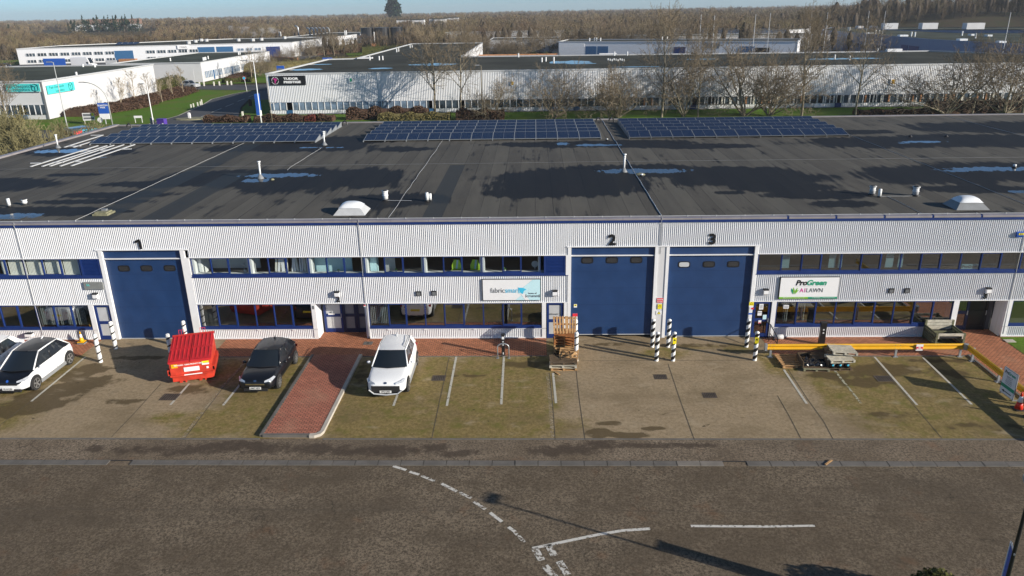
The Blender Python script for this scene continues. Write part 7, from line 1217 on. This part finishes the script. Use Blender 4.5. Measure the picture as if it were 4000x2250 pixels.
hedge('thicket', 'dark brambles behind the fence at the left of the low white warehouse', [(-2, 214), (7, 213)], 5, 4.5, 'hedgeg', n=140, cat='thicket')
hedge('scrub', 'tangled olive scrub on the rough ground left of the roof', [(-50, 20), (-52, 34), (-56, 48), (-62, 60)], 9, 1.5, 'scrub', n=320, cat='scrub'); hedge('scrub', 'brown scrub patch before the turquoise signs', [(-112, 90), (-98, 88), (-86, 87)], 4, 1.8, 'scrub', n=200, cat='scrub'); hedge('scrub', 'low scrub near the far left edge of the photo', [(-72, 50), (-80, 64), (-92, 74)], 10, 1.6, 'scrub', n=200, cat='scrub')
# single dark evergreen and pines on the left hill
def conifer(x, y, H, lab, w=.28, group='pines on the left hill', base=0, name='pine_tree', n=900, trunk=.3):
    r = np.random.default_rng(int(abs(x*7+y))+1); e = empty(name, (x, y, base), 0, lab, 'tree', group); b = MB(); b.tube([(0, 0, 0), (0, 0, H*.9)], [H*.02, H*.006], 6, 'bark'); b.build('trunk', e)
    cl = [(r.normal()*w*H*.35, r.normal()*w*H*.35, H*(trunk+(1-trunk)*r.random())) for _ in range(14)]; N = n; k = r.integers(0, 14, N); C = np.array(cl)[k]; P = C+r.normal(size=(N, 3))*np.array([w*H*.30, w*H*.30, H*.055]); taper = np.clip((H*1.02-P[:, 2])/(H*.45), .15, 1); P[:, :2] *= taper[:, None]
    S = H*.045; A = r.normal(size=(N, 3)); A /= np.linalg.norm(A, axis=1, keepdims=True); B = np.cross(A, r.normal(size=(N, 3))); B /= np.linalg.norm(B, axis=1, keepdims=True); V = np.stack([P-A*S, P+B*S*.7, P+A*S, P-B*S*.7], 1).reshape(-1, 3); link('crown', np_mesh('crown', V, np.arange(4*N).reshape(-1, 4), 'pine'), e)
p = rp(2, 1380, 190, 8); 
for k, (dx, H) in enumerate(((-7, 21), (3, 27), (12, 22))): conifer(-92*0+p[0]+dx*.4, p[1], H*p[1]/330*.56, ('left of the three tall dark evergreens on the skyline', 'middle and tallest dark evergreen on the skyline', 'right of the three tall dark evergreens on the skyline')[k], group='dark evergreens on the skyline', w=.15, trunk=.30, n=2600)
for k, a in enumerate((665, 700, 735, 770, 820, 850, 880, 930, 965, 1010, 1040, 1075, 1100, 1130, 1160, 1195, 1225, 1255, 1285, 1320, 1380, 40, 60)):
    d = ray(a/2.576, 60); t = 800/d.y; q = CAM+d*t; conifer(q.x, q.y, (11.5+4.5*math.sin(k*2.1)**2)*(1 if 800 < a < 1330 else .8), 'small dark pine in the skyline clump at the left', base=3 if a > 600 else 0, n=260, w=.26, trunk=.12)
# ================================================================== WOODLAND (nobody could count it)
def woods(name, lab, cells, faces, tw, seed, hmin, hmax, cores=1., base=lambda x, y: 0):
    r = np.random.default_rng(seed); C = np.array(cells); n = len(C); H = r.uniform(hmin, hmax, n); Bz = np.array([base(x, y) for x, y in C]); H = H*np.clip(.90+.20*C[:, 0]/(C[:, 1]*.6+60), .74, 1.14)*np.array([1+.38*mnoise.noise(Vector((x*.02, y*.02, 1)))+.22*mnoise.noise(Vector((x*.11, y*.11, 5))) for x, y in C]); tone = np.clip(r.normal(.55, .3, n)+np.array([.5*mnoise.noise(Vector((x*.03, y*.02, 9))) for x, y in C]), 0, 1); Rr = H*r.uniform(.32, .52, n); k = np.repeat(np.arange(n), faces); N = len(k)
    u = r.normal(size=(N, 3)); u /= np.linalg.norm(u, axis=1, keepdims=True); rad = r.uniform(.35, 1, N)**.5; P = np.zeros((N, 3)); P[:, 0] = C[k, 0]+u[:, 0]*Rr[k]*rad; P[:, 1] = C[k, 1]+u[:, 1]*Rr[k]*rad; P[:, 2] = Bz[k]+H[k]*.58+u[:, 2]*H[k]*.42*rad
    vt = r.random(N) < .10; P[vt, 2] = Bz[k[vt]]+H[k[vt]]*r.uniform(.05, .5, vt.sum()); P[vt, 0] = C[k[vt], 0]+r.normal(size=vt.sum())*Rr[k[vt]]*.25; P[vt, 1] = C[k[vt], 1]-Rr[k[vt]]*.3
    D = np.stack([u[:, 0]*.6, u[:, 1]*.6, np.abs(u[:, 2])*.5+.45], 1)+r.normal(size=(N, 3))*.45; D[vt] = np.array([0, 0, 1.])+r.normal(size=(vt.sum(), 3))*.12; D /= np.linalg.norm(D, axis=1, keepdims=True); W = np.cross(D, r.normal(size=(N, 3))); W /= np.linalg.norm(W, axis=1, keepdims=True); L = r.uniform(.6, 1.6, N)*tw*5; w = r.uniform(.5, 1.3, N)*tw
    V = np.stack([P-D*(L/2)[:, None]-W*w[:, None]/2, P-D*(L/2)[:, None]+W*w[:, None]/2, P+D*(L/2)[:, None]+W*w[:, None]*.12, P+D*(L/2)[:, None]-W*w[:, None]*.12], 1).reshape(-1, 3); Fc = np.arange(4*N).reshape(-1, 4); mi = np.zeros(N, np.int32)
    # trunks and inner mass, coloured dark for shade within the crowns
    q = 6; cv, cf = [], []
    th = np.linspace(0, 2*math.pi, q+1)[:-1]; lev = [(.0, .05), (.28, .08), (.40, .50*cores), (.66, .48*cores), (.86, .10*cores)] if cores else []
    if cores:
        cvs = np.zeros((n, len(lev)*q, 3))
        for li, (zz, rr_) in enumerate(lev):
            for j in range(q): jit = r.uniform(.7, 1.15, n); cvs[:, li*q+j, 0] = C[:, 0]+math.cos(th[j])*Rr*rr_*jit; cvs[:, li*q+j, 1] = C[:, 1]+math.sin(th[j])*Rr*rr_*jit; cvs[:, li*q+j, 2] = Bz+H*zz*.92
        f = np.array([[li*q+j, li*q+(j+1) % q, (li+1)*q+(j+1) % q, (li+1)*q+j] for li in range(len(lev)-1) for j in range(q)]); b0 = len(V); Fk = (np.arange(n)*len(lev)*q)[:, None, None]+f[None]+b0; V = np.concatenate([V, cvs.reshape(-1, 3)]); Fc = np.concatenate([Fc, Fk.reshape(-1, 4)]); mi = np.concatenate([mi, np.ones(n*len(f), np.int32)])
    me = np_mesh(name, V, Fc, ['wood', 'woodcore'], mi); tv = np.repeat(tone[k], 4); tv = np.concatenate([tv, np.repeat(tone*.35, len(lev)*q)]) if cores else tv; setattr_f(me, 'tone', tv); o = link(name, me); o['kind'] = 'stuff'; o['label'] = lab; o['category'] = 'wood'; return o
def infr(x, y, m=1.12, z=6): 
    v = Vector((x, y, z))-CAM; d = v.dot(FWD); return d > 0 and abs(v.dot(R2)/d) < .6824*m+6/d
boxes = [(-205, -95, 225, 366), (-132, -94, 350, 455), (-42, 12, 140, 275), (-48, 34, 338, 372), (-20, 60, 275, 305), (0, 86, 188, 245), (30, 118, 255, 295), (112, 200, 130, 310), (138, 160, 230, 345), (-130, -45, 60, 232), (-350, -203, 258, 302), (-100, -60, 330, 440), (-95, -45, 225, 300), (148, 265, 285, 388)]
def free(x, y):
    if any(a < x < b and c < y < d for a, b, c, d in boxes): return False
    if 55 < x < 150 and abs((347-(x-60)*.76)-y) < 16 and x < 136: return False
    if abs(x/(y+37.5)+.565) < .085 and 430 < y < 940: return False
    if -150 < x < -60 and 455 < y < 470: return False
    return True
def hillz(x, y): 
    d = math.hypot((x-255)/75, (y-430)/70); z = 12*max(0, 1-d*d*.5) if d < 1.41 else 0
    d2 = math.hypot((x+430)/170, (y-800)/90); return z+6*max(0, 1-d2)
def cells(y0, y1, sp, xl, xr, j=.45, seed=1):
    r = random.Random(seed); out = []; y = y0
    while y < y1:
        x = xl+(sp/2 if int((y-y0)/sp) % 2 else 0)
        while x < xr:
            q = (x+r.uniform(-j, j)*sp, y+r.uniform(-j, j)*sp)
            if infr(*q) and free(*q): out.append(q)
            x += sp
        y += sp
    return out
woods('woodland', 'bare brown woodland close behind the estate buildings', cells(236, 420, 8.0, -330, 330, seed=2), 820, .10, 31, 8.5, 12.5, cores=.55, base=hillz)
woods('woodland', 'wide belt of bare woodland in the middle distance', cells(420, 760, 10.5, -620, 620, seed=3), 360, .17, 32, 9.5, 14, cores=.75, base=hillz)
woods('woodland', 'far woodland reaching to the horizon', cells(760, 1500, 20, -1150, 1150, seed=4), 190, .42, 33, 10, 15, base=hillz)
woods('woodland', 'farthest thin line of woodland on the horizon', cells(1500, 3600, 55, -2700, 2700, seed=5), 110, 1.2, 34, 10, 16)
def hill(name, cx, cy, rx, ry, h):
    vs = []; n = 20
    for i in range(n+1):
        for j in range(24): t = i/n*1.41; a = 2*math.pi*j/24; x, y = cx+math.cos(a)*rx*t, cy+math.sin(a)*ry*t; vs.append((x, y, hillz(x, y)-.15 if i < n else -.3))
    b = MB(); b.add(vs, [(i*24+j, i*24+(j+1) % 24, (i+1)*24+(j+1) % 24, (i+1)*24+j) for i in range(n) for j in range(24)], 'earth'); struct(b.build(name, None, True))
hill('hill', 255, 430, 75, 70, 12); hill('hill', -430, 800, 170/1.41, 90/1.41, 6)
for k, (a, c) in enumerate(((1690, 80), (2030, 80))): p = ray(1000+a/2.576, c/2.576); q = CAM+p*(2600/p.y); lamp(q.x, q.y, q.z if q.z > 20 else 32, ('left of two faint wind turbines on the horizon', 'right of two faint wind turbines on the horizon')[k], m='lgrey', arm=.01)
# steam from the factory pipes
p = rp(2, 260, 320, 9); v = NT('steam'); pv = v.n('ShaderNodeVolumePrincipled'); pv.inputs['Color'].default_value = (.9, .9, .92, 1); vv = v.coord((1, 1, 1.5)); v.l(v.ramp(v.noise(vv, .22, 4), .48, .75, 0, .22), pv.inputs['Density']); v.l(pv.outputs[0], v.out.inputs[1]); MT['steam'] = v.m
b = MB(); vs = []; 
for i in range(9):
    for j in range(10): t = i/8; ph = 2*math.pi*j/10; rr_ = (1.0+3.5*t)*math.sin(math.pi*min(1, max(.02, t*.94+.03)))**.5; vs.append((-t*34, math.cos(ph)*rr_, 2.5*t+math.sin(ph)*rr_*.8+.8*math.sin(t*7)))
b.add(vs, [(i*10+j, i*10+(j+1) % 10, (i+1)*10+(j+1) % 10, (i+1)*10+j) for i in range(8) for j in range(10)]+[tuple(range(10)), tuple(range(80, 90))], 'steam'); d = ray(1000+395/2.576, 332/2.576); q = CAM+d*(400/d.y); o = b.build('steam', loc=tuple(q)); o['kind'] = 'stuff'; o['label'] = 'thin white steam drifting left from the factory pipes'; o['category'] = 'steam'
v = NT('haze'); pv = v.n('ShaderNodeVolumePrincipled'); pv.inputs['Color'].default_value = (.86, .92, 1, 1); pv.inputs['Density'].default_value = .00015; pv.inputs['Anisotropy'].default_value = .1; v.l(pv.outputs[0], v.out.inputs[1]); MT['haze'] = v.m
b = MB(); b.box(-2800, 2800, -320, 3900, -1.5, 46, 'haze'); o = b.build('haze'); o['kind'] = 'stuff'; o['label'] = 'thin pale winter haze over the estate and far woods'; o['category'] = 'haze'
# ================================================================== LIGHT
EL, AZ = R(18.4), Vector((.9100, -.4147, 0)).normalized()
sd = Vector((AZ.x*math.cos(EL), AZ.y*math.cos(EL), math.sin(EL)))
sun = bpy.data.lights.new('sun', 'SUN'); sun.energy = 5.0; sun.angle = R(.53); sun.color = (1, .92, .80); so = bpy.data.objects.new('sun', sun); COL.objects.link(so); so.rotation_euler = sd.to_track_quat('Z', 'Y').to_euler()
w = bpy.data.worlds.new('World'); scene.world = w; w.use_nodes = True; nt = w.node_tree; nt.nodes.clear()
sk = nt.nodes.new('ShaderNodeTexSky'); sk.sky_type = 'NISHITA'; sk.sun_disc = False; sk.sun_elevation = EL; sk.sun_rotation = math.atan2(AZ.x, AZ.y); sk.altitude = 0; sk.air_density = 1.0; sk.dust_density = .25; sk.ozone_density = 4.0
bg = nt.nodes.new('ShaderNodeBackground'); bg.inputs[1].default_value = .062; ou = nt.nodes.new('ShaderNodeOutputWorld'); 
tc = nt.nodes.new('ShaderNodeTexCoord'); sp = nt.nodes.new('ShaderNodeSeparateXYZ'); nt.links.new(tc.outputs['Generated'], sp.inputs[0])
mr = nt.nodes.new('ShaderNodeMapRange'); mr.interpolation_type = 'SMOOTHSTEP'; nt.links.new(sp.outputs[2], mr.inputs[0])
for i_, v_ in ((1, 0.), (2, .32), (3, 1.), (4, .0)): mr.inputs[i_].default_value = v_
mx = nt.nodes.new('ShaderNodeMix'); mx.data_type = 'RGBA'; mx.blend_type = 'MULTIPLY'; nt.links.new(mr.outputs[0], mx.inputs[0]); nt.links.new(sk.outputs[0], mx.inputs[6]); mx.inputs[7].default_value = (.88, 1.32, 2.02, 1); nt.links.new(mx.outputs[2], bg.inputs[0]); nt.links.new(bg.outputs[0], ou.inputs[0])
vs_ = scene.view_settings; vs_.view_transform = 'Standard'; vs_.look = 'None'; vs_.exposure = .47; vs_.gamma = 1; vs_.use_curve_mapping = False
scene.render.engine = 'CYCLES'; scene.cycles.max_bounces = 6; scene.cycles.diffuse_bounces = 3; scene.cycles.glossy_bounces = 3; scene.cycles.transparent_max_bounces = 12; scene.cycles.volume_bounces = 0; scene.cycles.sample_clamp_indirect = 6
for o in list(bpy.data.objects):
    if '_c' in o: del o['_c']
